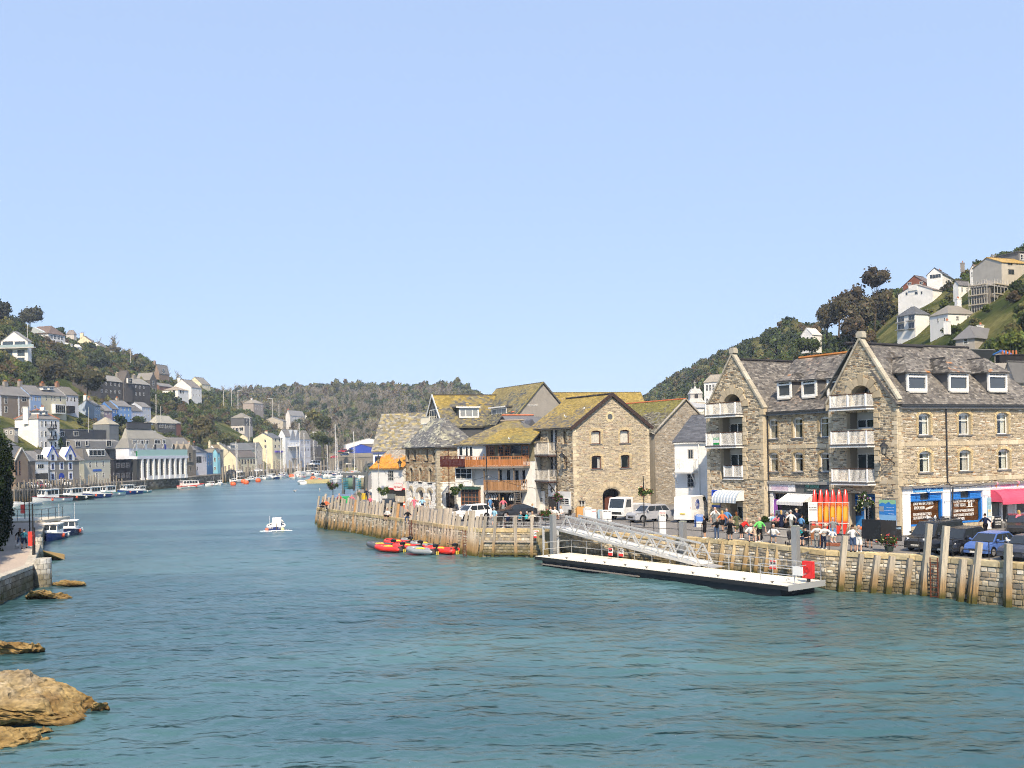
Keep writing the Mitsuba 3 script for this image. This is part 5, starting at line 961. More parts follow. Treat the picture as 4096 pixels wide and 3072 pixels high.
# bridge and river head
br=thing('stone_bridge','grey stone road bridge with low arches crossing the head of the harbour','bridge')
y=548; F=Face((-102,y,0),(1,0)); zt=at(1440,1812,y)[2]
holes=[arched((x,-2,x+11,5.2),3.6) for x in (5,19,33,47,61)]
put('arch_wall',MB().poly(F,Polygon([(0,-2),(75,-2),(75,8.2),(0,8.8)]).difference(unary_union(holes)),-8,0,(.2,.185,.16)),'quaystone',br)
put('parapet',MB().fb(F,0,8.3,75,zt,.002,.4,(.24,.22,.19)),'matte',br); put('deck',MB().fb(F,-30,8.25,90,8.5,-8.2,-.01,(.2,.2,.2)),'asphalt',br)
for x in (4.2,18.2,32.2,46.2,60.2):
 put('pier',MB().fb(F,x - .6,-2,x+.8,6.6,.003,1.0,(.26,.24,.2)),'quaystone',br)
kd=at(*G('z6',850,860),560); ks=House('blue_kiosk','small cobalt blue kiosk with a pointed roof on the bridge approach',kd[:2],(.95,.3),12,8,5,at(*G('z6',850,800),560)[2],at(*G('z6',925,740),560)[2],(.04,.08,.42),(.05,.06,.2),'gable','S')
c=at(*G('z6',1010,860),570)[:2]; ks2=House('long_white_shed','long white shed with a dark roof right of the blue kiosk',c,(.97,.2),38,9,3,at(*G('z6',1010,795),570)[2],at(*G('z6',1010,735),570)[2],W_,(.1,.085,.08),'gable','F')
c=at(*G('z6',760,800),600)[:2]; ks3=House('white_chapel','small white gabled building behind the blue kiosk',c,(.97,.25),28,16,4,at(*G('z6',760,740),600)[2],at(*G('z6',850,640),600)[2],W_,(.3,.29,.27),'gable','S')
# houses on the right hillside
def dright(reg,x,y):
 a,k=ray(*G(reg,x,y)); return max(60.0,(7.4+.8*62)/(.8*a - k))
def rb(name,label,reg,c,xr,xl,ye,yr,wall,roof=RS,t=(.75,.66),D=9,d=None,**kw):
 return corner_house(name,label,reg,c,d or dright(reg,*c),t,xr,xl,ye,yr,wall,roof,D=D if xl is None else None,**kw)
h=rb('grey_villa','grey rendered villa with broad slate roof and white corner trim above the stone block','b2',(1728,1100),2080,1535,915,785,(.36,.34,.31),(.15,.15,.16),kind='hip',over=.4,d=200); h.wins('F','b2',[(1965,925,2008,990),(1968,1030,2008,1068)],bars=(1,2)); h.wins('S','b2',[(1615,925,1660,978)],bars=(1,2)); h.chim(1,6,1.4,.9,1.1,W_,2); h.chim(h.W - 3,5,1.4,.9,1.1,W_,2)
h=rb('white_balcony_flats','white flats with two stacked balcony bays and slate roof on the right hillside','b2',(1140,885),1275,955,680,600,(.72,.72,.70),RD,kind='hip',t=(.9,.43)); 
for q in ((965,705,1030,762),(965,780,1030,835),(1070,688,1130,745),(1070,765,1130,825)): window(h.k,h.S,h.S.rect('b2',*q),frame=(.4,.4,.42),bars=(2,1)); r=h.S.rect('b2',q[0] - 4,q[3],q[2]+4,q[3]+8); put('balcony',MB().fb(h.S,r[0],r[1],r[2],r[3],0,.9,(.3,.3,.3)),'matte',h.k)
h=rb('white_hotel','large white hotel wing with gabled dormers on the right hillside','b2',(1462,830),1745,1280,675,590,(.72,.71,.68),(.2,.19,.17),kind='hip',t=(.93,.36)); h.wins('F','b2',[(1538,700,1566,748),(1642,700,1670,748)],bars=(2,2)); h.wins('S','b2',[(1352,720,1372,770),(1420,715,1438,760)],bars=(1,2)); h.chim(h.W*.8,4,1.3,.9,1.8,W_,2)
h=rb('long_white_house','long white house with a brown roof and flat topped bay high on the right hill','b2',(1310,540),1400,965,440,385,W_,(.15,.13,.12),t=(.8,.6)); h.wins('S','b2',[(1040,465,1065,500),(1130,458,1165,492),(1190,455,1212,488)],bars=(1,1)); r=h.S.rect('b2',1075,395,1160,450); put('bay',MB().fb(h.S,*r,-2.5,.3,W_),'matte',h.k)
h=rb('brick_house','red brick gabled house high on the right hill','b2',(1245,440),1330,1015,372,302,(.24,.10,.07),(.11,.09,.085),t=(.8,.6)); h.wins('S','b2',[(1060,368,1098,395),(1180,360,1215,388)],bars=(2,1))
h=rb('white_gable_villa','white gabled villa with big windows on the right skyline','b2',(1405,350),1535,1250,282,228,W_,(.06,.065,.075),t=(.6,.8)); h.wins('S','b2',[(1280,288,1392,330)],bars=(4,1),frame=(.6,.6,.58)); h.chim(h.W*.8,4,1.4,.9,1.2,(.25,.15,.12),2)
h=rb('white_box_house','small white house with a dark monopitch roof beside the scaffolding','b2',(1565,485),1682,1510,390,355,W_,(.12,.12,.13),t=(.9,.43)); auto(h,'F',2,1,.8)
h=rb('brown_roof_bungalow','white bungalow with brown roof on the right skyline','b2',(1745,310),1860,1675,238,195,W_,(.2,.14,.1)); auto(h,'S',2,1,1.0); h.chim(.3,4,1,.8,.9,(.3,.28,.26),1)
h=rb('glass_gabled_house','pale house with tall glazed bay and white gable near the top right corner','b2',(1925,270),1990,1860,145,100,(.5,.52,.52),(.25,.24,.22)); auto(h,'S',2,3,1.6,1.8,.5,2.6,frame=(.3,.35,.36))
h=rb('yellow_roof_house','large grey house with a yellow lichened roof at the top right edge','b2',(1992,330),2260,None,170,125,(.46,.43,.38),(.3,.2,.06),D=9,t=(.93,.36)); h.wins('F','b2',[(2050,172,2095,200),(2055,240,2112,292),(2130,175,2150,195)],bars=(2,1),frame=(.12,.12,.12))
h=rb('flat_roof_house','dark flat roofed modern house in the top right corner','b2',(2160,130),2300,None,68,60,(.2,.2,.2),(.1,.1,.1),kind='flat',t=(.93,.36)); auto(h,'F',3,1,1.4)
sc_=rb('scaffolded_house','grey house wrapped in scaffolding below the skyline','b2',(1870,480),2090,1690,400,330,(.2,.19,.18),(.17,.165,.16),kind='hip',t=(.8,.6))
for F,L in ((sc_.F,sc_.W),(sc_.S,sc_.D)):
 m=MB()
 for i in range(8): x=L*i/7; m.bar(F.P(x,sc_.ze - 7,1.2),F.P(x,sc_.ze+1.5,1.2),.12,.12,(.4,.4,.38))
 for z in (-4.5,-2.2,.2): m.fb(F,0,sc_.ze+z,L,sc_.ze+z+.25,.6,1.6,(.42,.38,.32))
 put('scaffolding',m,'matte',sc_.k)
h=rb('small_right_house','small white slate roofed house among bushes far right','b2',(2150,870),2290,2120,800,750,(.5,.5,.52),(.14,.14,.15),d=230)
h=rb('dark_slate_house','dark slate roof with wide chimney just right of the block roof','a8',(1890,1000),2300,1760,880,620,(.4,.37,.33),(.13,.13,.135),d=120,t=(.9,.43)); chimney(h.k,at(*G('a8',1815,600),124),3.0,1.1,at(*G('a8',1815,620),124)[2],at(*G('a8',1815,510),124)[2],(.03,.03,.033),5)
h=rb('tarpaulin_gable','pale stone gable with a blue strip right of the block roof','a8',(1760,640),1800,1610,470,440,(.5,.46,.4),(.05,.2,.6),d=135)
# between: white house, chimneys and the church tower
c=at(*G('a3',345,860),175)[:2]
h=House('white_hip_house','white house with a grey hipped roof behind the mossy roofed house',c,(.98,.2),12.4,9,ZQ,at(*G('a3',345,752),175)[2],at(*G('a3',530,652),178)[2],W_,(.3,.31,.32),'hip'); h.wins('F','a3',[(465,765,490,790),(538,760,548,790)],bars=(1,1))
c=at(*G('a3',370,900),150)[:2]; h=House('chimney_house','house behind the mossy roof with a big grey chimney stack',c,(.98,.2),13,8,ZQ,at(*G('a3',370,890),150)[2],at(*G('a3',500,840),152)[2],(.45,.44,.36),(.34,.33,.26),'gable','F'); p=at(*G('a3',668,880),148); chimney(h.k,p,3.8,1.4,p[2] - 2,at(*G('a3',668,735),148)[2],(.36,.36,.33),5); p=at(*G('a3',760,860),150); chimney(h.k,p,2.0,1.2,p[2] - 2,at(*G('a3',760,800),150)[2],(.45,.4,.33),3)
c=at(*G('a3',-60,900),150)[:2]; h=House('black_gable_sheds','low dark slate roofs with black gables behind the warehouse gable',c,(.9,.43),8,14,ZQ,at(*G('a3',90,905),150)[2],at(*G('a3',170,822),150)[2],(.05,.05,.055),(.2,.21,.22),'gable','S')
ct=thing('clock_tower','slender stone church clock tower with a slate spire, pinnacles and a white clock face','tower')
d=190; pc=at(*G('a3',985,900),d); zc=lambda y: at(*G('a3',985,y),d)[2]; F=Face((pc[0] - 1.6,d,0),(1,.0)); P=lambda x,y,z: F.P(x*.27,z,-y*.27); GY=(.42,.41,.40)
put('shaft',MB().fb(F,.05,ZQ,3.15,zc(740),-3.1,0,(.36,.31,.23)),'matte',ct)
sr=rows(sbox(.05,zc(980),3.15,zc(745)),.16,.3,rng,.03); pieces(ct,'stone','stonework',F,sr,0,.03,.02,pal(rng,len(sr),[(.42,.36,.27),(.34,.29,.22),(.47,.42,.34)],None,.15),'matte',rng,.01,30)
put('cornice',MB().fb(F,-.1,zc(742),3.3,zc(665),-3.3,.14,(.52,.48,.4)),'matte',ct); m=MB()
for i in range(8): m.fb(F,.1+i*.4,zc(722),.25+i*.4,zc(705),.141,.16,(.12,.11,.1))
put('corbel',m,'matte',ct); z0,z1,z2,z3=zc(660),zc(590),zc(515),zc(430); m=MB()
m.hull([P(x,y,z0) for x in (.6,11.4) for y in (0,11)]+[P(x,y,z1) for x in (1.8,10.2) for y in (1.2,10)],GY); m.hull([P(x,y,z) for z in (z1,z2) for x in (1.8,10.2) for y in (1.2,10)],GY); m.hull([P(x,y,z2) for x in (1.3,10.7) for y in (.6,10.6)]+[P(x,y,z3) for x in (3.2,8.8) for y in (3,8.6)],GY); m.hull([P(x,y,z3 - .5) for x in (4.3,7.7) for y in (3.4,7.4)]+[P(6,5.8,zc(370))],(.45,.44,.43)); put('spire',m,'slate',ct)
put('belfry_opening',MB().fb(F,1.27,zc(588),1.95,zc(517),-.33,-.25,(.04,.04,.045)),'satin',ct)
put('finial',MB().tube([P(6,5.8,zc(375)),P(6,5.8,zc(290))],.05,GY,6).bar(P(5,5.8,zc(318)),P(7,5.8,zc(318)),.07,.07,GY),'matte',ct)
for x in (3.2,8.8): put('pinnacle',MB().tube([P(x,3,z3 - .3),P(x,3,zc(395))],[.09,.03],GY,6),'matte',ct)
cp_=F.P(1.6,zc(815),0); up=lambda a,r: cp_+[r*math.sin(a),0,r*math.cos(a)]; kf=put('clock_face',MB().tube([cp_,cp_ - [0,.06,0]],.74,(.5,.47,.42),24).tube([cp_ - [0,.06,0],cp_ - [0,.09,0]],.58,(.78,.78,.76),24),'matte',ct)
o_=np.array([0,-.11,0]); put('clock_hand',MB().bar(cp_+o_,up(-1.57,.48)+o_,.02,.05,DARK),'satin',kf); put('clock_hand',MB().bar(cp_+o_,up(.42,.33)+o_,.02,.06,DARK),'satin',kf); m=MB()
for i in range(12): m.bar(up(i*math.pi/6,.44)+o_,up(i*math.pi/6,.55)+o_,.02,.05,DARK)
put('numerals',m,'satin',kf)
h=rb('white_terrace','tall white terrace of bay fronted houses stepping down behind the clock tower','a3',(1105,560),1420,None,330,215,W_,(.28,.25,.2),d=330,t=(.75,-.66),D=9); auto(h,'F',5,3,1.1,2.2,.8,4.5)
h=rb('orange_gabled_villa','white steep gabled house with glazed front half hidden by trees right hill','b2',(120,940),210,10,880,820,W_,(.6,.58,.55),d=330,t=(.8,.6))
# ---- trees, bushes and woods -----------------------------------------------------------------------------------------------
rng=np.random.default_rng(33)
GRN,OLV,BRO,DRK,LIM=(.085,.112,.042),(.14,.142,.062),(.125,.098,.058),(.055,.075,.036),(.16,.20,.055)
def leaves(C,R,n,size,col,rg,shell=.35,vary=.4,flat=1.0):
 """Leaf clump quads scattered near the surfaces of lumps (centres C, radii R (m,3)); colour differs by lump and leaf."""
 m=len(C); w=R.prod(1) ** (2/3); i=rg.choice(m,n,p=w/w.sum())
 u=rg.normal(size=(n,3)); u /= np.linalg.norm(u,axis=1,keepdims=True)
 p=C[i]+u*R[i]*(1 - shell*rg.random((n,1)) ** 1.5+.10)
 a=rg.normal(size=(n,3))+u*.6; a /= np.linalg.norm(a,axis=1,keepdims=True); b=np.cross(a,rg.normal(size=(n,3))); b /= np.linalg.norm(b,axis=1,keepdims=True); c=np.cross(a,b)
 s=size*(.6+.8*rg.random((n,1)))
 v=np.stack([p - b*s - c*s*.7,p+b*s - c*s*.5,p+b*s*.8+c*s*.7,p - b*s*.9+c*s*.6],1).reshape(-1,3)
 lum=(1+vary*rg.uniform(-1,1,m))[i]*(1+.35*rg.uniform(-1,1,n)); hue=1+.12*rg.uniform(-1,1,(n,3))
 cc=np.repeat(np.clip(np.array(col)*lum[:,None]*hue,.004,.6),4,0)
 return v,np.arange(4*n).reshape(-1,4),cc
def lumps(rg,m,rx,rz,lo=.32,hi=.55,zc=0.0):
 u=rg.normal(size=(m,3)); u /= np.linalg.norm(u,axis=1,keepdims=True); r=rg.random((m,1)) ** .4*.68
 C=u*r*np.array([rx,rx,rz])+[0,0,zc]; R=rg.uniform(lo,hi,(m,1))*np.array([[rx,rx,(rx+rz)/2]]); return C,R
def core(mb,C,R,col,rg,k=.8):
 ico=trimesh.creation.icosphere(1)
 for c,r in zip(C,R): v=ico.vertices*(1+.25*rg.uniform(-1,1,(len(ico.vertices),1))); mb.add(v*r*k+c,ico.faces,np.array(col)*rg.uniform(.7,1.1))
KIND={}
def species(name,col,m,rx,rz,n,size,rg,zc,trunk=True,ck=.8,vary=.4):
 C,R=lumps(rg,m,rx,rz,zc=zc); mb=MB()
 if ck: core(mb,C,R,col,rg,ck)
 mb.add(*leaves(C,R,n,size,col,rg,vary=vary)); v,f,c=mb.arr()
 g={'type': 'shapegroup','crown': mikit.ply((v,f),'leaf',uv=pk(c,0))}
 if trunk:
  t=MB(); t.tube([[0,0,-1.5],[.1,0,zc*.5],[0,.1,zc]],[.22,.17,.1],(.09,.075,.06),5)
  for _ in range(3): q=C[rg.integers(m)]; t.tube([[0,0,zc*.4],q],[.1,.04],(.09,.075,.06),4)
  v,f,c=t.arr(); g['trunk']=mikit.ply((v,f),'plain',uv=pk(c,0))
 scene[name]=g
def bare(name,rg):                            # dieback ash: pale upright twigs with sparse foliage
 t=MB(); t.tube([[0,0,-1],[0,0,9]],[.25,.05],(.3,.27,.22),5)
 for _ in range(26):
  z=rg.uniform(2,8); a=rg.uniform(0,6.3); r=rg.uniform(.8,2.6); p=np.array([0,0,z]); q=p+[r*math.cos(a),r*math.sin(a),rg.uniform(1.2,3.5)]; t.tube([p,(p+q)/2+[0,0,-.2],q],[.12,.1,.05],np.array((.27,.245,.205))*rg.uniform(.7,1.1),4)
 C,R=lumps(rg,6,2.4,3.6,zc=6); t.add(*leaves(C,R,90,.34,(.15,.135,.09),rg)); v,f,c=t.arr()
 scene[name]={'type': 'shapegroup','crown': mikit.ply((v,f),'plain',uv=pk(c,0))}
for i,(c,m) in enumerate(((GRN,6),(OLV,6),(BRO,5),(DRK,7),(GRN,7),(OLV,5))): species(f'wood_tree_kind_{i}',c,m,4.2,4.0,80,.75,rng,5.2,trunk=False)
for i in range(2): bare(f'bare_tree_kind_{i}',rng)
for i,(c,m) in enumerate(((GRN,7),(OLV,7),(BRO,7),(DRK,7),(LIM,6),(GRN,9),(OLV,8))): species(f'bush_kind_{i}',c,m,2.3,2.0,300,.26,rng,1.7,trunk=False)
HB=np.array([c for c,*_ in HOUSES])
def blocked(x,y,mx=3.0,down=7.0):
 for i in np.nonzero(np.hypot(HB[:,0] - x,HB[:,1] - y)<62)[0]:
  c,t,W,D=HOUSES[i]
  m=np.array([t[1],-t[0]]); q=np.array([x,y]) - c; a,b=q @ t,-(q @ m)
  if -30<a<W+mx and -down<b<D+mx: return True
 return False
def inst(base,k,kind,x,y,s,sz=1.0,z=None):
 z=float(height(x,y)) if z is None else z
 z=z; scene[f'{base}__{k:03d}']={'type': 'instance','g': {'type': 'ref','id': kind},'to_world': T().translate([float(x),float(y),float(z)]).rotate([0,0,1],float(rng.uniform(0,360))).scale([s,s,s*sz])}
k=0; labels['far_woodland']={'label': 'mixed woodland of green and grey bare trees covering the far valley side','category': 'woodland','kind': 'stuff'}
YA=rng.uniform(640,1230,15000); XA=rng.uniform(-.56,.42,15000)*YA; ZA=height(XA,YA)
for x,y,z in zip(XA,YA,ZA):
 if z<3.5 or (x<-121 and y<655) or rng.random()>.48: continue
 g=meshkit.fbm(np.array([x/90,y/90,0.0]),3,4); hz=z/80
 if g>.5 and rng.random()<.75 and x<60: kd_=f'bare_tree_kind_{rng.integers(2)}'; s=rng.uniform(.8,1.25)
 else: kd_=f'wood_tree_kind_{rng.integers(6)}'; s=rng.uniform(.75,1.25)*(1.15 if hz>.9 else 1)
 inst('far_woodland',k,kd_,x,y,s,rng.uniform(.85,1.25),z - 1.0); k+=1
k=0; labels['hillside_scrub']={'label': 'dense scrub, hedges and garden bushes between the houses on the left hillside','category': 'bushes','kind': 'stuff'}
for _ in range(7500):
 y=rng.uniform(215,690); x=-123 - rng.random() ** .9*190
 if x/y<-.60 or blocked(x,y): continue
 g=meshkit.fbm(np.array([x/35,y/35,3.0]),2,8); near=np.hypot(HB[:,0] - x - 6,HB[:,1] - y).min()<24
 s=rng.uniform(.55,1.0) if near else rng.uniform(.8,1.7)*(1.25 if g>.5 else .85)
 kd_=f"bush_kind_{rng.choice(7, p=[.22, .2, .16, .17, .05, .1, .1])}"; inst('hillside_scrub',k,kd_,x,y,s,rng.uniform(.8,1.3)); k+=1
k=0; labels['right_hill_wood']={'label': 'green and copper woodland and scrub covering the steep hill behind the stone block','category': 'woodland','kind': 'stuff'}
for _ in range(11500):
 y=rng.uniform(120,900) ** 1.0; x=63+rng.random() ** 1.1*190
 if not .08<x/y<.60 or blocked(x,y,2,5): continue
 u=x/y; grassy=.36<u<.47 and y<420
 if (y<330 and u>.3) or u>.40:
  if rng.random()<(.35 if grassy else .1): continue
  inst('right_hill_wood',k,f"bush_kind_{rng.choice(7, p=[.25, .2, .1, .1, .15, .1, .1])}",x,y,rng.uniform(.35,.85) if grassy else rng.uniform(.5,1.2),rng.uniform(.7,1.2)); k+=1
 elif rng.random()<.75:
  inst('right_hill_wood',k,f'wood_tree_kind_{rng.choice(6, p=[.3, .13, .1, .22, .2, .05])}' if y>420 else f'bush_kind_{rng.choice(7, p=[.3, .13, .1, .22, .05, .15, .05])}',x,y,rng.uniform(.7,1.15) if y>420 else rng.uniform(1.1,2.1),rng.uniform(.85,1.2)); k+=1
def bigtree(name,label,reg,cx,cy,rx,ry,d,col,base=None,cat='tree',leaf=.32,dens=1.0,m=14,group=None,limbs=True):
 """One tree: crown centre and radii in pixels of a region, at depth d; trunk and limbs run down to base."""
 col=lighten(col) if max(col)<.13 and col not in (COP,COP2) else col; c=at(*G(reg,cx,cy),d); s=REG[reg][2]*d/FOC; R0,Rz=rx*s,ry*s; rg=np.random.default_rng(int(cx*7+cy))
 kx=thing(name,label,cat,group); C,R=lumps(rg,int(m*1.4),R0,Rz,.30,.50); C=C+c; n=int(dens*4.4*R0*Rz/leaf ** 2); n=min(n,11000)
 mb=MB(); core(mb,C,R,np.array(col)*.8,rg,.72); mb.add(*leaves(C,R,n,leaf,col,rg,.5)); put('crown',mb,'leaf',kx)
 b=at(*G(reg,*base),d) if base else np.array([c[0],c[1],c[2] - Rz*1.3]); t=MB(); tr=max(.12,Rz*.055)
 t.tube([b - [0,0,1.5],b*.5+c*.5+[.2,0,0],c],[tr,tr*.8,tr*.4],(.085,.07,.055),7); put('trunk',t,'plain',kx)
 if limbs:
  for i in range(6): q=C[i]; p=b*.45+c*.55; put('limb',MB().tube([p,(p+q)/2+[0,0,-.1*Rz],q],[tr*.5,tr*.35,tr*.12],(.085,.07,.055),5),'plain',kx)
 return kx
COP,COP2=(.108,.090,.060),(.118,.106,.066)
def lighten(c): return tuple(np.array(c)*1.5)  # raises the base colour of dark foliage
bigtree('copper_beech','tallest dark copper tree with sky showing through its top, right skyline','b2',752,320,140,112,330,COP,(735,830),leaf=.42,dens=.7)
bigtree('copper_beech','dark lower crown directly beneath the tallest tree on the right skyline','b2',745,560,150,190,332,COP2,(735,830),leaf=.42)
bigtree('copper_beech','broad copper brown tree left of the tallest tree on the skyline','b2',500,570,160,190,335,COP,(470,870),leaf=.42)
bigtree('copper_beech','leftmost and lowest of the copper brown skyline trees','b2',270,680,150,160,340,COP2,(260,880),leaf=.42)
bigtree('copper_beech','small copper tree at the foot of the skyline clump','b2',520,820,150,110,322,COP,(520,930),leaf=.4)
bigtree('copper_beech','copper crown filling the gap between the broad tree and the tallest tree','b2',620,690,140,180,326,COP2,(620,900),leaf=.42)
bigtree('copper_beech','dark crown behind the right flank of the tallest tree','b2',850,560,90,150,338,COP,(840,780),leaf=.42)
bigtree('copper_beech','copper crown between the two leftmost skyline trees','b2',385,640,130,170,330,COP2,(380,870),leaf=.42)
bigtree('dark_hill_tree','round dark tree standing alone among the white houses on the right hill','b2',1440,460,112,118,300,(.035,.034,.022),(1455,580),leaf=.34)
bigtree('purple_hill_tree','wide purple brown tree by the right edge above the grey villa','b2',2020,600,190,130,250,(.06,.042,.036),(2000,760),leaf=.32)
bigtree('brown_hill_tree','bronze tree rising behind the wide purple brown tree','b2',2180,420,130,140,255,(.075,.06,.034),(2180,600),leaf=.32)
bigtree('green_hill_tree','mid green tree beside the chimneys of the grey villa','b2',1840,790,110,60,225,(.075,.07,.03),(1840,860),leaf=.28)
bigtree('green_hill_tree','green shrubby tree at the left corner of the grey villa','b2',1500,840,120,50,225,(.06,.075,.025),(1500,900),leaf=.28)
bigtree('skyline_pine','dark tree at the far left edge high above the modern white house','z1',40,600,170,230,470,(.034,.036,.022),(40,950),leaf=.5)
bigtree('skyline_tree','broad dark tree behind the brown roofed house on the left skyline','z1',480,680,240,190,560,(.05,.052,.032),(480,960),leaf=.55)
bigtree('skyline_tree','lower dark tree filling the gap above the modern white house','z1',240,800,190,160,540,(.038,.044,.024),(240,1000),leaf=.55)
bigtree('skyline_tree','green tree right of the brown roofed house on the skyline','z1',980,960,150,90,580,(.035,.055,.022),(980,1080),leaf=.5)
bigtree('skyline_tree','wispy tree where the left skyline drops towards the valley','z1',1900,1250,110,70,640,(.1,.09,.06),(1900,1340),leaf=.5,dens=.6)
bigtree('skyline_tree','pale wispy tree beside the thin pole on the left skyline','z3',650,420,110,100,600,(.12,.125,.075),(650,540),leaf=.5,dens=.7)
bigtree('skyline_tree','rounded olive tree left of the tall stone villa','z3',850,510,100,100,590,(.08,.085,.035),(850,620),leaf=.5)
bigtree('olive_tree_by_terrace','large pale olive tree in the middle of the left hillside','z3',1660,1480,220,220,375,(.15,.135,.07),(1660,1700),leaf=.34,dens=1.2)
bigtree('evergreen','dark rounded evergreen beside the slate turret','z3',345,1385,125,105,372,(.022,.04,.02),(345,1480),leaf=.3)
bigtree('evergreen','spreading dark green tree below the lilac white house','z3',665,1365,140,55,385,(.04,.055,.02),(665,1420),leaf=.3)
bigtree('hillside_tree','bushy green tree below the modern white house','z1',240,1460,95,80,420,(.04,.062,.018),(240,1540),leaf=.35)
bigtree('hillside_tree','bright yellow green conifer shaped shrub below the modern white house','z1',215,1610,50,70,385,(.24,.22,.03),(215,1680),leaf=.3)
bigtree('hillside_tree','big dark green tree behind the right end of the pale terrace','z2',1450,480,330,190,372,(.06,.06,.032),(1450,680),leaf=.4)
bigtree('hillside_tree','brown green tree above the pale terrace chimneys','z2',900,330,320,170,395,(.07,.064,.036),(900,520),leaf=.4)
bigtree('hillside_tree','dark tree right of the modern white house','z1',860,1330,230,180,470,(.05,.05,.03),(860,1500),leaf=.45)
bigtree('hillside_tree','very dark tree above the left end of the stone almshouses','z1',1650,1400,220,150,500,(.034,.044,.026),(1650,1560),leaf=.45)
bigtree('hillside_tree','round bush left of the tall white house','z7',150,200,160,130,290,(.04,.058,.022),(150,330),leaf=.26)
bigtree('hillside_tree','dark bush in the gap right of the tall white house','z7',1010,290,50,110,285,(.03,.05,.016),(1010,390),leaf=.24)
bigtree('hillside_tree','broad olive green tree above the restaurant roofs','z5',430,1040,190,100,395,(.08,.085,.035),(430,1150),leaf=.34)
bigtree('hillside_tree','dark sycamore right of the timbered villa','z6',380,360,150,190,470,(.06,.066,.028),(380,560),leaf=.42)
bigtree('hillside_tree','pale green sycamore behind the timbered villa','z6',230,260,140,110,480,(.12,.115,.05),(230,400),leaf=.42)
bigtree('hillside_tree','hedge like tree above the dark roofed lodge','z6',300,600,130,90,440,(.075,.085,.035),(300,700),leaf=.36)
for i,x in enumerate((390,470)):                # two palms by the water
 p=at(*G('z6',x,880),420); pk_=thing('palm_tree',['left','right'][i]+' hand cabbage palm of the pair beside the dark roofed lodge','palm tree'); hgt=8.0
 put('trunk',MB().tube([p - [0,0,2],p+[0,0,hgt*.6]],.3,(.1,.085,.07),6),'plain',pk_); mb=MB()
 for j in range(46): a,e=rng.uniform(0,6.3),rng.uniform(-.6,1.3); q=p+[0,0,hgt*.6]; w=q+3.4*np.array([math.cos(a)*math.cos(e),math.sin(a)*math.cos(e),math.sin(e)*.9]); mb.add([q,(q+w)/2+[.25,0,.5],w,(q+w)/2+[-.25,0,.5]],[[0,1,2,3]],(.05,.065,.025))
 put('fronds',mb,'leaf',pk_)
bigtree('green_hill_tree','dark green tree in front of the steep white gabled house on the right hill','b2',110,980,160,75,318,(.05,.065,.025),(110,1060),leaf=.34)
# dark ivy covered trees leaning over the promenade at the left edge
hk=thing('promenade_hedge','tall dark ivy clad hedge overhanging the promenade at the left edge','hedge'); rg=np.random.default_rng(3)
C,R=[],[]
for y in np.arange(72,128,2.0):
 xr=np.interp(y,[70,80,92,107,128],[-38.6,-42.6,-47.4,-54.6,-65.5]); top=np.interp(y,[72,90,112,128],[6.5,9.5,11.5,12])
 for z in np.arange(2.6,top,1.7): C.append((xr - 1.6+rg.uniform(-.5,.35)+(.25 if z>6 else 0),y+rg.uniform(-.6,.6),z)); R.append([1.5+.4*rg.random()]*3)
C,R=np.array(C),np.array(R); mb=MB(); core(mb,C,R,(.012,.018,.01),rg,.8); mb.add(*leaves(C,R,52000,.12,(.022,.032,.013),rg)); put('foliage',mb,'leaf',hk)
put('stems',MB().tube([(-52,86,1.5),(-51.5,86,9)],.2,(.06,.05,.04),6).tube([(-57,102,1.5),(-57,102,10)],.22,(.06,.05,.04),6),'plain',hk)
# ---- pontoon, gangway, railings and ladders ---------------------------------------------------------------------------------
rng=np.random.default_rng(41)
GAL,BLK,CRM=(.52,.53,.54),(.022,.022,.024),(.74,.69,.57)
Pn=[np.array(p) for p in ((1.7,85.4),(17.5,64.0),(20.5,66.3),(4.7,87.7))]
pt=thing('pontoon','long cream decked floating pontoon with black sides and galvanised rails','pontoon')
PF=vface(Pn[0],Pn[1]); PL=np.linalg.norm(Pn[1] - Pn[0]); PW=3.8; zd=.78
put('float',MB().fb(PF,.8,-.5,PL - .7,.5,-PW+.2,-.15,(.012,.014,.02)),'satin',pt)
put('fender',MB().fb(PF,0,zd - .3,PL,zd - .03,-.12,.06,BLK).fb(PF,-.05,zd - .3,.1,zd - .03,-PW,-.12,BLK),'satin',pt)
for i in range(13): put('deck_panel',MB().fb(PF,PL*i/13+.006,zd - .12,PL*(i+1)/13 - .006,zd+.004*(i % 2),-PW,-.01,np.array(CRM)*(1+.05*rng.uniform(-1,1))),'matte',pt)
put('end_plate',MB().fb(PF,PL+.004,zd - .34,PL+.05,zd+.06,-PW,.02,(.6,.6,.6)),'metal',pt); put('skirt',MB().fb(PF,1,.12,PL*.48,.2,-.12,.1,(.2,.19,.18)),'matte',pt)
for i in range(11): x=1.4+(PL - 3)*i/10; put('cleat',MB().fb(PF,x - .16,zd+.1,x+.16,zd+.14,-.42,-.36,(.12,.12,.12)).fb(PF,x - .05,zd,x+.05,zd+.1,-.42,-.36,(.12,.12,.12)),'satin',pt)
def railing(name,parent,pts,z0,hgt,step,col,mat,r=.026,rails=(1,.5),lab=None,cat=None,ball=False):
 k=parent or thing(name,lab,cat); pts=[np.append(np.array(p,float),z0) if len(p) == 2 else np.array(p,float) for p in pts]
 for i in range(len(pts) - 1):
  a,b=pts[i],pts[i+1]; L=np.linalg.norm(b - a); n=max(1,round(L/step))
  for j in range(n+(i == len(pts) - 2)):
   p=a+(b - a)*j/n; m=MB().tube([p,p+[0,0,hgt]],r,col,6)
   if ball:
    for f in rails: m.sph(p+[0,0,hgt*f],r*1.9,col)
   put('rail_post',m,mat,k)
  for f in rails: put('rail',MB().tube([a+[0,0,hgt*f],b+[0,0,hgt*f]],r*.85,col,6),mat,k)
 return k
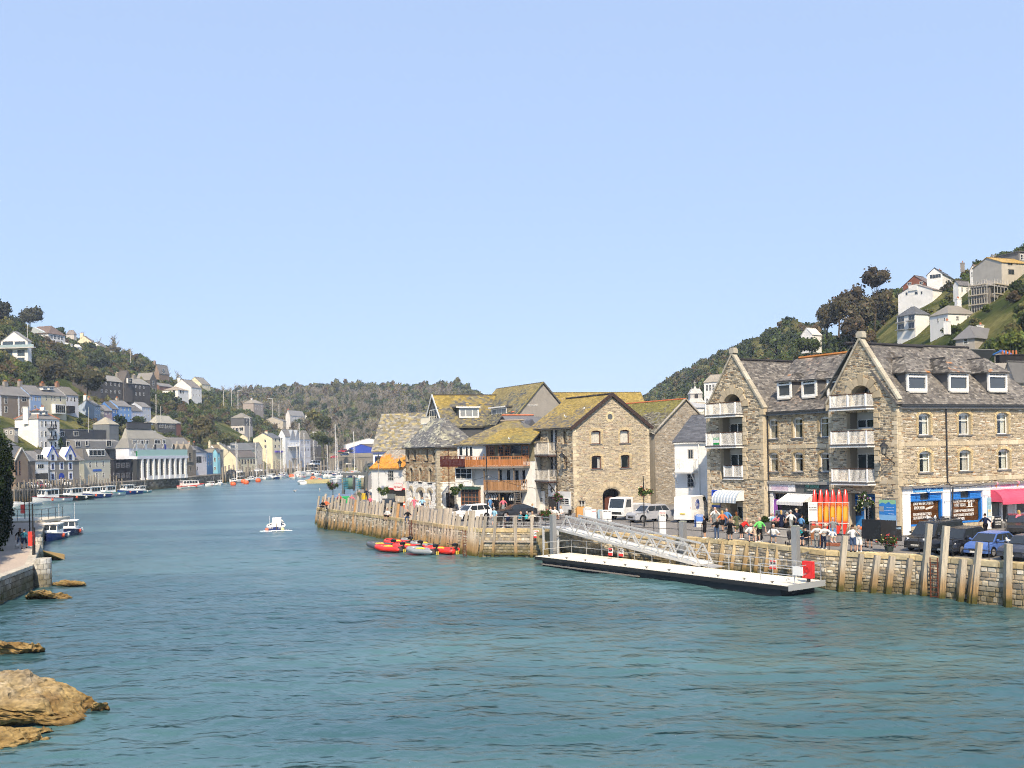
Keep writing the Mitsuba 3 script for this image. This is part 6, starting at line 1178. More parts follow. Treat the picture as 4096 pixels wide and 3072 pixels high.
q=lambda s,o,z=zd: PF.P(s,z,o)
railing('pontoon_rail',pt,[q(.5,-.5),q(.5,-PW+.15),q(PL - .2,-PW+.15),q(PL - .2,-.9),q(PL - 3.0,-.9)],0,1.15,2.0,GAL,'metal',.03)
def board(name,lab,cat,p,right,w,h_,col,lines=(),th=.04,tc=(.5,.04,.04),band=None,mat='satin'):
 """A flat sign or board: lower left corner p, plan direction right, width, height; lines of lettering (text, height fraction, letter height, colour)."""
 k=thing(name,lab,cat); F=Face(p,right); put('panel',MB().fb(F,0,0,w,h_,-th,0,col),mat,k)
 if band: put('band',MB().fb(F,.003,.003,w - .003,h_*band[0],.002,.008,band[1]),mat,k)
 for t,f,lh,c in lines: lsign(k,F,t,w*.08,h_*f,lh,c,.006,wid=w*.84)
 return k
RED=(.62,.03,.03)
for nm,(u,v),tx in (('left',(2433,2221),(('NO BERTHING',.78,.12,RED),('LANDING AREA',.62,.1,DARK),('ONLY',.48,.1,DARK))),('right',(2475,2224),(('MAX LOAD',.75,.13,DARK),('25 Persons',.5,.13,DARK)))):
 p=at(u,v,81.8 if nm == 'left' else 80.6); board('warning_sign',f'white and red warning sign, {nm} of the pair on the pontoon rail','sign',p,PF.ex[:2],.52,.62,WHITE,tx,band=(.36,RED))
board('warning_sign','white and red warning sign on the middle of the pontoon rail','sign',at(3078,2275,71.5),PF.ex[:2],.6,.66,WHITE,(('NO BERTHING',.78,.12,RED),('LANDING AREA',.6,.1,DARK),('ONLY',.46,.1,DARK)),band=(.32,RED))
board('warning_sign','white warning sign with a red foot fixed on the quay wall by the steps','sign',at(2135,2152,91.0),(.95,-.3),.5,.72,WHITE,(('WARNING',.8,.1,RED),('NO SWIMMING',.55,.08,DARK),('NO JUMPING',.4,.08,DARK)),band=(.25,RED))
k=thing('lifebuoy_housing','red plastic lifebuoy housing at the right end of the pontoon','lifebuoy'); B=Face(at(3212,2308,65.6),PF.ex[:2])
put('case',MB().poly(B,sbox(0,0,.68,1.0).buffer(.06),-.25,0,RED).poly(B,LineString([(.34,.5),(.341,.5)]).buffer(.2).difference(LineString([(.34,.5),(.341,.5)]).buffer(.1)),.001,.05,(.5,.02,.02)),'satin',k); put('stand',MB().fb(B,.24,-.55,.44,0,-.2,-.05,BLK),'satin',k)
board('blank_board','blank white board on the rail at the right end of the pontoon','board',at(3171,2300,64.6),PF.ex[:2],.78,.58,WHITE)
gw=thing('gangway','sloping aluminium truss gangway from the quay down to the pontoon','gangway')
A,Bq=np.array([3.9,87.7,2.78]),np.array([13.9,75.0,.92]); e=unit(Bq - A); sd=unit(np.array([-e[1],e[0],0]))*-1; up=np.array([0,0,1.0]); GL=np.linalg.norm(Bq - A)
ALU=(.62,.62,.61)
for s,w in ((0,'near'),(1.5,'far')):
 o=-sd*s if np.dot(-sd[:2],[.8,.6])>0 else sd*s
 put('chord',MB().bar(A+o,Bq+o,.12,.2,ALU),'metal',gw); put('chord',MB().bar(A+o+up*1.35+e*.9,Bq+o+up*1.35 - e*1.2,.1,.14,ALU),'metal',gw)
 n=8
 for i in range(n):
  a0,a1,t=GL*i/n,GL*(i+1)/n,GL*(i+.5)/n
  for x in (a0+.1,a1 - .1): put('diagonal',MB().bar(A+o+e*x+up*.1,A+o+e*t+up*1.35,.08,.1,ALU),'metal',gw)
 for f in (.5,.85): put('handrail',MB().tube([A+o+up*f+e*.4,Bq+o+up*f - e*.7],.022,GAL,5),'metal',gw)
o=(-sd if np.dot(-sd[:2],[.8,.6])>0 else sd)
for i in range(16): put('deck_panel',MB().bar(A+o*.75+e*(GL*i/16+.01)+up*.06,A+o*.75+e*(GL*(i+1)/16 - .01)+up*.06,1.38,.05,(.66,.65,.6)),'matte',gw)
put('ramp_flap',MB().bar(Bq+o*.75,Bq+o*.75+np.array([e[0],e[1],-.1])*1.2,1.4,.04,(.5,.5,.5)),'metal',gw)
put('landing',MB().box(A+o*.75 - e*1.3+[0,0,-.05],(2.6,1.7,.12),GAL,math.atan2(e[1],e[0])),'metal',gw)
for x in (-2.2,-.2): put('support',MB().bar(A+e*x+[0,0,-3.6],A+e*x,.2,.2,GAL),'metal',gw)
for u,vt,d,lab in ((2211,2060,87.2,'square steel guide pile at the upper end of the gangway'),(2731,2086,79.4,'square steel guide pile beside the lower end of the gangway'),(3181,2105,68.4,'tall square steel guide pile near the right end of the pontoon')):
 t=at(u,vt,d); k=thing('guide_pile',lab,'pile'); put('column',MB().box((t[0],t[1],t[2]/2 - 1),(.42,.42,t[2]+2),(.36,.37,.38),-.9),'metal',k); put('cap',MB().box((t[0],t[1],t[2]+.02),(.46,.46,.05),(.3,.32,.26),-.9),'matte',k)
 put('bracket',MB().bar(t*[1,1,0]+[0,0,2.2],t*[1,1,0]+[2.0,1.5,2.5],.1,.1,(.2,.2,.2)),'metal',k)
rail_pts=[(p[0]+.35,p[1]+.25) for p in EDGE[7:14]]
railing('quay_railing',None,[rail_pts[0]]+rail_pts[1:],ZQ,1.12,2.3,BLK,'satin',.03,(1,.5),'black two bar iron railing with ball joints along the harbour edge','railing',True)
railing('cafe_railing',None,[(-3.6,94.6),(-2.8,93.5),(2.4,91.9),(3.2,89.6)],ZQ,1.1,1.7,GAL,'metal',.026,(1,.55,.25),'grey galvanised railing around the cafe seats on the quay corner','railing')
railing('grey_railing',None,[(-10.0,108.5),(-4.0,95.3)],ZQ,1.1,1.9,(.25,.25,.25),'metal',.026,(1,.55),'grey railing behind the timber posts in front of the white car','railing')
def ladder(reg,x,y0,y1,w,lab,col=(.14,.05,.03)):
 b=onz(*G(reg,x,y1),0.0); t=at(*G(reg,x,y0),b[1]); k=thing('rusty_ladder',lab,'ladder'); n_=np.array([-.8,-.6,0])*.12; s=np.array([.6,-.8,0])*w/2
 for g in (-1,1): put('stile',MB().bar(b+n_+s*g,[*(b+n_+s*g)[:2],t[2]],.06,.06,col),'matte',k)
 for i in range(9): z=b[2]+(t[2] - b[2])*(i+.5)/9; put('rung',MB().bar([*(b+n_ - s)[:2],z],[*(b+n_+s)[:2],z],.04,.04,col),'matte',k)
ladder('b8',1228,500,958,.5,'rusty iron ladder on the wall below the black cars'); ladder('b4',850,730,1010,.5,'rusty ladder among the posts behind the red boats'); ladder('b4',1370,790,1130,.5,'rusty ladder between posts right of the orange brown post'); ladder('b5',200,690,1030,.5,'rusty ladder among the clustered posts left of the cafe')
steps=thing('harbour_steps','weedy stone steps descending to the water beside the gangway','steps')
for i in range(9): p=np.array([2.9,91.0])+np.array([.3,-.95])*i*.34; put('step',MB().box((p[0] - .15,p[1] - .1,ZQ - .25 - i*.28 - .4),(1.5,.5,.9),(.24,.2,.12),-.3),'quaystone',steps)
def walling(parent,F,x0,x1,z,c=(.45,.44,.42)): put('waling',MB().fb(F,x0,z,x1,z+.16,.04,.2,c),'pile',parent)
Fw=vface(EDGE[6],EDGE[7]); wl=thing('timber_walings','horizontal timber beams across the wall below the cafe seats','beam'); walling(wl,Fw,.2,5.4,1.35); walling(wl,Fw,.2,5.4,.2,(.2,.15,.09))
# ---- shop fronts of the block ----------------------------------------------------------------------------------------------
WOOD=[(.095,.042,.018),(.075,.033,.014),(.115,.052,.022)]; SB=(.02,.17,.55)
def shop_board(R,lines,lab):
 x0,z0,x1,z1=R; zt=z1 - (z1 - z0)*.22; F=FB
 k=put('shop_window',MB().fb(F,x0,z0 - .12,x1,z0,-.4,.12,SB).fb(F,x0,zt - .08,x1,zt,-.3,-.04,SB).fb(F,x1 - .12,z0,x1,zt - .08,-.3,-.04,SB),'satin',blk,label=lab)
 R_=rows(sbox(x0+.03,z0+.003,x1 - .3,zt - .08),.17,4,rng,.012,0,0)
 for r in R_: put('plank',MB().fb(F,x0+.03,r[1],x1 - .3,r[3],-.3,-.2+.01*rng.random(),pal(rng,1,WOOD)[0]),'matte',k)
 w=x1 - x0
 for a,b in ((.0,.34),(.63,.985)): 
  for i in range(4): h_=(z1 - zt)/4; put('louvre',MB().fb(F,x0+w*a+.02,zt+h_*i+.01,x0+w*b,zt+h_*(i+1) - .01,-.3,-.08,SB),'satin',k)
 put('pane',MB().fb(F,x0+w*.34,zt,x0+w*.63,z1,-.3,-.25,GLASS),'darkglass',k)
 for t,f,lh,ww in lines: lsign(k,F,t,x0+w*.14 if ww>.4 else x0+w*.17,z0+(zt - z0)*f,lh,(.78,.76,.72),-.17,wid=w*ww)
 return k
k=shop_board(R1,(('LOOE WATER SPORTS',.80,.24,.62),('BOOK HERE!',.62,.22,.33),('SEA SAFARI BOAT TRIPS',.36,.2,.56),('SELF DRIVE BOAT HIRE',.21,.2,.54)),'wood panelled shop window with white boat trip lettering')
w=R1[2] - R1[0]; zz=R1[1]+(R1[3] - R1[1])*.5; put('boat_picture',MB().poly(FB,Polygon([(R1[0]+w*.53,zz - .12),(R1[0]+w*.72,zz - .02),(R1[0]+w*.78,zz+.18),(R1[0]+w*.66,zz+.12),(R1[0]+w*.53,zz+.02)]),-.19,-.17,(.7,.6,.55)),'plain',k)
k=shop_board(R2,(('LOOE WATER SPORTS',.82,.24,.66),('HIRE HERE!',.64,.22,.34),('STAND-UP PADDLE BOARDS',.40,.2,.64),('BODY BOARDS & WETSUITS',.22,.2,.64),('KAYAK HIRE',.06,.2,.31)),'wood panelled shop window with white hire lettering')
w=R2[2] - R2[0]; zz=R2[1]+(R2[3] - R2[1])*.46; put('paddler_picture',MB().poly(FB,unary_union([sbox(R2[0]+w*.56,zz,R2[0]+w*.76,zz+.05),sbox(R2[0]+w*.61,zz+.05,R2[0]+w*.65,zz+.45),sbox(R2[0]+w*.69,zz+.05,R2[0]+w*.73,zz+.42)]),-.19,-.17,(.75,.74,.7)),'plain',k)
r=FB.rect('b1',195,1028,690,1105); k=put('shop_sign',MB().fb(FB,r[0],r[1],r[2],r[3],.1,.14,(.08,.32,.68)).fb(FB,r[0]+.05,r[1]+.05,r[2] - .05,r[3] - .05,.141,.15,(.12,.38,.72)),'satin',blk)
w=r[2] - r[0]; lsign(k,FB,'SEA SAFARI',r[0]+.1,r[1]+.14,.2,(.02,.06,.3),.155,wid=w*.36); lsign(k,FB,'BOAT TRIPS',r[0]+w*.6,r[1]+.14,.2,(.02,.06,.3),.155,wid=w*.36); dz=LineString([(r[0]+w*.5,(r[1]+r[3])/2),(r[0]+w*.5+.001,(r[1]+r[3])/2)]); put('roundel',MB().poly(FB,dz.buffer(.27),.151,.17,(.05,.2,.55)).poly(FB,dz.buffer(.18).difference(dz.buffer(.1)),.171,.18,(.4,.6,.8)),'satin',k)
r=FB.rect('b1',1500,965,2010,1045); k=put('shop_sign',MB().fb(FB,r[0],r[1],r[2],r[3],.1,.14,(.55,.60,.72)),'satin',blk); lsign(k,FB,"Bassett's",r[0]+1.0,r[1]+.12,.3,(.72,.28,.42),.145,wid=1.6)
for x in (.5,3.1): put('ice_cream',MB().hull([FB.P(r[0]+x - .18,r[1]+.32,.15),FB.P(r[0]+x+.18,r[1]+.32,.15),FB.P(r[0]+x,r[1]+.04,.15),FB.P(r[0]+x,r[1]+.2,.2)],(.6,.38,.12)).sph(FB.P(r[0]+x,r[1]+.42,.16),(.17,.17,.17),(.7,.3,.4)),'plain',k)
r=FB.rect('b1',1490,1060,2057,1295); awning(blk,FB,(r[0],r[1],R3[0]+5.2,r[3]),1.2,[(.68,.10,.17),(.66,.095,.165)],6,.2,'pink_awning')
x0=R3[0]; zt=R3[3]
put('ice_cream_shop_front',MB().fb(FB,x0,ZQ+1.0,x0+.12,zt,-.2,.05,WHITE).fb(FB,x0+.12,ZQ+.5,x0+1.25,ZQ+1.0,-.2,.05,WHITE).fb(FB,x0+1.25,ZQ,x0+1.4,zt,-.2,.05,WHITE).fb(FB,x0+2.9,ZQ,x0+3.1,zt,-.2,.05,WHITE).fb(FB,x0+3.1,ZQ+1.0,x0+4.4,ZQ+1.15,-.2,.05,WHITE).fb(FB,x0+2.2,ZQ+.6,x0+2.9,zt,-.22,-.1,(.6,.6,.6)),'satin',blk)
put('shop_pane',MB().fb(FB,x0+.12,ZQ+1.0,x0+1.25,zt,-.2,-.15,(.1,.12,.12)).fb(FB,x0+3.1,ZQ+1.15,x0+4.4,zt,-.2,-.15,(.06,.07,.08)),'darkglass',blk)
for i in range(3): put('door_step',MB().fb(FB,x0+1.2,ZQ,x0+3.1,ZQ+.6 - i*.2,-.2+i*.35,.15+i*.35,(.3,.3,.3)),'matte',blk)
put('price_list',MB().fb(FB,x0 - .5,ZQ+1.0,x0 - .05,ZQ+2.6,.1,.13,(.3,.5,.65)),'satin',blk)
for i in range(5): put('photo_panel',MB().fb(FB,x0 - .47,ZQ+1.05+i*.31,x0 - .08,ZQ+1.3+i*.31,.131,.14,pal(rng,1,[(.6,.5,.3),(.3,.5,.6),(.7,.7,.65),(.2,.3,.5)])[0]),'plain',blk)
k=board('chalkboard','black chalkboard leaning on the plinth left of the ice cream door','board',FB.P(x0+.1,ZQ,.3),FB.ex[:2],.8,1.0,(.015,.015,.016),(('ICE CREAM',.75,.12,WHITE),('FUDGE',.5,.1,WHITE),('COFFEE',.3,.1,WHITE)))
# gable shops and middle shop
F=FG
r=F.rect('a7',872,1145,1262,1275); D_=Face(F.P(0,0,-.9),F.ex); r=D_.rect('a7',872,1145,1262,1270); k=put('shop_sign',MB().fb(D_,r[0],r[1],r[2],r[3],-.1,0,(.025,.17,.5)).fb(D_,r[0]+.06,r[1]+.08,r[2] - .06,r[3] - .08,.001,.02,(.03,.2,.58)),'satin',blk); lsign(k,D_,'SEA SAFARI',r[0]+.1,r[1]+.2,.22,(.01,.02,.1),.03,wid=1.1); lsign(k,D_,'BOAT TRIPS',r[2] - 1.2,r[1]+.2,.22,(.01,.02,.1),.03,wid=1.05)
put('blue_door',MB().fb(D_,r[0],ZQ,r[0]+1.1,r[1] - .02,-.1,0,(.025,.2,.56)).fb(D_,r[0]+.3,ZQ+1.3,r[0]+.85,r[1] - .4,.002,.03,GLASS).fb(D_,r[0]+1.1,ZQ,r[0]+1.2,r[1] - .02,-.1,.06,(.03,.22,.6)),'satin',blk)
r=F.rect('a7',1328,1242,1605,1650); k=board('harbour_map','large blue and green map board of the harbour on the stone wall','map',F.P(r[0],ZQ+.7,.12),F.ex[:2],r[2] - r[0],r[3] - ZQ - .7,(.03,.19,.55)); B=Face(F.P(r[0],ZQ+.7,.12),F.ex); W_m,H_m=r[2] - r[0],r[3] - ZQ - .7
put('coastline',MB().poly(B,Polygon([(0,H_m),(W_m,H_m),(W_m,H_m*.85),(W_m*.75,H_m*.84),(W_m*.6,H_m*.93),(W_m*.4,H_m*.85),(W_m*.2,H_m*.9),(0,H_m*.82)]),.002,.01,(.25,.5,.3)),'plain',k); put('photo',MB().fb(B,.01,H_m*.15,W_m - .01,H_m*.42,.002,.01,(.2,.42,.7)).fb(B,.01,.01,W_m - .01,H_m*.14,.002,.01,(.02,.05,.1)).fb(B,.02,H_m*.55,W_m*.28,H_m*.75,.002,.01,(.25,.3,.35)),'plain',k)
for i in range(9): put('boat_mark',MB().fb(B,W_m*rng.uniform(.3,.85),H_m*(.46+i*.04),W_m*rng.uniform(.87,.93),H_m*(.465+i*.04)+.015,.011,.013,(.6,.7,.8)),'plain',k) if i % 3 == 0 else None
r=F.rect('a5',345,725,458,965); k=board('blue_banner','blue shop banner reading Uncharted left of the striped awning','sign',F.P(r[0],r[1],.1),F.ex[:2],r[2] - r[0],r[3] - r[1],(.05,.12,.62),(('Uncharted',.86,.2,(.01,.02,.2)),('Travel Essentials',.72,.1,(.02,.03,.25)))); B=Face(F.P(r[0],r[1],.1),F.ex); w,hh=r[2] - r[0],r[3] - r[1]
put('cloud_print',MB().poly(B,LineString([(w*.1,hh*.52),(w*.5,hh*.45),(w*.9,hh*.42)]).buffer(.14),.003,.008,(.7,.72,.76)).fb(B,0,hh*.13,w,hh*.27,.003,.008,(.6,.5,.2)).fb(B,0,0,w,hh*.12,.003,.008,(.06,.1,.3)),'plain',k)
awning(blk,F,(lambda r: (r[0],r[1],r[2],r[3]))(F.rect('a5',452,728,785,895)),1.1,[(.68,.7,.72),(.36,.44,.52)],16,.2,'striped_awning')
r=F.rect('a3',1392,1242,1490,1360); k=board('for_sale_board','green and white for sale board on the middle balcony of the left gable','sign',F.P(r[0],r[1],1.05),F.ex[:2],r[2] - r[0],r[3] - r[1],(.7,.7,.7),(('FOR SALE',.78,.14,(.7,.75,.7)),)); B=Face(F.P(r[0],r[1],1.05),F.ex); put('green_panel',MB().fb(B,0,(r[3] - r[1])*.7,r[2] - r[0],r[3] - r[1],.001,.004,(.03,.32,.08)).fb(B,0,0,r[2] - r[0],(r[3] - r[1])*.25,.001,.004,(.03,.32,.08)),'plain',k)
F=FA; r=F.rect('a5',1082,605,1945,770); zc_=r[1]; put('shop_fascia',MB().fb(F,xa0+.15,r[1],xa1,r[3] - .25,-.2,.12,(.12,.125,.13)).fb(F,xa0+.15,r[3] - .247,xa1,r[3],-.2,.3,(.28,.28,.28)),'matte',blk)
q2=F.rect('a5',1086,645,1503,742); k=put('shop_sign',MB().fb(F,q2[0],q2[1],q2[2],q2[3],.121,.16,(.72,.71,.73)).fb(F,q2[0]+.8,q2[1]+.08,q2[2] - .8,q2[3] - .12,.161,.17,(.62,.5,.6)),'satin',blk); lsign(k,F,'Shell Bay',(q2[0]+q2[2])/2 - .45,q2[1]+.25,.16,(.45,.35,.45),.172)
q2=F.rect('a5',1630,655,1848,752); k=put('shop_sign',MB().fb(F,q2[0],q2[1],q2[2],q2[3],.121,.16,(.035,.05,.05)),'satin',blk); lsign(k,F,'The Lookout',q2[0]+.12,q2[1]+.4,.27,(.16,.42,.34),.165,wid=(q2[2] - q2[0])*.88); lsign(k,F,'Coffee Food Cakes',q2[0]+.3,q2[1]+.12,.12,(.5,.5,.5),.165,wid=(q2[2] - q2[0])*.6)
x0,zt=shopA[0],zc_ - .02; PUR=(.26,.09,.40)
put('shop_pilaster',MB().fb(F,x0,ZQ,x0+.9,zt,-.3,.05,WHITE),'satin',blk); put('purple_frame',MB().fb(F,x0+.9,ZQ+.9,x0+1.15,zt - .6,-.3,-.05,PUR).fb(F,x0+.9,zt - .75,x0+4.0,zt - .6,-.3,-.05,PUR),'satin',blk)
put('shop_pane',MB().fb(F,x0+1.15,ZQ+.6,shopA[2],zt,-.45,-.4,(.03,.032,.034)),'darkglass',blk); put('stall_riser',MB().fb(F,x0+.9,ZQ,shopA[2],ZQ+.6,-.46,-.36,(.1,.1,.1)),'matte',blk)
awning(blk,F,F.rect('a5',1395,770,1760,925),1.5,[(.72,.72,.7),(.62,.62,.62)],18,.3,'white_awning',False)
k=thing('display_shelf','white cube shelf unit between the first two closed parasols','shelf'); p=F.P(S(F,'a5',1320,1100)[0],ZQ,1.0); B=Face(p,F.ex); mb=MB()
for i in range(4): mb.fb(B,i*.42,0,i*.42+.05,1.5,-.35,0,WHITE); mb.fb(B,0,i*.48,1.31,i*.48+.05,-.35,.002,WHITE)
put('frame',mb,'satin',k)
# wall lanterns, lamp posts, flower baskets, festoon lights
def lantern(mb,gl,p,s=1.0,col=BLK):
 b=np.array(p,float); 
 for i in range(4): a=math.pi/4+i*math.pi/2; mb.bar(b+[.13*s*math.cos(a),.13*s*math.sin(a),0],b+[.27*s*math.cos(a),.27*s*math.sin(a),.6*s],.03*s,.03*s,col)
 mb.tube([b+[0,0,.6*s],b+[0,0,.68*s],b+[0,0,.9*s],b+[0,0,1.0*s],b+[0,0,1.2*s]],[.36*s,.34*s,.1*s,.07*s,.02*s],col,8); mb.tube([b - [0,0,.05*s],b+[0,0,.03*s]],.15*s,col,8)
 gl.tube([b+[0,0,.03],b+[0,0,.59*s]],[.1*s,.24*s],(.35,.33,.28),4)
def wall_lamp(lab,F,s,z,out=.9,sc=1.0):
 k=thing('wall_lantern',lab,'lamp'); p=F.P(s,z,out); mb,gl=MB(),MB(); lantern(mb,gl,p,sc); put('lantern',mb,'satin',k); put('glass',gl,'satin',k); put('bracket',MB().tube([p - [0,0,.05],F.P(s+.25,z - .1,.02)],.035,BLK,6).tube([p - [0,0,.05],F.P(s+.3,z - .8,.02)],.03,BLK,6),'satin',k)
s_,z_=S(FG,'a7',1480,480); wall_lamp('black wall lantern on the right hand gable of the stone block',FG,s_+.25,z_,1.0)
s_,z_=S(wh.S,'a2',757,1165); wall_lamp('wall lantern on the corner of the warehouse',wh.S,s_,z_ - .2,.7,1.0)
s_,z_=S(sh.S,'z6',1675,1110); wall_lamp('black wall lantern on the left corner of the stone house',sh.S,.3,z_,1.0,1.0)
FLW=[(.55,.5,.5),(.6,.55,.25),(.4,.06,.2),(.2,.05,.2),(.6,.6,.58),(.45,.05,.06)]
def basket(p,r,lab,mix=(0,1,4),name='flower_basket'):
 k=thing(name,lab,'flowers'); C=np.array(p)+rng.normal(size=(7,3))*[r*.45,r*.3,r*.25]; R=np.full((7,3),r*.5); mb=MB(); core(mb,C,R,(.05,.08,.025),rng,.7); mb.add(*leaves(C,R,260,.06,(.07,.11,.03),rng)); put('foliage',mb,'leaf',k)
 m2=MB()
 for c in np.array(mix): m2.add(*leaves(C,R*1.12,60,.05,FLW[c],rng,.1))
 put('blossom',m2,'plain',k); put('basket',MB().tube([np.array(p) - [0,0,r*.75],np.array(p) - [0,0,r*.2]],[r*.4,r*.6],(.06,.08,.07),8),'plain',k)
def lamp_post(lab,u,v,d,vt,lan=True,bask=None,col=BLK,r=.055,z0=ZQ,name='lamp_post'):
 b=at(u,v,d); b[2]=z0; t=at(u,vt,d)[2]; k=thing(name,lab,'lamp post' if lan else 'post'); put('column',MB().tube([b,[*b[:2],z0+1],[*b[:2],t]],[r*1.5,r,r*.8],col,8),'satin',k)
 if lan: mb,gl=MB(),MB(); lantern(mb,gl,[*b[:2],t]); put('lantern',mb,'satin',k); put('glass',gl,'satin',k)
 if bask: basket([*b[:2],z0+bask[0]],bask[1],bask[2],bask[3])
 return np.array([*b[:2],t])
lamp_post('slim pole with a flower basket in front of the blue door',3462,2190,72,1985,False,(3.15,.62,'hanging basket of white and purple flowers before the blue door',(1,4,3)),(.3,.31,.32))
lamp_post('dark slim pole with a flower basket in front of the silver car',2577,2105,92,1905,False,(3.2,.55,'hanging basket of flowers above the silver car',(1,5)))
L1=lamp_post('tall dark pole between the white car and black saloon',1951,2100,95.5,1825,False)
lamp_post('post with white basket in front of the stone house',1825,2050,119,1975,False,(2.75,.75,'white flower basket by the dark doorway of the stone house',(1,4)))
lamp_post('post with flower basket at the outer end of the quay',1333,2030,133,1920,False,(3.2,.75,'purple flower basket at the outer end of the quay',(3,2)))
lamp_post('grey post before the orange roofed shop',1517,2015,136,1850,True,None,(.3,.3,.3))
basket(at(1534,1962,133),.85,'white and yellow flower basket before the orange roofed shop',(1,4))
basket(wh.S.P(S(wh.S,'b5',1100,260)[0],at(2148,1985,119)[2],.6),.6,'left pink flower basket on the warehouse front',(2,2)); basket(wh.S.P(S(wh.S,'b5',1425,290)[0],at(2251,1990,115)[2],.6),.6,'right magenta flower basket on the warehouse front',(2,2))
basket(onz(*G('b5',1215,640),ZQ)+[0,.3,1.0],.7,'trough of red flowers on the cafe railing',(5,5),'flower_trough'); basket(onz(*G('b8',675,440),ZQ)+[.35,.3,.5],.6,'tub of red and orange flowers by the railing',(5,1,5),'flower_tub')
def festoon(pts,lab,sag=.7,bulbs=12):
 k=thing('festoon_lights',lab,'string lights'); P_=[]
 for a,b in zip(pts[:-1],pts[1:]):
  t=np.linspace(0,1,13)[:,None]; P_.append(np.array(a)*(1 - t)+np.array(b)*t - np.array([0,0,1])*4*sag*t*(1 - t))
 P_=np.vstack(P_); put('cable',MB().tube(P_,.018,BLK,4),'plain',k)
 for p in P_[1::2]: put('bulb',MB().sph(p - [0,0,.12],(.06,.06,.08),(.3,.3,.28)),'satin',k)
pz=lambda u,v,d: at(u,v,d)
festoon([pz(1515,1860,133),sh.S.P(.5,7.0,.3),pz(1955,1903,95.5),wh.F.P(2.0,6.0,.4)],'festoon string running from the outer shop past the stone house to the warehouse',1.0)
festoon([FB.P(.2,ZQ+4.6,.5),FB.P(3.5,ZQ+4.0,1.2),FB.P(9.0,ZQ+4.1,1.2),FB.P(15,ZQ+4.5,1.2)],'festoon string across the water sports shop windows',.4)
festoon([FA.P(.3,ZQ+4.9,.4),FA.P(xa0+3,ZQ+4.2,.8),FA.P(xa1,ZQ+4.5,.8)],'festoon string above the cafe signs',.35)
# ---- kayaks on their rack, parasols, boards, benches and planters ------------------------------------------------------------
def loft(sec,col,mb=None,close=True):      # rings of equal length -> skin
 mb=mb or MB(); n,m=len(sec),len(sec[0]); v=np.array(sec).reshape(-1,3); i,j=np.meshgrid(np.arange(n - 1),np.arange(m if close else m - 1),indexing='ij'); a=i*m+j; b=i*m+(j+1) % m
 c=np.asarray(col,float); c=c if c.ndim == 1 else np.repeat(c,m,0); return mb.add(v,np.stack([a,b,b+m,a+m],-1).reshape(-1,4),c)
kd0=onz(*G('a5',1790,1350),ZQ); kx=unit(np.array([.72,-.30,0.])); kn=np.array([-.38,-.92,0.])
for i in range(6):
 b=kd0+kx*(.47*i - .3)+np.array([0,0,.12]); t_=np.linspace(0,1,13); sec,cols=[],[]
 for t in t_:
  w=.37*math.sin(math.pi*min(max(t*.96+.02,0),1)) ** .45; dpt=.32*math.sin(math.pi*(t*.96+.02)) ** .4; c=b+np.array([0,0,3.5*t]) - kn*(.55*t - .3)+kx*.12*t
  sec.append([c+kn*w*math.cos(a)*.95+kx*dpt*math.sin(a)*(1.0 if math.sin(a)>0 else .45) for a in np.linspace(0,2*np.pi,10,endpoint=False)])
  f=np.clip((abs(t - .48) - .13)/.1,0,1); cols.append(np.array([.72,.30,.01])*(1 - f)+np.array([.72,.035,.02])*f)
 k=thing('kayak','red and yellow sit-on kayak stood on end, %s in the rack' % ['first from the left','second','third','fourth','fifth','last on the right'][i],'kayak'); put('hull',loft(sec,cols),'gloss',k,smooth=True); put('handle',MB().bar(sec[11][0],sec[11][5],.03,.03,(.05,.05,.05)),'plain',k)
k=thing('kayak_rack','grey tube rack holding the upright kayaks','rack'); a=kd0+kn*.45 - kx*.5; 
for i in range(7): p=a+kx*.5*i; put('upright',MB().tube([p,p+[0,0,2.7]],.03,GAL,6),'metal',k)
for z in (1.0,2.65): put('rail',MB().tube([a+[0,0,z],a+kx*3.0+[0,0,z]],.03,GAL,6),'metal',k)
p=a - kx*.1; board('price_board','white price board with a blue heading on the left of the kayak rack','sign',p+kn*.05+[0,0,1.15],kx[:2],.72,1.5,(.66,.66,.66),(('HIRE PRICES',.86,.1,WHITE),('KAYAK',.7,.08,DARK),('PADDLE BOARD',.58,.08,DARK)),band=None)
for x,y,n_ in ((1257,1110,'left'),(1497,1125,'middle'),(1688,1115,'right')):
 b=onz(*G('a5',x,y+30),ZQ); k=thing('parasol',f'closed turquoise parasol, {n_} of the three outside the cafe','parasol'); t=np.linspace(0,1,9); sec=[[b+[.48*f*(1+.25*math.cos(5*a))*math.cos(a),.48*f*(1+.25*math.cos(5*a))*math.sin(a),.75+2.0*s] for a in np.linspace(0,2*np.pi,20,endpoint=False)] for s,f in zip(t,(.85,1,.95,.85,.72,.6,.62,.4,.08))]
 put('canopy',loft(sec,(.04,.42,.44)),'plain',k,smooth=True); put('pole',MB().tube([b,b+[0,0,.8]],.03,(.5,.5,.5),6),'satin',k); put('base',MB().tube([b,b+[0,0,.1]],.3,(.15,.15,.15),10),'plain',k)
def aboard(lab,reg,x,y,w,h_,col,lines=(),hd=None,z=ZQ):
 p=onz(*G(reg,x,y),z); k=board('sandwich_board',lab,'board',p,(.93,-.36),w,h_,col,lines,.05,band=hd); put('back_leg',MB().box(p+np.array([.2,.45,h_*.45]),(w*.9,.04,h_*.9),np.array(col)*.6,-.37),'satin',k)
aboard('blue and white sandwich board behind the man in black at the railing','a5',122,1240,.62,1.15,(.1,.22,.6),(('Uncharted',.85,.12,WHITE),),(.45,(.6,.6,.58)))
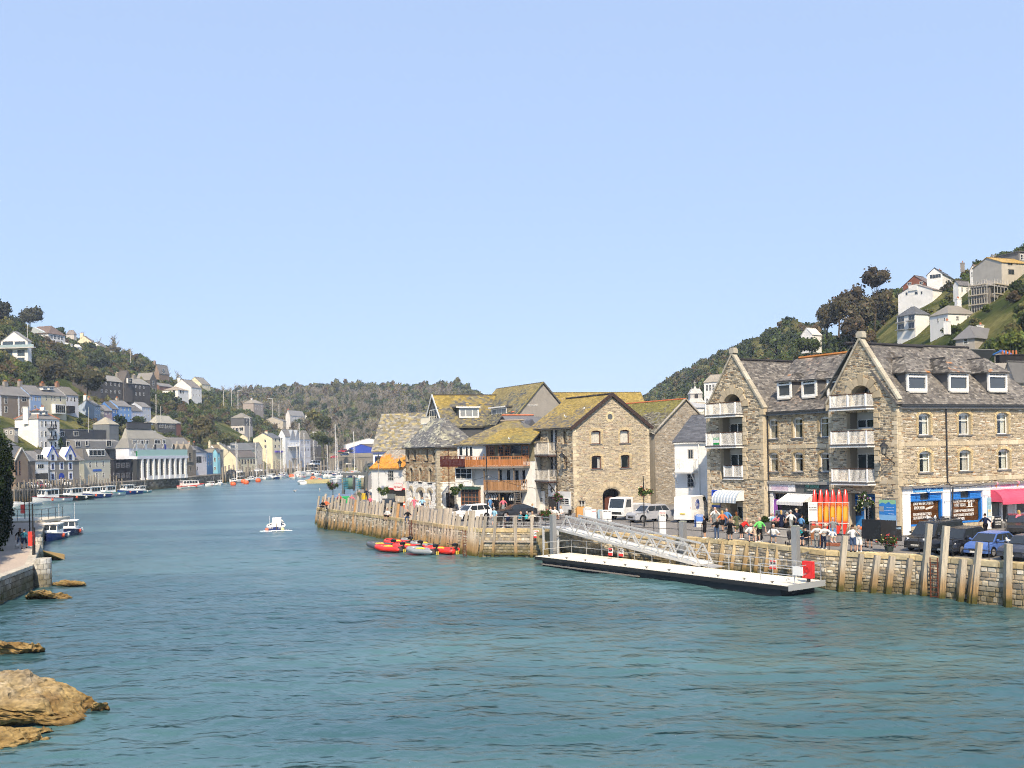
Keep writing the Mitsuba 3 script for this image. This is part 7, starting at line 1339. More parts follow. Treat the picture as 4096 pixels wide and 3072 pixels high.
aboard('blue framed chalkboard beside the harbour map','b8',755,315,.62,1.1,(.02,.02,.022),(('TO HIRE',.8,.12,(.4,.6,.8)),)); aboard('orange panelled notice board near the truck, leftmost of the row','b6',770,255,.8,1.15,(.55,.3,.1)); aboard('white notice board in front of the orange one','b6',880,275,.75,1.2,(.7,.7,.68),(('BOAT TRIPS',.8,.1,DARK),))
aboard('narrow white notice board with red print','b6',985,275,.5,1.0,(.7,.7,.7),(('SALE',.7,.12,RED),)); aboard('pale blue folding board','b6',1078,300,.5,1.1,(.3,.45,.55)); aboard('white double notice board beside the truck','b6',1142,315,.95,1.15,(.72,.72,.71),(('FISHING TRIPS',.82,.1,DARK),))
aboard('white post sign at the railing left of the white van','b6',1985,500,.55,2.0,(.7,.7,.68),(('PRIVATE',.85,.12,RED),('TRIPS',.75,.12,DARK)))
p=onz(*G('b8',415,440),ZQ); board('blackboard','big plain black board standing at the railing','board',p+[0,0,.9],(.75,-.66),1.25,1.3,(.012,.012,.013)); p=onz(*G('b8',610,430),ZQ); board('blackboard','grey framed notice case beside the black board','board',p+[0,0,1.0],(.75,-.66),1.1,1.1,(.03,.03,.032))
def bench(lab,reg,x,y,ang,L=1.7): 
 p=onz(*G(reg,x,y),ZQ); k=thing('bench',lab,'bench'); a=np.array([math.cos(ang),math.sin(ang),0]); b=np.array([-a[1],a[0],0])
 for i in range(3): put('seat_slat',MB().bar(p+b*(.14*i - .1)+[0,0,.45] - a*L/2,p+b*(.14*i - .1)+[0,0,.45]+a*L/2,.11,.04,(.06,.055,.05)),'satin',k)
 for s in (-.4,.4): put('leg',MB().tube([p+a*s*L+b*.25,p+a*s*L+b*.15+[0,0,.4],p+a*s*L - b*.15+[0,0,.4],p+a*s*L - b*.25],.03,BLK,6),'satin',k)
bench('black bench under the man and woman near the green shirted man','a5',880,1400,-.95,2.4)
for i,(x,y) in enumerate(((1215,1440),(1300,1450),(1640,1480),(1715,1500))): p=onz(*G('a5',x,y),ZQ); k=thing('concrete_seat','pale concrete block seat behind the railing, number %s from the left' % ['one','two','three','four'][i],'seat'); put('block',MB().box(p+np.array([.3,.5,.22]),(1.0,.55,.44),(.36,.35,.33),-.9),'matte',k); put('backrest',MB().box(p+np.array([.55,.75,.6]),(1.0,.14,.75),(.36,.35,.33),-.9),'matte',k)
for i,(x,y) in enumerate(((1075,1310),(1690,1340))):
 p=onz(*G('a5',x,y),ZQ); k=thing('planter',['left','right'][i]+' grey box planter with a clipped bush outside the cafe','planter'); put('box',MB().box(p+np.array([0,0,.42]),(.7,.7,.84),(.1,.105,.11),-.9),'matte',k); C=np.array([p+[0,0,1.0]]); mb=MB(); core(mb,C,np.full((1,3),.36),(.04,.06,.02),rng,.9); mb.add(*leaves(C,np.full((1,3),.36),200,.05,(.05,.08,.025),rng)); put('bush',mb,'leaf',k)
p=onz(*G('a5',1745,1500),ZQ); k=thing('timber_kiosk_panel','orange brown wooden panel stand by the railing','stand'); put('panel',MB().box(p+np.array([.25,.2,.75]),(.75,.1,1.4),(.3,.12,.05),-.6),'satin',k); put('foot',MB().box(p+np.array([1.3,-.3,.12]),(.9,.4,.2),(.25,.09,.05),-.6),'satin',k)
# ---- rocks, piers and posts on the near west shore ---------------------------------------------------------------------------
def rockmass(name,lab,pts,sub=4,seed=1,sq=.55):
 """A weathered rock: hull of the given points, subdivided and displaced."""
 h_=trimesh.convex.convex_hull(np.array(pts,float)); m=h_
 for _ in range(sub): m=m.subdivide()
 v=np.array(m.vertices); n=np.array(m.vertex_normals); a=meshkit.fbm(v*[.7,.7,1.6],4,seed) - .5; b=meshkit.fbm(v*2.6,3,seed+7) - .5
 c=np.abs(meshkit.fbm(v*[1.5,1.5,4.0],3,seed+3) - .5); v=v+n*(.75*a+.3*b - .5*np.exp(-(c/.035) ** 2)*.35)[:,None]; put(name,MB().add(v,m.faces,(.2,.15,.08)),'rockface',smooth=False,label=lab,cat='rock')
on=lambda x,y,z=0.0: onz(*G('k',x,y),z)
REG['k']=(0,2500,.6006)
def rk(name,lab,lst,seed): rockmass(name,lab,[on(x,y,z) for x,y,z in lst],4,seed)
rk('shore_rock','largest weed covered rock ledge with a pale dry top at the lower left',[(-300,690,-.3),(650,655,-.25),(760,560,-.2),(560,560,.1),(430,430,.55),(330,340,1.2),(200,310,1.55),(-300,290,1.8),(-300,520,1.0),(300,560,.6),(-300,640,.3),(400,660,.0)],3)
rk('shore_rock','long low weedy shelf joining the big ledge to the bottom left corner',[(-300,860,-.3),(400,720,-.25),(330,700,.12),(100,660,.35),(-300,640,.6),(-300,760,.3)],21)
rk('shore_rock','nearest low brown rock in the bottom left corner',[(-300,900,-.3),(60,880,-.25),(420,785,-.25),(250,700,.35),(-300,690,.5),(100,760,.3),(-300,820,.2)],5)
rk('shore_rock','small outlying weed covered rock at the tip of the ledge',[(580,600,-.3),(760,570,-.25),(720,515,.35),(640,520,.4),(600,545,.25),(690,600,-.2)],8)
rk('shore_rock','flat topped rock left of the open water above the big ledge',[(-200,215,-.3),(290,205,-.3),(295,150,.3),(220,138,.5),(60,95,.8),(-200,85,1.0),(100,190,.1)],11)
REG['k']=(0,2000,.2411)
rk('shore_rock','low ochre rock just off the round stone pillar',[(830,1450,-.3),(1420,1440,-.25),(1400,1380,.25),(1150,1355,.35),(900,1370,.3),(850,1410,.1)],14)
rk('shore_rock','brown rock at the foot of the round stone pillar',[(380,1640,-.3),(1200,1700,-.3),(1150,1580,.15),(700,1490,.75),(480,1520,.7),(420,1580,.4)],17)
k=thing('slipway','ochre concrete slip wedge running into the water behind the pillars','ramp'); put('ramp',MB().hull([onz(*G('z8',x,y),z) for x,y,z in ((700,985,0),(1070,990,0),(1075,910,.35),(720,835,1.2),(690,840,1.2),(1060,895,.35),(1075,985,-.5),(690,985,-.5))],(.36,.25,.11)),'matte',k)
def pillar(lab,u,vt,vb,wpx,zt,ncourse):
 d=(EYE - zt)/-ray(u,vt)[1]; c=at(u,vt,d); R_=wpx/2*d/FOC; zb=at(u,vb,d)[2] - 1.2; k=thing('stone_pillar',lab,'pillar'); put('core',MB().tube([[c[0],c[1],zb],[c[0],c[1],zt - .03]],R_ - .05,(.4,.38,.33),16),'matte',k)
 hh=(zt - zb)/ncourse
 for i in range(ncourse):
  n=9
  for j in range(n):
   a0=2*np.pi*(j+.5*(i % 2))/n; pts=[]
   for a in np.linspace(a0+.03,a0+2*np.pi/n - .03,4):
    for r_ in (R_ - .12,R_+.03*rng.random()):
     for z in (zb+i*hh+.015,zb+(i+1)*hh - .015): pts.append([c[0]+r_*math.cos(a),c[1]+r_*math.sin(a),z])
   put('stone',MB().hull(pts,pal(rng,1,[(.46,.45,.41),(.40,.385,.34),(.52,.51,.48)],None,.1)[0]),'quaystone',k)
pillar('nearest round granite pillar at the edge of the promenade',170,2232,2358,66,2.25,9); pillar('second slimmer round stone pillar behind the nearest one',154,2150,2228,32,2.45,9)
pj=thing('stone_jetty','small ochre stone jetty with pale coping and iron rails by the promenade','jetty'); JF=Face((-66,128.3,0),(1,0)); put('core',MB().fb(JF,-2,-2,5.0,1.75,-8,-.05,(.3,.25,.15)),'quaystone',pj); R_=rows(sbox(-2,-.5,5.0,1.75),.36,.6,rng,.03); pieces(pj,'stone','masonry',JF,R_,-.06,.03,.03,pal(rng,len(R_),[(.42,.35,.23),(.34,.28,.18),(.5,.44,.33)],None,.15),'quaystone',rng,.02); put('coping',MB().fb(JF,-2,1.753,5.1,2.1,-8.1,.12,(.5,.47,.4)),'matte',pj)
railing('',pj,[(-66,129),(-61.3,129),(-61.3,135)],2.1,1.4,1.8,BLK,'satin',.035)
for (u,v,d,z0,lab) in ((93,2100,132,2.1,'red lifebuoy post on the small jetty'),(128,2195,84.5,1.85,'red lifebuoy post beside the second pillar')):
 b=at(u,v,d); k=thing('lifebuoy_post',lab,'lifebuoy'); put('post',MB().tube([[b[0]+.25,b[1],z0 - .3],[b[0]+.25,b[1],z0+2.3]],.05,BLK,6),'satin',k); put('case',MB().hull([[b[0]+x,b[1] - .1+y,z0+z] for x in (-.22,.22) for y in (-.1,.1) for z in (.75,1.95)]+[[b[0]+x,b[1] - .1,z0+z] for x in (-.27,.27) for z in (.9,1.8)],(.6,.06,.05)),'satin',k)
lamp_post('black lantern post rising from the dark hedge',48,2140,108,1930,True,None,BLK,.06,1.85); lamp_post('second black lantern post lower in the hedge',24,2140,104,1980,True,None,BLK,.06,1.85)
lamp_post('plain dark pole on the promenade left of the red lifebuoy',120,2150,98,1985,False,None,BLK,.07,1.85,'dark_pole'); lamp_post('dark pole behind the second pillar carrying the lifebuoy',134,2225,84,2015,False,None,BLK,.07,1.85,'dark_pole')
# ---- vehicles --------------------------------------------------------------------------------------------------------------
rng=np.random.default_rng(77)
PROF={  # length, width, height; lower profile and glasshouse (x from the front, z), fractions of length/height
 'hatch': (3.9,1.68,1.48,[(.0,.2),(.0,.38),(.04,.5),(.22,.60),(.34,.63),(.95,.66),(1,.5),(.99,.22)],[(.22,.60),(.42,.97),(.80,1.0),(.96,.68)]),
 'saloon': (4.6,1.8,1.44,[(.0,.2),(.0,.4),(.04,.5),(.26,.60),(.4,.63),(.92,.68),(1,.6),(.99,.25)],[(.27,.60),(.44,.97),(.68,1.0),(.93,.68)]),
 'suv': (4.4,1.82,1.68,[(.0,.2),(.0,.44),(.03,.54),(.24,.60),(.36,.62),(.96,.64),(1,.5),(.99,.22)],[(.25,.60),(.40,.97),(.86,1.0),(.975,.64)]),
 'van': (4.9,1.9,1.95,[(.0,.15),(.0,.36),(.03,.44),(.17,.52),(.26,.56),(.99,.60),(1,.3),(.99,.16)],[(.18,.53),(.34,.97),(.96,1.0),(.995,.6)]),
 'hightop': (5.8,2.0,2.5,[(.0,.13),(.0,.3),(.03,.36),(.12,.42),(.2,.5),(.995,.55),(1,.3),(.995,.13)],[(.125,.42),(.27,.92),(.34,1.0),(.985,1.0),(.997,.5)])}
def car(name,label,kind,p,hd,col,cat='car',plate=None,pcol=(.6,.6,.58),glass=(.02,.025,.03),detail=True,blind=False,group=None):
 """Car whose front bumper centre stands at p and which faces the plan direction hd."""
 L,W,H,lo,up_=PROF[kind]; h=unit(np.array(hd,float)); sd=np.array([-h[1],h[0]]); k=thing(name,label,cat,group)
 def P(x,y,z): return np.array([p[0] - h[0]*x+sd[0]*y,p[1] - h[1]*x+sd[1]*y,p[2]+z])
 xs=(.19*L,.80*L); wr=.32 if H<1.6 else .36
 pg=Polygon([(x*L,z*H) for x,z in lo]).buffer(.03); arches=unary_union([sbox(x - .01,0,x+.01,wr).buffer(wr+.05) for x in xs]); pg=pg.difference(arches)
 m=trimesh.creation.extrude_polygon(pg,1.0,engine='earcut'); m=m.subdivide() if detail else m
 v=m.vertices; y=(v[:,2] - .5)*W; f=1 - .10*np.clip((v[:,1]/H - .3)/.35,0,1) - .16*np.clip((.12*L - v[:,0])/(.12*L),0,1) ** 2 - .1*np.clip((v[:,0] - .92*L)/(.08*L),0,1) ** 2
 put('body',MB().add(np.array([P(a,b,c) for a,b,c in zip(v[:,0],y*f,v[:,1])]),m.faces,col),'gloss',k)
 wb_,wt=W*.45,W*.36 if kind != 'hightop' else W*.43
 top=[(x*L,z*H) for x,z in up_]; zb_=top[0][1]
 wid=lambda z: wb_+(wt - wb_)*(z - zb_)/max(H - zb_,.1)
 put('cabin',MB().hull([P(x,s*wid(z),z) for x,z in top for s in (-1,1)]+[P(top[0][0],s*wb_,zb_ - .05) for s in (-1,1)],col),'gloss',k)
 def pane(nm,q,off=.012): q=np.array(q); n=unit(np.cross(q[1] - q[0],q[2] - q[0])); c=P(L/2,0,H*.6); n=n if (q.mean(0) - c) @ n>0 else -n; put(nm,MB().add(q+n*off,[[0,1,2,3]],glass),'darkglass',k)
 (x0,z0),(x1,z1)=top[0],top[1]; g=lambda t: (x0+(x1 - x0)*t,z0+(z1 - z0)*t); a,b=g(.08),g(.92)
 pane('windscreen',[P(a[0],-wid(a[1])*.93,a[1]),P(a[0],wid(a[1])*.93,a[1]),P(b[0],wid(b[1])*.9,b[1]),P(b[0],-wid(b[1])*.9,b[1])])
 (x2,z2),(x3,z3)=top[-2],top[-1]; g2=lambda t: (x2+(x3 - x2)*t,z2+(z3 - z2)*t); a2,b2=g2(.15),g2(.7)
 if not blind: pane('rear_window',[P(a2[0],-wid(a2[1])*.85,a2[1]),P(a2[0],wid(a2[1])*.85,a2[1]),P(b2[0],wid(b2[1])*.88,b2[1]),P(b2[0],-wid(b2[1])*.88,b2[1])])
 zt,zl=H*.93,zb_+.05*H; xf=lambda z: x0+(x1 - x0)*np.clip((z - z0)/max(z1 - z0,.01),0,1.1)+.1; xr=lambda z: x3+(x2 - x3)*np.clip((z - z3)/max(z2 - z3,.01),0,1) - .12
 cut=[(0,.36),(.39,.70),(.73,1)] if not blind else [(0,.22)]
 for s in (-1,1):
  for c0,c1 in cut:
   A=lambda z,c: xf(z)+(xr(z) - xf(z))*c
   pane('side_window',[P(A(zl,c0),s*wid(zl),zl),P(A(zl,c1),s*wid(zl),zl),P(A(zt,c1),s*wid(zt),zt),P(A(zt,c0),s*wid(zt),zt)],.014)
  for i,x in enumerate(xs):
   y0,y1=s*W*.40,s*W*.485; w=put('wheel',MB().tube([P(x,y0,wr),P(x,y1,wr)],wr,(.014,.014,.015),14),'plain',k); put('rim',MB().tube([P(x,y1 - s*.01,wr),P(x,y1+s*.012,wr)],wr*.66,(.38,.38,.39),10),'metal',w)
  put('headlight',MB().hull([P(a_,s*W*b_,H*c_) for a_,b_,c_ in ((.005*L,.30,.42),(.06*L,.42,.50),(.005*L,.38,.36),(.02*L,.24,.46),(.07*L,.425,.44))],(.6,.62,.64)),'satin',k); put('tail_light',MB().hull([P(L*a_,s*W*b_,H*c_) for a_,b_,c_ in ((1.0,.36,.42),(.985,.435,.45),(1.0,.38,.62),(.98,.43,.62))],(.35,.01,.01)),'satin',k)
  if detail: put('mirror',MB().sph(P(xf(zl)+.1,s*W*.53,zl+.08),(.1,.1,.08),col),'gloss',k)
 put('grille',MB().hull([P(-.035,s*W*.22,H*z) for s in (-1,1) for z in (.26,.37)]+[P(.1,s*W*.25,H*z) for s in (-1,1) for z in (.25,.38)],(.02,.02,.02)),'satin',k)
 if plate:
  F=Face(P(-.06,0,H*.2),(-sd[0],-sd[1])) if pcol != 'rear' else Face(P(L+.04,0,H*.33),sd); F.o=F.o - F.ex*.26
  q=put('number_plate',MB().fb(F,0,0,.52,.115,-.05,.004,(.65,.65,.62) if pcol != 'rear' else (.62,.45,.02)),'satin',k); lsign(q,F,plate,.03,.025,.065,(.02,.02,.02),.007,wid=.46)
 return k,P
NQ=(-.79,-.61)
def gp(reg,x,y,z=ZQ): return onz(*G(reg,x,y),z)
k,P=car('black_van','black passenger van with roof rack parked nose to the railing','van',gp('b8',1005,440),NQ,(.02,.021,.023),'van','WD67 FJM')
for y in (-.5,.5): put('roof_rail',MB().bar(P(1.9,y,2.02),P(4.6,y,2.02),.05,.05,BLK),'satin',k)
for x in (2.1,3.2,4.3): put('roof_rail',MB().bar(P(x,-.6,2.08),P(x,.6,2.08),.05,.05,BLK),'satin',k)
car('black_suv','black off roader parked between the black van and the blue hatchback','suv',gp('b8',1300,480),NQ,(.014,.016,.022),plate='WF22 HLN'); car('blue_hatchback','small rounded blue hatchback parked by the railing','hatch',gp('b8',1665,500),NQ,(.06,.12,.34),plate='LP08 WOX')
car('dark_saloon','dark blue grey saloon parked furthest right','saloon',gp('b8',2050,540),NQ,(.035,.04,.06),plate='LV57 KPX'); car('passing_car','black car on the road at the far right','hatch',gp('b8',2150,255),(-.4,-.9),(.012,.012,.014))
car('silver_suv','silver grey off roader parked beside the white truck','suv',gp('b6',1560,335),(-.86,-.5),(.30,.31,.34))
k,P=car('white_delivery_van','white high roofed delivery van with a blue round emblem on its side','hightop',gp('b6',2290,330)+np.array([3.0,4.2,0]),(.5,.87),(.72,.72,.72),'van','OB15 YKA','rear',blind=True)
F=Face(P(0,0,0),NQ); q0=P(4.6,-.89,1.7); F=Face(q0,(.5,.87),(0,0,1)); F=F if F.n @ (np.array([0,0,0]) - q0)>0 else Face(q0,(-.5,-.87)); dd=LineString([(.5,0),(.501,0)]); e_=put('emblem',MB().poly(F,dd.buffer(.5).difference(dd.buffer(.41)),.0,.03,(.02,.06,.3)),'satin',k); lsign(e_,F,'D',.24,-.3,.6,(.02,.06,.3),.03)
# white tipper truck
p=gp('b6',1345,300); h=unit(np.array([-.62,-.78])); sd=np.array([-h[1],h[0]]); k=thing('white_truck','white cab truck facing the harbour beside the silver off roader','truck')
def P(x,y,z): return np.array([p[0] - h[0]*x+sd[0]*y,p[1] - h[1]*x+sd[1]*y,p[2]+z])
put('cab',MB().hull([P(x,y,z) for x,z in ((0,.45),(0,1.2),(.35,2.25),(1.75,2.3),(1.75,.45)) for y in (-.95,.95)],(.74,.74,.74)),'gloss',k); put('flatbed',MB().hull([P(x,y,z) for x in (1.85,5.2) for y in (-1,1) for z in (.75,1.5)],(.45,.46,.47)),'satin',k)
put('windscreen',MB().hull([P(x,y,z) for x,z in ((-.02,1.28),(.30,2.15)) for y in (-.82,.82)]+[P(.35,y,1.8) for y in (-.8,.8)],GLASS),'darkglass',k)
for s in (-.955,.955): put('side_window',MB().hull([P(x,s,z) for x,z in ((.3,1.3),(.55,2.1),(1.35,2.1),(1.35,1.3))]+[P(.9,s*.98,1.7)],GLASS),'darkglass',k)
for x in (.85,4.1):
 for s in (-.82,.82): w=put('wheel',MB().tube([P(x,s - .12,.4),P(x,s+.12,.4)],.4,(.014,.014,.015),14),'plain',k); put('rim',MB().tube([P(x,s - .13,.4),P(x,s+.13,.4)],.22,(.4,.4,.4),10),'metal',w)
put('grille',MB().hull([P(-.03,y,z) for y in (-.6,.6) for z in (.6,.85)]+[P(.1,y,z) for y in (-.6,.6) for z in (.6,.85)],(.03,.03,.03)),'satin',k)
for s in (-.75,.75): put('headlight',MB().hull([P(x,s+y,z) for x in (-.03,.1) for y in (-.13,.13) for z in (.62,.86)],(.6,.6,.6)),'satin',k)
car('white_crossover','white crossover parked among the timber posts','suv',gp('b5',60,585),(-.78,-.62),(.72,.72,.72)); car('dark_estate','dark car half hidden behind the white crossover','saloon',gp('b4',1850,785)+[.4,1.2,0],(-.85,-.5),(.02,.022,.026))
car('black_saloon','black saloon behind the cafe seats','saloon',gp('b5',500,560)+[.6,2.0,0],(-.93,-.36),(.014,.015,.018)); car('dark_rear_suv','dark off roader with a yellow plate seen from behind on the outer quay','suv',gp('b4',1080,690)+np.array([-1.0,4.2,0]),(-.2,.98),(.02,.022,.025),plate='HK19 RVT',pcol='rear')
for i,(x,y,c,kd_,n_) in enumerate(((300,1010,(.5,.5,.5),'van','silver grey van'),(560,1000,(.03,.25,.5),'hatch','bright blue hatchback'),(480,1040,(.03,.03,.035),'suv','black car with a bright roof'),(600,1040,(.6,.6,.6),'hatch','pale silver car'),(720,1040,(.2,.03,.04),'hatch','dark red car'),(800,1010,(.7,.7,.7),'van','white van'),(1010,1030,(.03,.03,.03),'saloon','black saloon'),(1130,1010,(.7,.7,.7),'suv','white car'))):
 q=onz(*G('z7',x,y+30),3.2); q[0]=min(q[0],-113.2); q[1]=-q[0]/.47*.47/abs(ray(*G('z7',x,y))[0]); car('west_quay_car',n_+' parked on the west quay below the riverside row',kd_,q,(.8,-.6),c,detail=False)
for i,(x,y,c,kd_,n_) in enumerate(((400,1590,(.02,.02,.025),'suv','black off roader parked at the left'),(540,1590,(.68,.68,.68),'hatch','white hatchback'),(850,1575,(.55,.56,.58),'saloon','long silver saloon'),(1510,1520,(.4,.42,.45),'suv','grey car with red lights'))):
 u,v=G('z5',x,y); q=onz(u,v,3.2); q[1]=min(q[1],-112.0/ray(u,v)[0]); q[0]=ray(u,v)[0]*q[1]; car('quayside_car',n_+' on the far quay in front of the restaurant',kd_,q,(-.9,-.3),c,detail=False)
for x,y,c,kd_,n_ in ((515,965,(.5,.03,.04),'hatch','bright red car on the bridge ramp'),(565,890,(.12,.12,.13),'saloon','dark grey car nearest the yacht mast'),(640,870,(.4,.02,.03),'van','dark red van on the bridge approach'),(680,925,(.03,.05,.12),'suv','dark blue car at the top of the ramp'),(760,870,(.02,.02,.022),'suv','black car beside the blue kiosk'),(155,1085,(.72,.72,.72),'hightop','white van on the quay below the bridge ramp')):
 d_=540 if n_[0] != 'w' else 500; q=at(*G('z6',x,y),d_); car('bridge_car',n_,kd_,q,(-.75,-.66),c,'van' if 'van' in kd_ or kd_ == 'hightop' else 'car',detail=False)
rp=thing('bridge_ramp','rising approach road with a stone wall leading up to the bridge','ramp'); put('ramp',MB().hull([at(*G('z6',x,y+dy),556)+[0,o,0] for x,y in ((100,1080),(520,985),(840,872)) for dy in (0,60) for o in (0,12)],(.19,.18,.16)),'matte',rp)
# ---- boats -----------------------------------------------------------------------------------------------------------------
def boat(name,label,p,hd,L,B,hull,kind='cabin',stripe=None,cat='boat',deck=(.7,.7,.68),cabc=(.74,.74,.73),mast=0,group=None,sc=1.0):
 """Boat with its middle at p on the water; hd is where the bow points."""
 h=unit(np.array(hd,float)); sd=np.array([-h[1],h[0]]); k=thing(name,label,cat,group)
 def P(x,y,z): return np.array([p[0]+h[0]*x+sd[0]*y,p[1]+h[1]*x+sd[1]*y,z])
 t=np.linspace(0,1,11); fb=.11*L; sec,cols=[],[]
 hb=B/2*np.where(t<.45,.88+.12*np.sin(t/.45*np.pi/2),np.cos((t - .45)/.55*np.pi/2) ** .7+.012); sh=fb*(.85+.55*t ** 2.2)
 for i in range(11): x=L*(t[i] - .5); sec.append([P(x,-hb[i],sh[i]),P(x,-hb[i]*.93,sh[i]*.45),P(x - .02*L*t[i],-hb[i]*.72,-.05),P(x - .04*L*t[i],0,-.3),P(x - .02*L*t[i],hb[i]*.72,-.05),P(x,hb[i]*.93,sh[i]*.45),P(x,hb[i],sh[i])])
 m=loft(sec,hull,close=False); n=m.n; m.add(np.array(sec[0]),[[0,j,j+1] for j in range(1,6)],hull); put('hull',m,'gloss',k,smooth=False)
 d=MB(); dz=-.06 if kind != 'open' else -.32*fb
 for i in range(10): d.add([P(L*(t[i] - .5),-hb[i]*.96,sh[i]+dz),P(L*(t[i] - .5),hb[i]*.96,sh[i]+dz),P(L*(t[i+1] - .5),hb[i+1]*.96,sh[i+1]+dz),P(L*(t[i+1] - .5),-hb[i+1]*.96,sh[i+1]+dz)],[[0,1,2,3]],deck)
 put('deck',d,'matte',k); g=MB()
 for s in (0,6): g.tube([q[s] for q in sec],.03*B,stripe or deck,5)
 put('gunwale',g,'satin',k)
 if kind in ('cabin','ferry','yacht'):
  a,b,ch={'cabin': (-.12,.30,.19*L),'ferry': (-.40,.28,.2*L),'yacht': (-.15,.28,.055*L)}[kind]; w=B*.36; z0=fb*.8; z1=z0+ch; rk_=.07*L
  put('cabin',MB().hull([P(L*a,s*w,z) for s in (-1,1) for z in (z0,z1)]+[P(L*b,s*w*.9,z0) for s in (-1,1)]+[P(L*b - rk_,s*w*.85,z1) for s in (-1,1)],cabc),'satin',k)
  put('cabin_roof',MB().hull([P(x,s*w*1.06,z1+dz_) for x in (L*a - .06*L,L*b - rk_+.04*L) for s in (-1,1) for dz_ in (.003,.05)],cabc),'satin',k)
  if kind != 'yacht':
   q=lambda x,s,z: P(x,s,z); zw0,zw1=z0+ch*.48,z1 - ch*.1
   for s in (-1,1):
    nw=3 if kind == 'cabin' else 5; xa,xb=L*a+.02*L,L*b - rk_ - .03*L
    for i in range(nw): x_0,x_1=xa+(xb - xa)*(i+.08)/nw,xa+(xb - xa)*(i+.92)/nw; put('window',MB().add([q(x_0,s*(w+.02),zw0),q(x_1,s*(w+.01),zw0),q(x_1,s*(w+.01),zw1),q(x_0,s*(w+.02),zw1)],[[0,1,2,3]],GLASS),'darkglass',k)
    fx=lambda z: L*b - rk_*(z - z0)/ch+.015; put('windscreen',MB().add([P(fx(zw0),s*.06*w,zw0),P(fx(zw0),s*w*.82,zw0),P(fx(zw1),s*w*.78,zw1),P(fx(zw1),s*.06*w,zw1)],[[0,1,2,3]],GLASS),'darkglass',k)
   put('aerial',MB().tube([P(L*a,w*.5,z1),P(L*a - .1,w*.5,z1+.35*L)],.025,(.6,.6,.6),4),'satin',k)
  if kind == 'ferry': put('band',MB().hull([sec[i][j]*[1,1,1]+np.append(sd*(1 if j else -1)*.02,0) for i in range(0,8) for j in (0,1,5,6)],(.6,.06,.04)),'gloss',k)
 if mast:
  put('mast',MB().tube([P(.05*L,0,fb),P(.05*L,0,mast)],.10*sc,(.7,.7,.7),6),'satin',k); put('boom',MB().tube([P(.03*L,0,fb+.16*L),P(-.38*L,0,fb+.16*L)],.08*sc,stripe or (.7,.7,.7),6),'satin',k)
  for e in (P(.5*L,0,fb*1.4),P(-.5*L,0,fb),P(0,B*.48,fb),P(0,-B*.48,fb)): put('stay',MB().tube([e,P(.05*L,0,mast*.97)],.02*sc,(.3,.3,.3),4),'satin',k)
 if kind in ('cabin','ferry'):
  for i in (3,6): put('fender',MB().sph(sec[i][6 if (sd @ -np.array(p[:2]))>0 else 0] - [0,0,fb*.35],(.09*B,.09*B,.11*B),(.62,.62,.58) if i == 3 else (.6,.1,.05)),'satin',k)
 return k,P
def wq(reg,x,y,X=-106.8): a=ray(*G(reg,x,y))[0]; d_=min(onz(*G(reg,x,y),0)[1],X/a); return np.array([a*d_,d_,0])
NAVY=(.012,.03,.13)
for x,y,L,hull,st,lab in ((845,1245,9.4,(.62,.62,.62),(.16,.02,.03),'white cabin cruiser with a maroon band moored at the left of the west quay'),(1245,1203,8.8,(.015,.014,.014),(.6,.6,.55),'black hulled cabin cruiser second along the west quay'),(1560,1165,8.4,(.012,.04,.2),(.6,.6,.6),'royal blue hulled cabin cruiser third along the west quay'),(1815,1165,8.2,(.62,.63,.62),(.05,.25,.22),'white cabin cruiser with orange buoys fourth along the west quay')):
 boat('cabin_cruiser',lab,wq('z7',x,y),(-.28,-.96),L*1.22,3.1,hull,'cabin',st)
boat('cabin_cruiser','small blue hulled cabin boat fifth along the west quay',wq('z4',480,1338),(-.28,-.96),9.5,2.6,(.012,.05,.22),'cabin',(.6,.6,.6)); boat('cabin_cruiser','turquoise hulled workboat at the end of the moored cruisers',wq('z4',685,1308),(-.3,-.95),7,2.2,(.1,.3,.34),'cabin',(.6,.6,.6))
boat('work_barge','low white open boat with boxes at the left end of the west quay',wq('z7',430,1285),(-.4,-.9),7,2.4,(.6,.6,.6),'open',(.6,.6,.6))
k,P=boat('navy_fishing_boat','navy hulled boat with white wheelhouse lying against the small jetty',at(214,2145,124)*[1,1,0],(.2,-.98),7,2.7,(.01,.03,.16),'cabin',(.7,.7,.7)); boat('navy_fishing_boat','second navy hulled boat with lettering on its bow outside the first',at(281,2135,131.5)*[1,1,0],(.3,-.95),6.6,2.6,(.008,.015,.07),'cabin',(.7,.7,.7))
boat('river_ferry','red and white passenger boat under the gothic hall quay',wq('z4',1520,1225,-104),(.72,.69),8.6,3.4,(.66,.66,.64),'ferry',(.6,.06,.04))
k,P=boat('motor_launch','white and navy open launch heading upriver in mid channel',onz(1105,2117,0),(-.22,.98),5.2,2.35,(.012,.025,.12),'open',(.74,.74,.72)); put('cuddy',MB().hull([P(x,y,z) for x in (-.2,1.7) for y in (-.62,.5) for z in (.4,1.45)]+[P(2.1,0,.7),P(.2,-.1,1.6)],(.76,.76,.74)),'satin',k)
F=Face(P(-2.62,0,.2),(P(0,-1,0) - P(0,1,0))[:2]); lsign(k,F,'Erin J',-.95,.12,.16,(.7,.7,.7),.04); lsign(k,F,'Looe',.25,.12,.16,(.7,.7,.7),.04)
for y,c in ((1.15,(.62,.16,.1)),(-.85,(.55,.55,.3))): put('fender',MB().sph(P(-2.6,y,.18),(.24,.24,.26),c),'satin',k)
put('flagstaff',MB().tube([P(-.9,.8,.5),P(-1.0,.85,1.9)],.03,(.7,.7,.7),5),'satin',k); put('rudder',MB().bar(P(-2.7,-.1,-.1),P(-2.7,-.1,.95),.07,.1,(.1,.08,.06)),'satin',k)
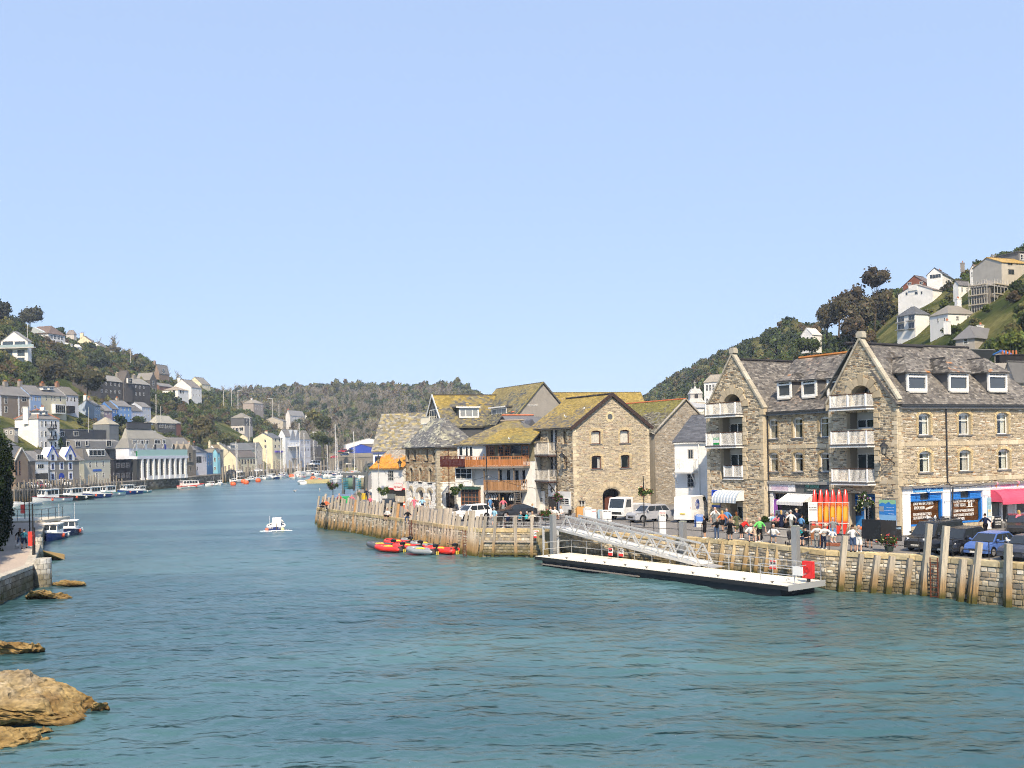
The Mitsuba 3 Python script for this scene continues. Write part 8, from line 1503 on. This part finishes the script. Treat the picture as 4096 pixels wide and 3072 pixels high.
wk=thing('boat_wake','white foam churned up behind the launch in mid channel','wake'); labels[wk]['kind']='stuff'; C=np.array([P(-2.7 - .8*rng.random(),y,.02) for y in np.linspace(-1.7,1.7,14)]); mb=MB()
for c in C: mb.sph(c,(.3+.2*rng.random(),.35,.07),(.7,.74,.76))
put('foam',mb,'matte',wk)
MO=[('z4',1850,1185,5.5,'cabin','white boat with orange buoys right of the red ferry'),('z4',1995,1175,4.6,'open','small white dinghy nose out right of the red ferry'),('z5',330,1690,6,'cabin','white motor boat in the left of the upper moorings'),('z5',560,1700,6,'cabin','white cruiser with dark canopy in the upper moorings'),('z5',800,1670,5,'open','dark launch by the far posts'),
 ('z5',1180,1690,7,'cabin','white cruiser beside the wooden dolphin'),('z6',30,1395,8,'yacht','white yacht seen from astern'),('z6',190,1250,7,'cabin','white cruiser with dark windows right of the yacht'),('z6',275,1325,6.5,'open','black hulled boat with orange buoy'),('z6',480,1290,7,'cabin','two decked white cruiser in the centre moorings'),('z6',330,1205,8,'yacht','cream yacht with a leaning mast'),
 ('z6',620,1200,7,'cabin','white cruiser near the far posts'),('z6',840,1170,9,'cabin','tall white flybridge cruiser by the bridge'),('z6',880,1210,7,'open','boat under a blue cover by the bridge'),('z6',1020,1180,6,'cabin','small red trimmed boat under the arch'),('z6',960,1300,8,'cabin','grey topped cruiser behind the net drums'),('z6',760,1230,6,'open','white tender by the tall mast')]
for reg,x,y,L,kd_,lab in MO:
 q=wq(reg,x,y,-103); s=q[1]/330; c=(.7,.7,.7) if 'black' not in lab and 'dark' not in lab else (.03,.03,.04); c=NAVY if 'blue cover' in lab else c
 boat('moored_'+('yacht' if kd_ == 'yacht' else 'boat'),lab,q,(rng.uniform(-.6,.6),-1 if rng.random()<.6 else 1),L*max(s,.8) ** .7,L*.34*max(s,.8) ** .7,c,kd_,None,'yacht' if kd_ == 'yacht' else 'boat',mast=0)
for i in range(30):
 u=rng.uniform(985,1470); v=rng.uniform(1893,1912)+(8 if i % 3 == 0 else 0); q=wq('p',u,v,-104.5); s=max(.9,q[1]/330)
 boat('small_moored_boat','small white motor boat in the crowded moorings below the bridge',q,(rng.uniform(-.8,.8),-1),rng.uniform(5,7)*s ** .6,rng.uniform(2,2.5)*s ** .6,(.7,.7,.7) if i % 5 else NAVY,'cabin' if i % 3 else 'open',None if i % 4 else (.5,.06,.04),group='small boats moored below the bridge')
for i in range(9):
 u=960+i*58+rng.uniform(-15,15); q=wq('p',u,1900+rng.uniform(-4,6),-104); s=q[1]/330; boat('small_yacht','small white yacht with a bare mast in the crowded moorings',q,(rng.uniform(-.5,.5),-1),8*s,2.6*s,(.7,.7,.7),'yacht',None,'yacht',mast=rng.uniform(10,15)*s,sc=s,group='small yachts moored below the bridge')
for reg,x,y,yt,lab,st in (('z6',600,1392,405,'white yacht with the tallest mast left of the net boat',(.6,.6,.6)),('z5',1345,1660,1010,'yacht with a blue sail cover and blue mast in the far moorings',(.03,.06,.4)),('z5',1660,1650,800,'yacht with a tall white mast in front of the pale blue villa',(.7,.7,.7)),('z5',1738,1660,960,'yacht with a thinner mast next to the tall white one',(.7,.7,.7))):
 q=wq(reg,x,y,-102); hm=at(*G(reg,x,yt),q[1])[2]; boat('sailing_yacht',lab,q,(.25,-.97),hm*.62,hm*.2,(.72,.72,.72),'yacht',st,'yacht',mast=hm,sc=q[1]/330)
for i,(reg,x,y,c) in enumerate((('z6',160,1370,0),('z6',330,1360,0),('z6',585,1235,0),('z6',215,1325,0),('z6',480,1290,0),('z5',720,1655,0),('p',933,1942,0),('p',1033,1928,0),('p',1237,1931,0),('p',1167,1912,0),('z6',870,1245,0),('z6',1060,1262,0),('p',985,1936,0))):
 q=wq(reg,x,y,-101); k=key('mooring_buoy'); r_=.9*q[1]/330; scene[k]=mikit.ply((lambda a: (a[0],a[1]))(MB().sph(q+[0,0,r_*.5],(r_,r_,r_*.9),(.72,.12,.03),2).arr()),'satin',smooth=True,uv=pk((.72,.12,.03),162)); tag(k,'round orange mooring buoy floating among the moored boats','buoy','orange mooring buoys in the harbour')
ft=thing('float_raft','flat yellowish timber raft with an orange buoy in the moorings','raft'); q=onz(*G('z6',410,1375),0); put('raft',MB().box(q+[0,0,.5],(13,5,1.6),(.42,.37,.2),.1),'matte',ft)
# far quay posts and poles
for i in range(46):
 u=870+i*12.5+rng.uniform(-3,3); v=np.interp(u,[860,1300,1450],[1898,1884,1880]); d_=np.interp(u,[870,1000,1300,1450],[378,420,520,540]); b=at(u,v,d_); b[2]=0; b[0]=max(b[0],-110.6 if d_<460 else -108)
 put('quay_post',MB().bar(b - [0,0,1],b+[rng.uniform(-.2,.2),0,rng.uniform(5.2,8.2)],.55,.55,np.array((.27,.24,.2))*rng.uniform(.8,1.2)),'pile',label='grey timber post in the row along the far west quay',cat='post',group='timber posts along the far west quay')
for i in range(40):
 x=210+i*46+rng.uniform(-8,8); u,v=G('z7',x,1000); d_=-111.2/ray(u,v)[0]*1.0; b=np.array([-110.9,d_,0])
 if d_>345: continue
 put('quay_post',MB().bar(b - [0,0,1],b+[0,0,rng.uniform(4.0,5.8)],.28,.28,np.array((.25,.22,.18))*rng.uniform(.8,1.2)),'pile',label='timber post along the near west quay behind the cruisers',cat='post',group='timber posts along the near west quay')
for reg,x,yb,yt,d_,lab,lamp in (('z5',625,1620,1160,390,'white lamp column by the far quay cars',1),('z5',1205,640,395,430,'telegraph pole with lamp right of the square grey house',1),('z5',1310,610,485,440,'bare telegraph pole above the bungalow',0),('z5',630,500,255,480,'street lamp left of the square grey house',1),('z5',525,450,240,490,'bare pole left of the street lamp',0),('z5',390,440,255,480,'flagpole right of the white terrace',0),('z5',825,1000,715,385,'white pole in front of the slate hung house',1),('z5',2010,905,765,470,'lamp column beside the timbered villa',1),('z6',285,700,535,440,'lamp column above the dark roofed lodge',1),('z3',510,370,205,600,'thin pole on the left skyline',0),('z3',930,1350,940,400,'wooden pole right of the coloured row',0),('z3',1008,1320,1140,400,'shorter wooden pole beside it above the bungalow',0),('z2',1468,1265,945,318,'wooden pole by the white cottage',0),('z1',455,1070,825,440,'wooden pole right of the modern white house',0),('z1',508,820,680,560,'thin mast behind the brown roofed house',1),('z7',945,950,665,262,'thin lamp post in front of the blue trimmed house',1)):
 b,t=at(*G(reg,x,yb),d_),at(*G(reg,x,yt),d_); k=thing('street_pole',lab,'pole'); r_=.12*d_/380; put('pole',MB().tube([b - [0,0,2],t],r_,(.5,.49,.46),5),'plain',k)
 if lamp: put('lamp_arm',MB().tube([t,t+[-2.2 if x % 2 else 2.2,0,.15]],r_*.8,(.6,.6,.6),5),'plain',k)
# inflatables moored below the posts
def rib(lab,reg,x,y,col,L=3.7,hd=(-.80,.60)):
 p=onz(*G(reg,x,y),.0); h=unit(np.array(hd,float)); sd=np.array([-h[1],h[0]]); k=thing('inflatable_dinghy',lab,'dinghy')
 def P(a,b,z): return np.array([p[0]+h[0]*a+sd[0]*b,p[1]+h[1]*a+sd[1]*b,z])
 path=[P(-L*.5,.68,.3),P(-L*.42,.68,.3),P(L*.1,.68,.32)]+[P(L*.1+L*.36*math.sin(a),.68*math.cos(a),.34+.12*math.sin(a)) for a in np.linspace(.25,np.pi - .25,8)]+[P(L*.1,-.68,.32),P(-L*.42,-.68,.3),P(-L*.5,-.68,.3)]
 put('tube',MB().tube(path,[.10,.25]+[.26]*(len(path) - 4)+[.25,.10],col,10),'gloss',k,smooth=True); put('floor',MB().hull([P(a,b,z) for a,b in ((-L*.4,.6),(-L*.4,-.6),(L*.2,.55),(L*.2,-.55),(L*.4,0)) for z in (.08,.2)],np.array(col)*.8),'satin',k)
 put('transom',MB().hull([P(-L*.41+a,b,z) for a in (0,.06) for b in (-.5,.5) for z in (.1,.6)],(.1,.1,.1)),'satin',k); o=put('outboard',MB().hull([P(-L*.46+a,b,z) for a in (-.25,.22) for b in (-.17,.17) for z in (.75,1.0)]+[P(-L*.46,0,1.1)],(.012,.012,.014)),'gloss',k); put('leg',MB().hull([P(-L*.5+a,b,z) for a in (-.08,.08) for b in (-.05,.05) for z in (-.3,.78)],(.03,.03,.03)),'satin',o); put('tiller',MB().tube([P(-L*.4,0,.9),P(-L*.2,.05,.98)],.04,BLK,5),'satin',o)
 put('seat_ring',MB().tube([P(L*.08+.38*math.cos(a),.38*math.sin(a),.47) for a in np.linspace(-2.2,2.2,12)],.12,(.72,.48,.04),8),'satin',k,smooth=True)
 for s in (-.2,.05): put('fin_tag',MB().hull([P(-L*.53+a,s+b,z) for a in (0,.03) for b in (0,.14) for z in (.0,.34)],(.7,.55,.1)),'satin',k)
RD_,GY_=(.72,.03,.02),(.24,.26,.28)
for x,y,c,lab in ((955,1190,(.07,.075,.09),'dark slate inflatable at the left end of the raft of boats'),(1190,1150,RD_,'red inflatable at the back left of the raft'),(1075,1230,RD_,'red inflatable at the front left of the raft'),(1320,1210,RD_,'red inflatable in the middle of the raft'),(1420,1135,GY_,'grey inflatable nearest the wall, left of its pair'),(1560,1180,GY_,'grey inflatable second from the wall'),(1520,1265,GY_,'grey inflatable at the front of the raft'),(1790,1255,RD_,'red inflatable at the right end of the raft')): rib(lab,'b4',x,y,c)
k=key('round_buoy'); q=onz(1808,2216,0); put('mooring_ball',MB().sph(q+[0,0,.25],(.36,.36,.36),(.72,.04,.03),2),'satin',smooth=True,label='single red ball buoy close to the post row',cat='buoy')
# fishing boat with net drums behind the outer quay
q=np.array([-27.5,182.0]); k=thing('net_boat','fishing boat gantry with two net drums moored behind the outer quay','fishing boat'); DG=(.10,.11,.115)
px=lambda x,y,d_=178: at(*G('z6',x,y),d_)
for x in (740,1110): put('gantry_leg',MB().bar(px(x - 20,1560),px(x,1225),.5,.5,DG),'satin',k)
put('gantry_beam',MB().bar(px(725,1232),px(1125,1222),.5,.55,DG),'satin',k); put('a_frame',MB().bar(px(1040,1220),px(1098,1060),.3,.3,DG).bar(px(1150,1220),px(1098,1060),.3,.3,DG).bar(px(1098,1100),px(1098,1010),.14,.14,DG),'satin',k); put('mast',MB().tube([px(950,1600),px(952,1150)],.14,(.4,.4,.38),6),'satin',k)
for x0,x1,c in ((770,890,(.12,.2,.15)),(985,1070,(.25,.24,.17))):
 a,b=px(x0,1385),px(x1,1385); put('net_drum',MB().tube([a,a+(b - a)*.5,b],[.9,1.1,.95],c,14),'matte',k); put('drum_flange',MB().tube([b,b+(b - a)*.1],1.35,DG,16),'satin',k); m=MB()
 for i in range(7): m.bar(a+[-.4,-1.0,.9 - i*.3],a+[.5,-1.15,.8 - i*.3],.08,.12,(.05,.22,.3))
 put('net',m,'matte',k)
put('hull',MB().hull([[x,y,z] for x,y in ((-34,176),(-28,176),(-34.5,190),(-28,190),(-31,196)) for z in (-.4,2.2)],(.06,.1,.16)),'gloss',k)
# ---- people, chairs and gulls ----------------------------------------------------------------------------------------------
import manifold3d as m3
rng=np.random.default_rng(91)
ICO=trimesh.creation.icosphere(1)
def capsule(a,b,ra,rb): return m3.Manifold.hull_points(np.vstack([ICO.vertices*ra+a,ICO.vertices*rb+b]).astype(np.float32).tolist())
def solid(bones,grow=0.0): return m3.Manifold.batch_boolean([capsule(np.array(a,float),np.array(b,float),ra+grow,rb+grow) for a,b,ra,rb in bones],m3.OpType.Add)
def pose(kind):
 """Joints of a 1.72 m figure facing +y."""
 sit=kind == 'sit'; hz=.52 if sit else .92; ty={'lean': .22,'bend': .38,'sit': .06,'walk': .04}.get(kind,0.0)
 hip,neck=np.array([0,0,hz]),np.array([0,ty,hz+.52 - ty*.3]); head=neck+[0,.05+ty*.25,.20]; B=dict(torso=[(hip,hip+(neck - hip)*.55,.145,.15),(hip+(neck - hip)*.55,neck - [0,0,.08],.155,.14),(neck+[-.15,0,-.08],neck+[.15,0,-.08],.075,.075)],head=[(neck - [0,0,.05],head,.055,.06),(head+[0,0,-.03],head+[0,.0,.05],.085,.098),(head+[0,.09,-.01],head+[0,.112,-.025],.016,.018),(head+[-.095,0,.0],head+[.095,0,0],.022,.022)],arm=[],fore=[],hand=[],thigh=[],shin=[],foot=[])
 for s in (-1,1):
  sh=neck+[s*.19,0,-.08]
  el,wr={'lean': ([s*.27,.10,-.24],[s*.12,.34,-.20]),'bend': ([s*.2,.12,-.30],[s*.14,.24,-.52]),'sit': ([s*.24,.04,-.28],[s*.13,.26,-.32]),'fold': ([s*.24,.06,-.26],[-s*.04,.2,-.22]),'walk': ([s*.23,-s*.12,-.27],[s*.24,-s*.1+.1,-.50]),'carry': ([s*.26,.08,-.18],[s*.12,.22,.0])}.get(kind,([s*.24,-.02,-.29],[s*.25,.06,-.54])); el,wr=sh+el,sh+wr
  B['arm'].append((sh,el,.055,.045)); B['fore'].append((el,wr,.043,.032)); u=unit(wr - el); sd=unit(np.cross(u,[0,0,1])+1e-3); pm=wr+u*.085; B['hand'].append((wr,pm,.032,.036))
  for i,l in enumerate((.062,.078,.074,.055)): f0=pm+sd*(.030 - .02*i); f1=f0+u*l*.55; B['hand']+=[(f0,f1,.0105,.010),(f1,f1+unit(u+np.array([0,.2,-.35]))*l*.5,.010,.008)]
  B['hand'].append((wr+u*.03+sd*.03,wr+u*.075+sd*.062,.013,.010))
  hp=hip+[s*.095,0,0]
  if sit: kn,an=hp+[s*.05,.44,.0],hp+[s*.06,.46,-.46]
  elif kind == 'walk': kn,an=hp+[s*.01,s*.17+.04,-.42],hp+[s*.01,s*.26 - .05,-.84]
  else: kn,an=hp+[s*.02,.02,-.42],hp+[s*.03,-.02,-.84]
  B['thigh'].append((hp,kn,.09,.062)); B['shin'].append((kn,an,.06,.04)); B['foot'].append((an+[0,-.02,-.03],an+[0,.16,-.045],.042,.036))
 B['headc']=head; return B
CACHE={}
def limbs(kind,legs):
 if (kind,legs) in CACHE: return CACHE[kind,legs]
 B=pose(kind); R={'body': solid([b for n in ('torso','head','arm','fore','hand','thigh','shin','foot') for b in B[n]])}
 R['shirt']=solid(B['torso']+[(a,a+(b - a)*.75,r+.006,s+.012) for a,b,r,s in B['arm']],.014)
 hipb=[(B['torso'][0][0],B['torso'][0][0]+[0,0,.08],.15,.14)]
 cut={'s': [(a,a+(b - a)*.95,r,s+.025) for a,b,r,s in B['thigh']],'t': B['thigh']+B['shin'],'d': [(B['torso'][0][0],(B['shin'][0][0]+B['shin'][1][0])/2,.16,.21)]}[legs]
 R['legwear']=solid(hipb+cut,.016); R['shoes']=solid(B['foot'],.01); h=B['headc']
 R['hair']=solid([(h+[0,-.02,.05],h+[0,-.03,.075],.098,.09)],.006); R['long']=solid([(h+[0,-.02,.05],h+[0,-.03,.075],.098,.09),(h+[0,-.06,.03],h+[0,-.1,-.24],.09,.075)],.006); R['hat']=solid([(h+[0,0,.07],h+[0,0,.11],.105,.09),*[(h+[.0,0,.07],h+[.15*math.cos(a),.15*math.sin(a),.06],.015,.012) for a in np.linspace(0,6.28,12)]])
 R['eye']=solid([(h+[x,.092,.02],h+[x,.096,.02],.011,.011) for x in (-.034,.034)]); CACHE[kind,legs]=R; return R
PC=dict(k=(.014,.014,.016),w=(.70,.70,.68),n=(.016,.022,.05),r=(.58,.03,.025),o=(.62,.15,.06),g=(.15,.55,.14),b=(.10,.25,.5),l=(.28,.5,.66),t=(.02,.35,.40),p=(.62,.16,.22),y=(.22,.24,.25),j=(.05,.08,.15),v=(.10,.11,.06),e=(.5,.44,.34),s=(.42,.26,.18),c=(.03,.14,.2),h=(.16,.06,.02),d=(.03,.02,.015),a=(.4,.39,.37),f=(.45,.3,.12),z=(.56,.35,.27))
def person(lab,reg,x,y,ang,kind,code,z=ZQ,sc=1.0):
 """code: shirt, legwear, leg type (s shorts, t trousers, d dress), hair colour, hair (h short, l long, c hat, n none)."""
 sh,lg,lt,hc,ht=code; R=limbs(kind,lt); k=thing('person',lab,'person'); p=onz(*G(reg,x,y),z); s=sc*rng.uniform(.97,1.04); skin=np.array(PC['z'] if rng.random()<.6 else PC['s'])
 M=T().translate(p.tolist()).rotate([0,0,1],ang).scale([s,s,s])
 def add(nm,part,col,mat='plain'): m=R[part].to_mesh(); put(nm,MB().add(m.vert_properties[:,:3],m.tri_verts,col),mat,k,smooth=nm == 'body',to_world=M)
 add('body','body',skin); add('shirt','shirt',PC[sh]); add('skirt' if lt == 'd' else 'shorts' if lt == 's' else 'trousers','legwear',PC[lg]); add('shoes','shoes',PC['k' if rng.random()<.5 else 'w']); add('eyes','eye',(.02,.015,.01))
 if ht != 'n': add({'h': 'hair','l': 'hair','c': 'hat'}[ht],{'h': 'hair','l': 'long','c': 'hat'}[ht],PC[hc])
 return p
for row in """a5 240 1392 60 fold kksdh man in black t-shirt and shorts leaning by the blue sandwich board
a5 405 1405 180 lean kjtdn bald man in black t-shirt and jeans leaning on the railing
a5 590 1420 165 lean kksdh teenager in black t-shirt and shorts leaning on the railing
a5 400 1290 170 stand yysah grey haired man in a grey t-shirt behind the leaning men
a5 385 1245 0 stand wysan man in white shirt left of the striped awning shop
a5 488 1292 10 walk oksfl woman in orange top and black shorts seen from behind
a5 548 1272 150 stand bjtdh person in a blue top near the shop door
a5 680 1320 20 stand vvdhl woman with long auburn hair in a patterned dress
a5 745 1405 -70 bend rkssn man in red t-shirt and black shorts bending over a bag
a5 880 1432 170 sit wjsan older man in white t-shirt sitting on the black bench
a5 935 1436 190 sit eesal woman in striped top sitting on the black bench
a5 1000 1440 185 stand gktsn bald man in a bright green t-shirt and dark trousers
a5 1190 1452 165 sit wjsah white haired man in white shirt sitting on a concrete seat
a5 1178 1175 180 stand pkshl woman in pink patterned top at the purple shop door
a5 1150 1262 200 sit wytah person in white seated at the left end of the cafe tables
a5 1195 1270 10 sit lytah person in light blue seated at the cafe tables
a5 1240 1275 0 sit pntdh person in pink and navy seated at the cafe tables
a5 1300 1292 0 stand nndfl woman in a navy dress standing at the cafe tables
a5 1395 1262 30 sit kktac person in dark jacket and grey hat at the cafe tables
a5 1437 1300 10 walk wysac man in white shirt and cap with a green bag
a5 1515 1285 20 stand nntec person in navy with a cream sun hat
a5 1568 1292 -60 sit bntdh person in a blue purple top reaching across a table
a5 1530 1480 170 sit tksac person in turquoise sitting behind the steel guide pile
a5 1645 1492 120 sit knskc man in navy shirt and black cap sitting on a concrete seat
a5 1790 1528 170 lean wytah grey haired man in pale shirt leaning on the railing
a5 1882 1540 190 lean wntec woman in white top, dark trousers and straw hat at the railing
a5 2010 1442 180 carry ybsdh man in blue shorts carrying a child in front of the kayaks
b8 312 437 150 carry wjsdc woman in white top and cap at the railing
b8 380 437 160 stand ywsdh girl in lilac top and white shorts at the railing
b8 432 385 170 stand oysfl woman in coral top behind the black board
b8 497 390 150 stand wksdh dark haired man behind the black board
b8 600 330 140 walk nysfh person with a pushchair behind the notice case
b8 1785 262 -10 walk nktdh man in navy with a black backpack by the shop plinth
b8 2160 235 20 stand pwsfl woman in pink with a pale blue bag at the ice cream shop
b5 568 640 140 walk lysac white capped man in light blue shirt walking past the black saloon
b5 597 470 0 stand kktsn bald man in black t-shirt by the sunshades
b5 675 475 10 stand pydfl woman in a pale pink top by the postcard stands
b5 512 470 60 stand bbtdh man in blue shirt left of the sunshades
b5 745 668 60 sit nksdh man in navy sweatshirt seated behind the cafe railing
b5 885 645 -120 sit ckssh person in green seated behind the cafe railing
b5 962 645 -100 sit tksah person in turquoise seated behind the cafe railing
b5 1045 640 170 sit eysfl blonde woman seated at the corner cafe table
b5 1275 562 170 sit wnsdh man in white t-shirt seated against the warehouse
b5 1332 562 150 sit wedfl blonde woman in white seated against the warehouse
b5 1412 560 120 sit wwsfl woman in white shorts seated right of the blonde woman
b5 1055 520 120 sit lksfc person in pale blue and straw hat seated by the flower trough
b4 375 615 150 stand rktsh person in red at the outer end of the quay
b4 548 620 170 stand pysah person in pink beside the green container
b4 650 545 20 stand vvtac person in olive jacket by the net boat
b4 750 520 20 stand nntsh person in navy at the edge by the net boat
b4 815 490 0 stand wjsah person in white striped shirt and jeans by the white shop
b4 800 640 160 walk pksfl person in pink and white walking on the outer quay
b4 1360 650 10 stand wesah person in white by the arched doorway
b4 1410 668 15 stand ppdfl woman in a pink dress by the stone house
b4 1520 680 0 walk lnsan man in light blue shirt and dark shorts by the stone house
b4 1465 735 150 stand wkssh child in white on the quay edge
b4 1590 660 20 stand eesah person in beige beside the stone house doorway
b4 1045 800 150 sit wksdh person in white sitting on the quay edge above the red boats
b4 1320 820 170 sit kjtdh person in black and jeans sitting on the quay edge
b4 150 660 150 sit kktdh person in black sitting at the far end of the quay wall
b4 195 650 170 sit oktdh person in orange sitting at the far end of the quay wall
b4 940 520 100 stand pktpn person in bright pink behind the dark off roader
b4 1058 510 10 stand wwtlc person in white with a pale blue hat at the shop counter""".split('\n'):
 w=row.split(' ',6); person(w[6],w[0],float(w[1]),float(w[2]),float(w[3]),w[4],w[5])
def low(reg,x,y,z): return onz(*G(reg,x,y),z)
p=person('woman in black top and blue jeans walking away along the promenade','z8',332,790,8,'walk','kjsdl',1.85); person('man in teal t-shirt and dark shorts walking away along the promenade','z8',405,803,5,'walk','cnsdh',1.85)
person('child in white riding on the shoulders of the man by the kayaks','a5',2003,1442,180,'sit','wesfh',ZQ+.93,.62); person('crew member in white and navy stripes steering the launch','p',1122,2108,-10,'sit','wntwc',.1)
q=low('z8',290,800,1.85); k=thing('small_dog','small white dog walking beside the couple on the promenade','dog'); D=lambda x,y,z: q+[x*.3,y,z]
put('body',MB().add(*(lambda m: (m.vert_properties[:,:3],m.tri_verts))(solid([(D(0,-.22,.27),D(0,.12,.29),.085,.105),(D(0,.12,.3),D(0,.24,.42),.07,.06),(D(0,.25,.43),D(0,.36,.40),.07,.035),(D(.15,.24,.47),D(.2,.22,.52),.025,.015),(D(-.15,.24,.47),D(-.2,.22,.52),.025,.015),(D(0,-.27,.3),D(0,-.36,.44),.025,.015)]+[b for x in (-.2,.2) for b in ((D(x,.13,.24),D(x,.12,.12),.04,.025),(D(x,.12,.12),D(x,.14,.02),.024,.024),(D(x,-.2,.26),D(x,-.14,.15),.055,.03),(D(x,-.14,.15),D(x,-.24,.10),.028,.022),(D(x,-.24,.10),D(x,-.22,.02),.02,.024))]).to_mesh()),(.62,.6,.56)),'plain',k,smooth=True)
def chair(lab,reg,x,y,rz):
 p=low(reg,x,y,ZQ); k=thing('cafe_chair',lab,'chair','dark wicker cafe chairs on the quay corner'); put('seat',MB().box(p+[0,0,.44],(.5,.5,.1),(.03,.028,.026),rz),'plain',k); put('backrest',MB().box(p+np.array([-math.sin(rz)*-.24,math.cos(rz)*-.24,.68]),(.5,.07,.5),(.03,.028,.026),rz),'plain',k)
 for a in (.8,2.4,3.9,5.5): put('leg',MB().bar(p+[.27*math.cos(a+rz),.27*math.sin(a+rz),0],p+[.27*math.cos(a+rz),.27*math.sin(a+rz),.42],.04,.04,(.03,.028,.026)),'plain',k)
for x,y,r_ in ((620,655,.3),(665,660,-.2),(745,672,1),(880,650,-1.5),(960,650,-1.2),(1075,655,2.5),(1140,560,2),(1365,560,2.4),(1495,550,2.2)): chair('dark wicker chair in the cafe seating on the quay corner','b5',x,y,r_)
for x,y,n_ in ((700,665,'left'),(1010,650,'right'),(1300,580,'back')): p=low('b5',x,y,ZQ); k=thing('cafe_table',f'small square cafe table, {n_} one of three on the quay corner','table'); put('top',MB().box(p+[0,0,.72],(.75,.75,.04),(.12,.1,.08),.4),'satin',k); put('stem',MB().tube([p,p+[0,0,.7]],.04,BLK,6),'satin',k)
for i,x in enumerate((1130,1210,1350,1480)): p=low('a5',x,1285,ZQ); k=thing('picnic_table',['first','second','third','fourth'][i]+' dark table from the left outside the cafe with the turquoise parasols','table'); put('top',MB().box(p+[.2,.3,.74],(1.1,.75,.05),(.1,.075,.05),-.9),'satin',k); put('legs',MB().box(p+[.2,.3,.36],(.7,.1,.7),(.08,.07,.06),-.9),'satin',k)
k=thing('green_container','green plastic fish container on the outer quay','crate'); put('tub',MB().box(low('b4',448,560,ZQ)+[0,0,.5],(1.2,1,1),(.02,.32,.1),.3),'satin',k); k=thing('yellow_tub','yellow tub by the net boat','crate'); put('tub',MB().box(low('b4',720,510,ZQ)+[0,0,.5],(.9,.9,1),(.6,.42,.02),.3),'satin',k)
for x,y in ((1270,640),(1015,600)): p=low('b4',x,y,ZQ); k=thing('traffic_cone','orange traffic cone '+('by the stone house' if x>1200 else 'behind the dark off roader'),'cone'); put('cone',MB().tube([p,p+[0,0,.08],p+[0,0,.45],p+[0,0,1.0]],[.28,.24,.16,.04],(.6,.12,.05),10),'satin',k); put('band',MB().tube([p+[0,0,.5],p+[0,0,.72]],[.16,.115],(.7,.7,.7),10),'satin',k)
k=thing('pushchair','black pushchair behind the right hand guide pile','pushchair'); p=low('a5',1425,1490,ZQ); put('seat',MB().hull([p+np.array(v) for v in ((-.2,0,.4),(.25,0,.45),(.25,.3,1.0),(-.2,.3,1.0),(0,.5,.6),(0,-.1,.5))],(.03,.03,.033)),'plain',k)
for x,y in ((-.25,-.2),(.25,-.2),(-.25,.4),(.25,.4)): put('wheel',MB().tube([p+[x - .02,y,.13],p+[x+.02,y,.13]],.13,BLK,10),'plain',k)
def gull(lab,p,rz,fly=False):
 k=thing('gull',lab,'gull'); M=T().translate(np.asarray(p,float).tolist()).rotate([0,0,1],rz); m=solid([((0,-.14,.2),(0,.1,.23),.05,.09),((0,.1,.26),(0,.16,.36),.05,.05),((0,.2,.36),(0,.27,.345),.02,.01),((.03,0,.16),(.03,.02,.0),.012,.012),((-.03,0,.16),(-.03,.02,0),.012,.012)]).to_mesh(); put('body',MB().add(m.vert_properties[:,:3],m.tri_verts,(.72,.72,.7)),'plain',k,to_world=M)
 put('wings',MB().hull(np.array([[0,.08,.27],[.09,0,.24],[-.09,0,.24],[0,-.28,.2],[.08,-.1,.28],[-.08,-.1,.28]]) if not fly else np.array([[0,.1,.24],[.75,-.02,.42],[-.75,-.02,.34],[0,-.1,.22],[.35,.08,.40],[-.35,.08,.36]]),(.3,.31,.33)),'plain',k,to_world=M)
gull('gull on the roof of the black van, left of two',at(*G('b8',1160,100),67.3) ,40); gull('smaller gull on the roof of the black van, right of two',at(*G('b8',1222,95),67.6),-30); gull('gull on the post at the right end',at(*G('b8',2036,348),60.5),120); gull('gull flying low over the water left of the quay',at(1180,1970,150),70,True); gull('gull on the post at the outer end of the quay',at(*G('b4',102,398),138),20); gull('gull on the orange brown post',at(*G('b4',1194,548),108),200); gull('gull on the pontoon deck near the right end',low('b7',1410,885,.8),100)
gull('gull low on the warehouse roof',wh.P(1.2,3.5,13.6),50); gull('gull in the middle of the warehouse roof',wh.P(2.5,1.5,14.4),-40); gull('gull on the porch roof of the balcony house',at(*G('a1',1512,905),119),30)
# ---- haze over the far hills ---------------------------------------------------------------------------------------------------
scene['air']={'type': 'homogeneous','albedo': rgb(.93,.955,.985),'sigma_t': rgb(.00011,.00013,.000165)}
scene['haze']={'type': 'cube','to_world': T().translate([60,830,61]).scale([900,900,66]),'bsdf': {'type': 'null'},'interior': {'type': 'ref','id': 'air'}}
labels['haze']={'label': 'thin blue summer haze over the valley','category': 'haze','kind': 'stuff'}
scene['camera']['medium']={'type': 'ref','id': 'air'}
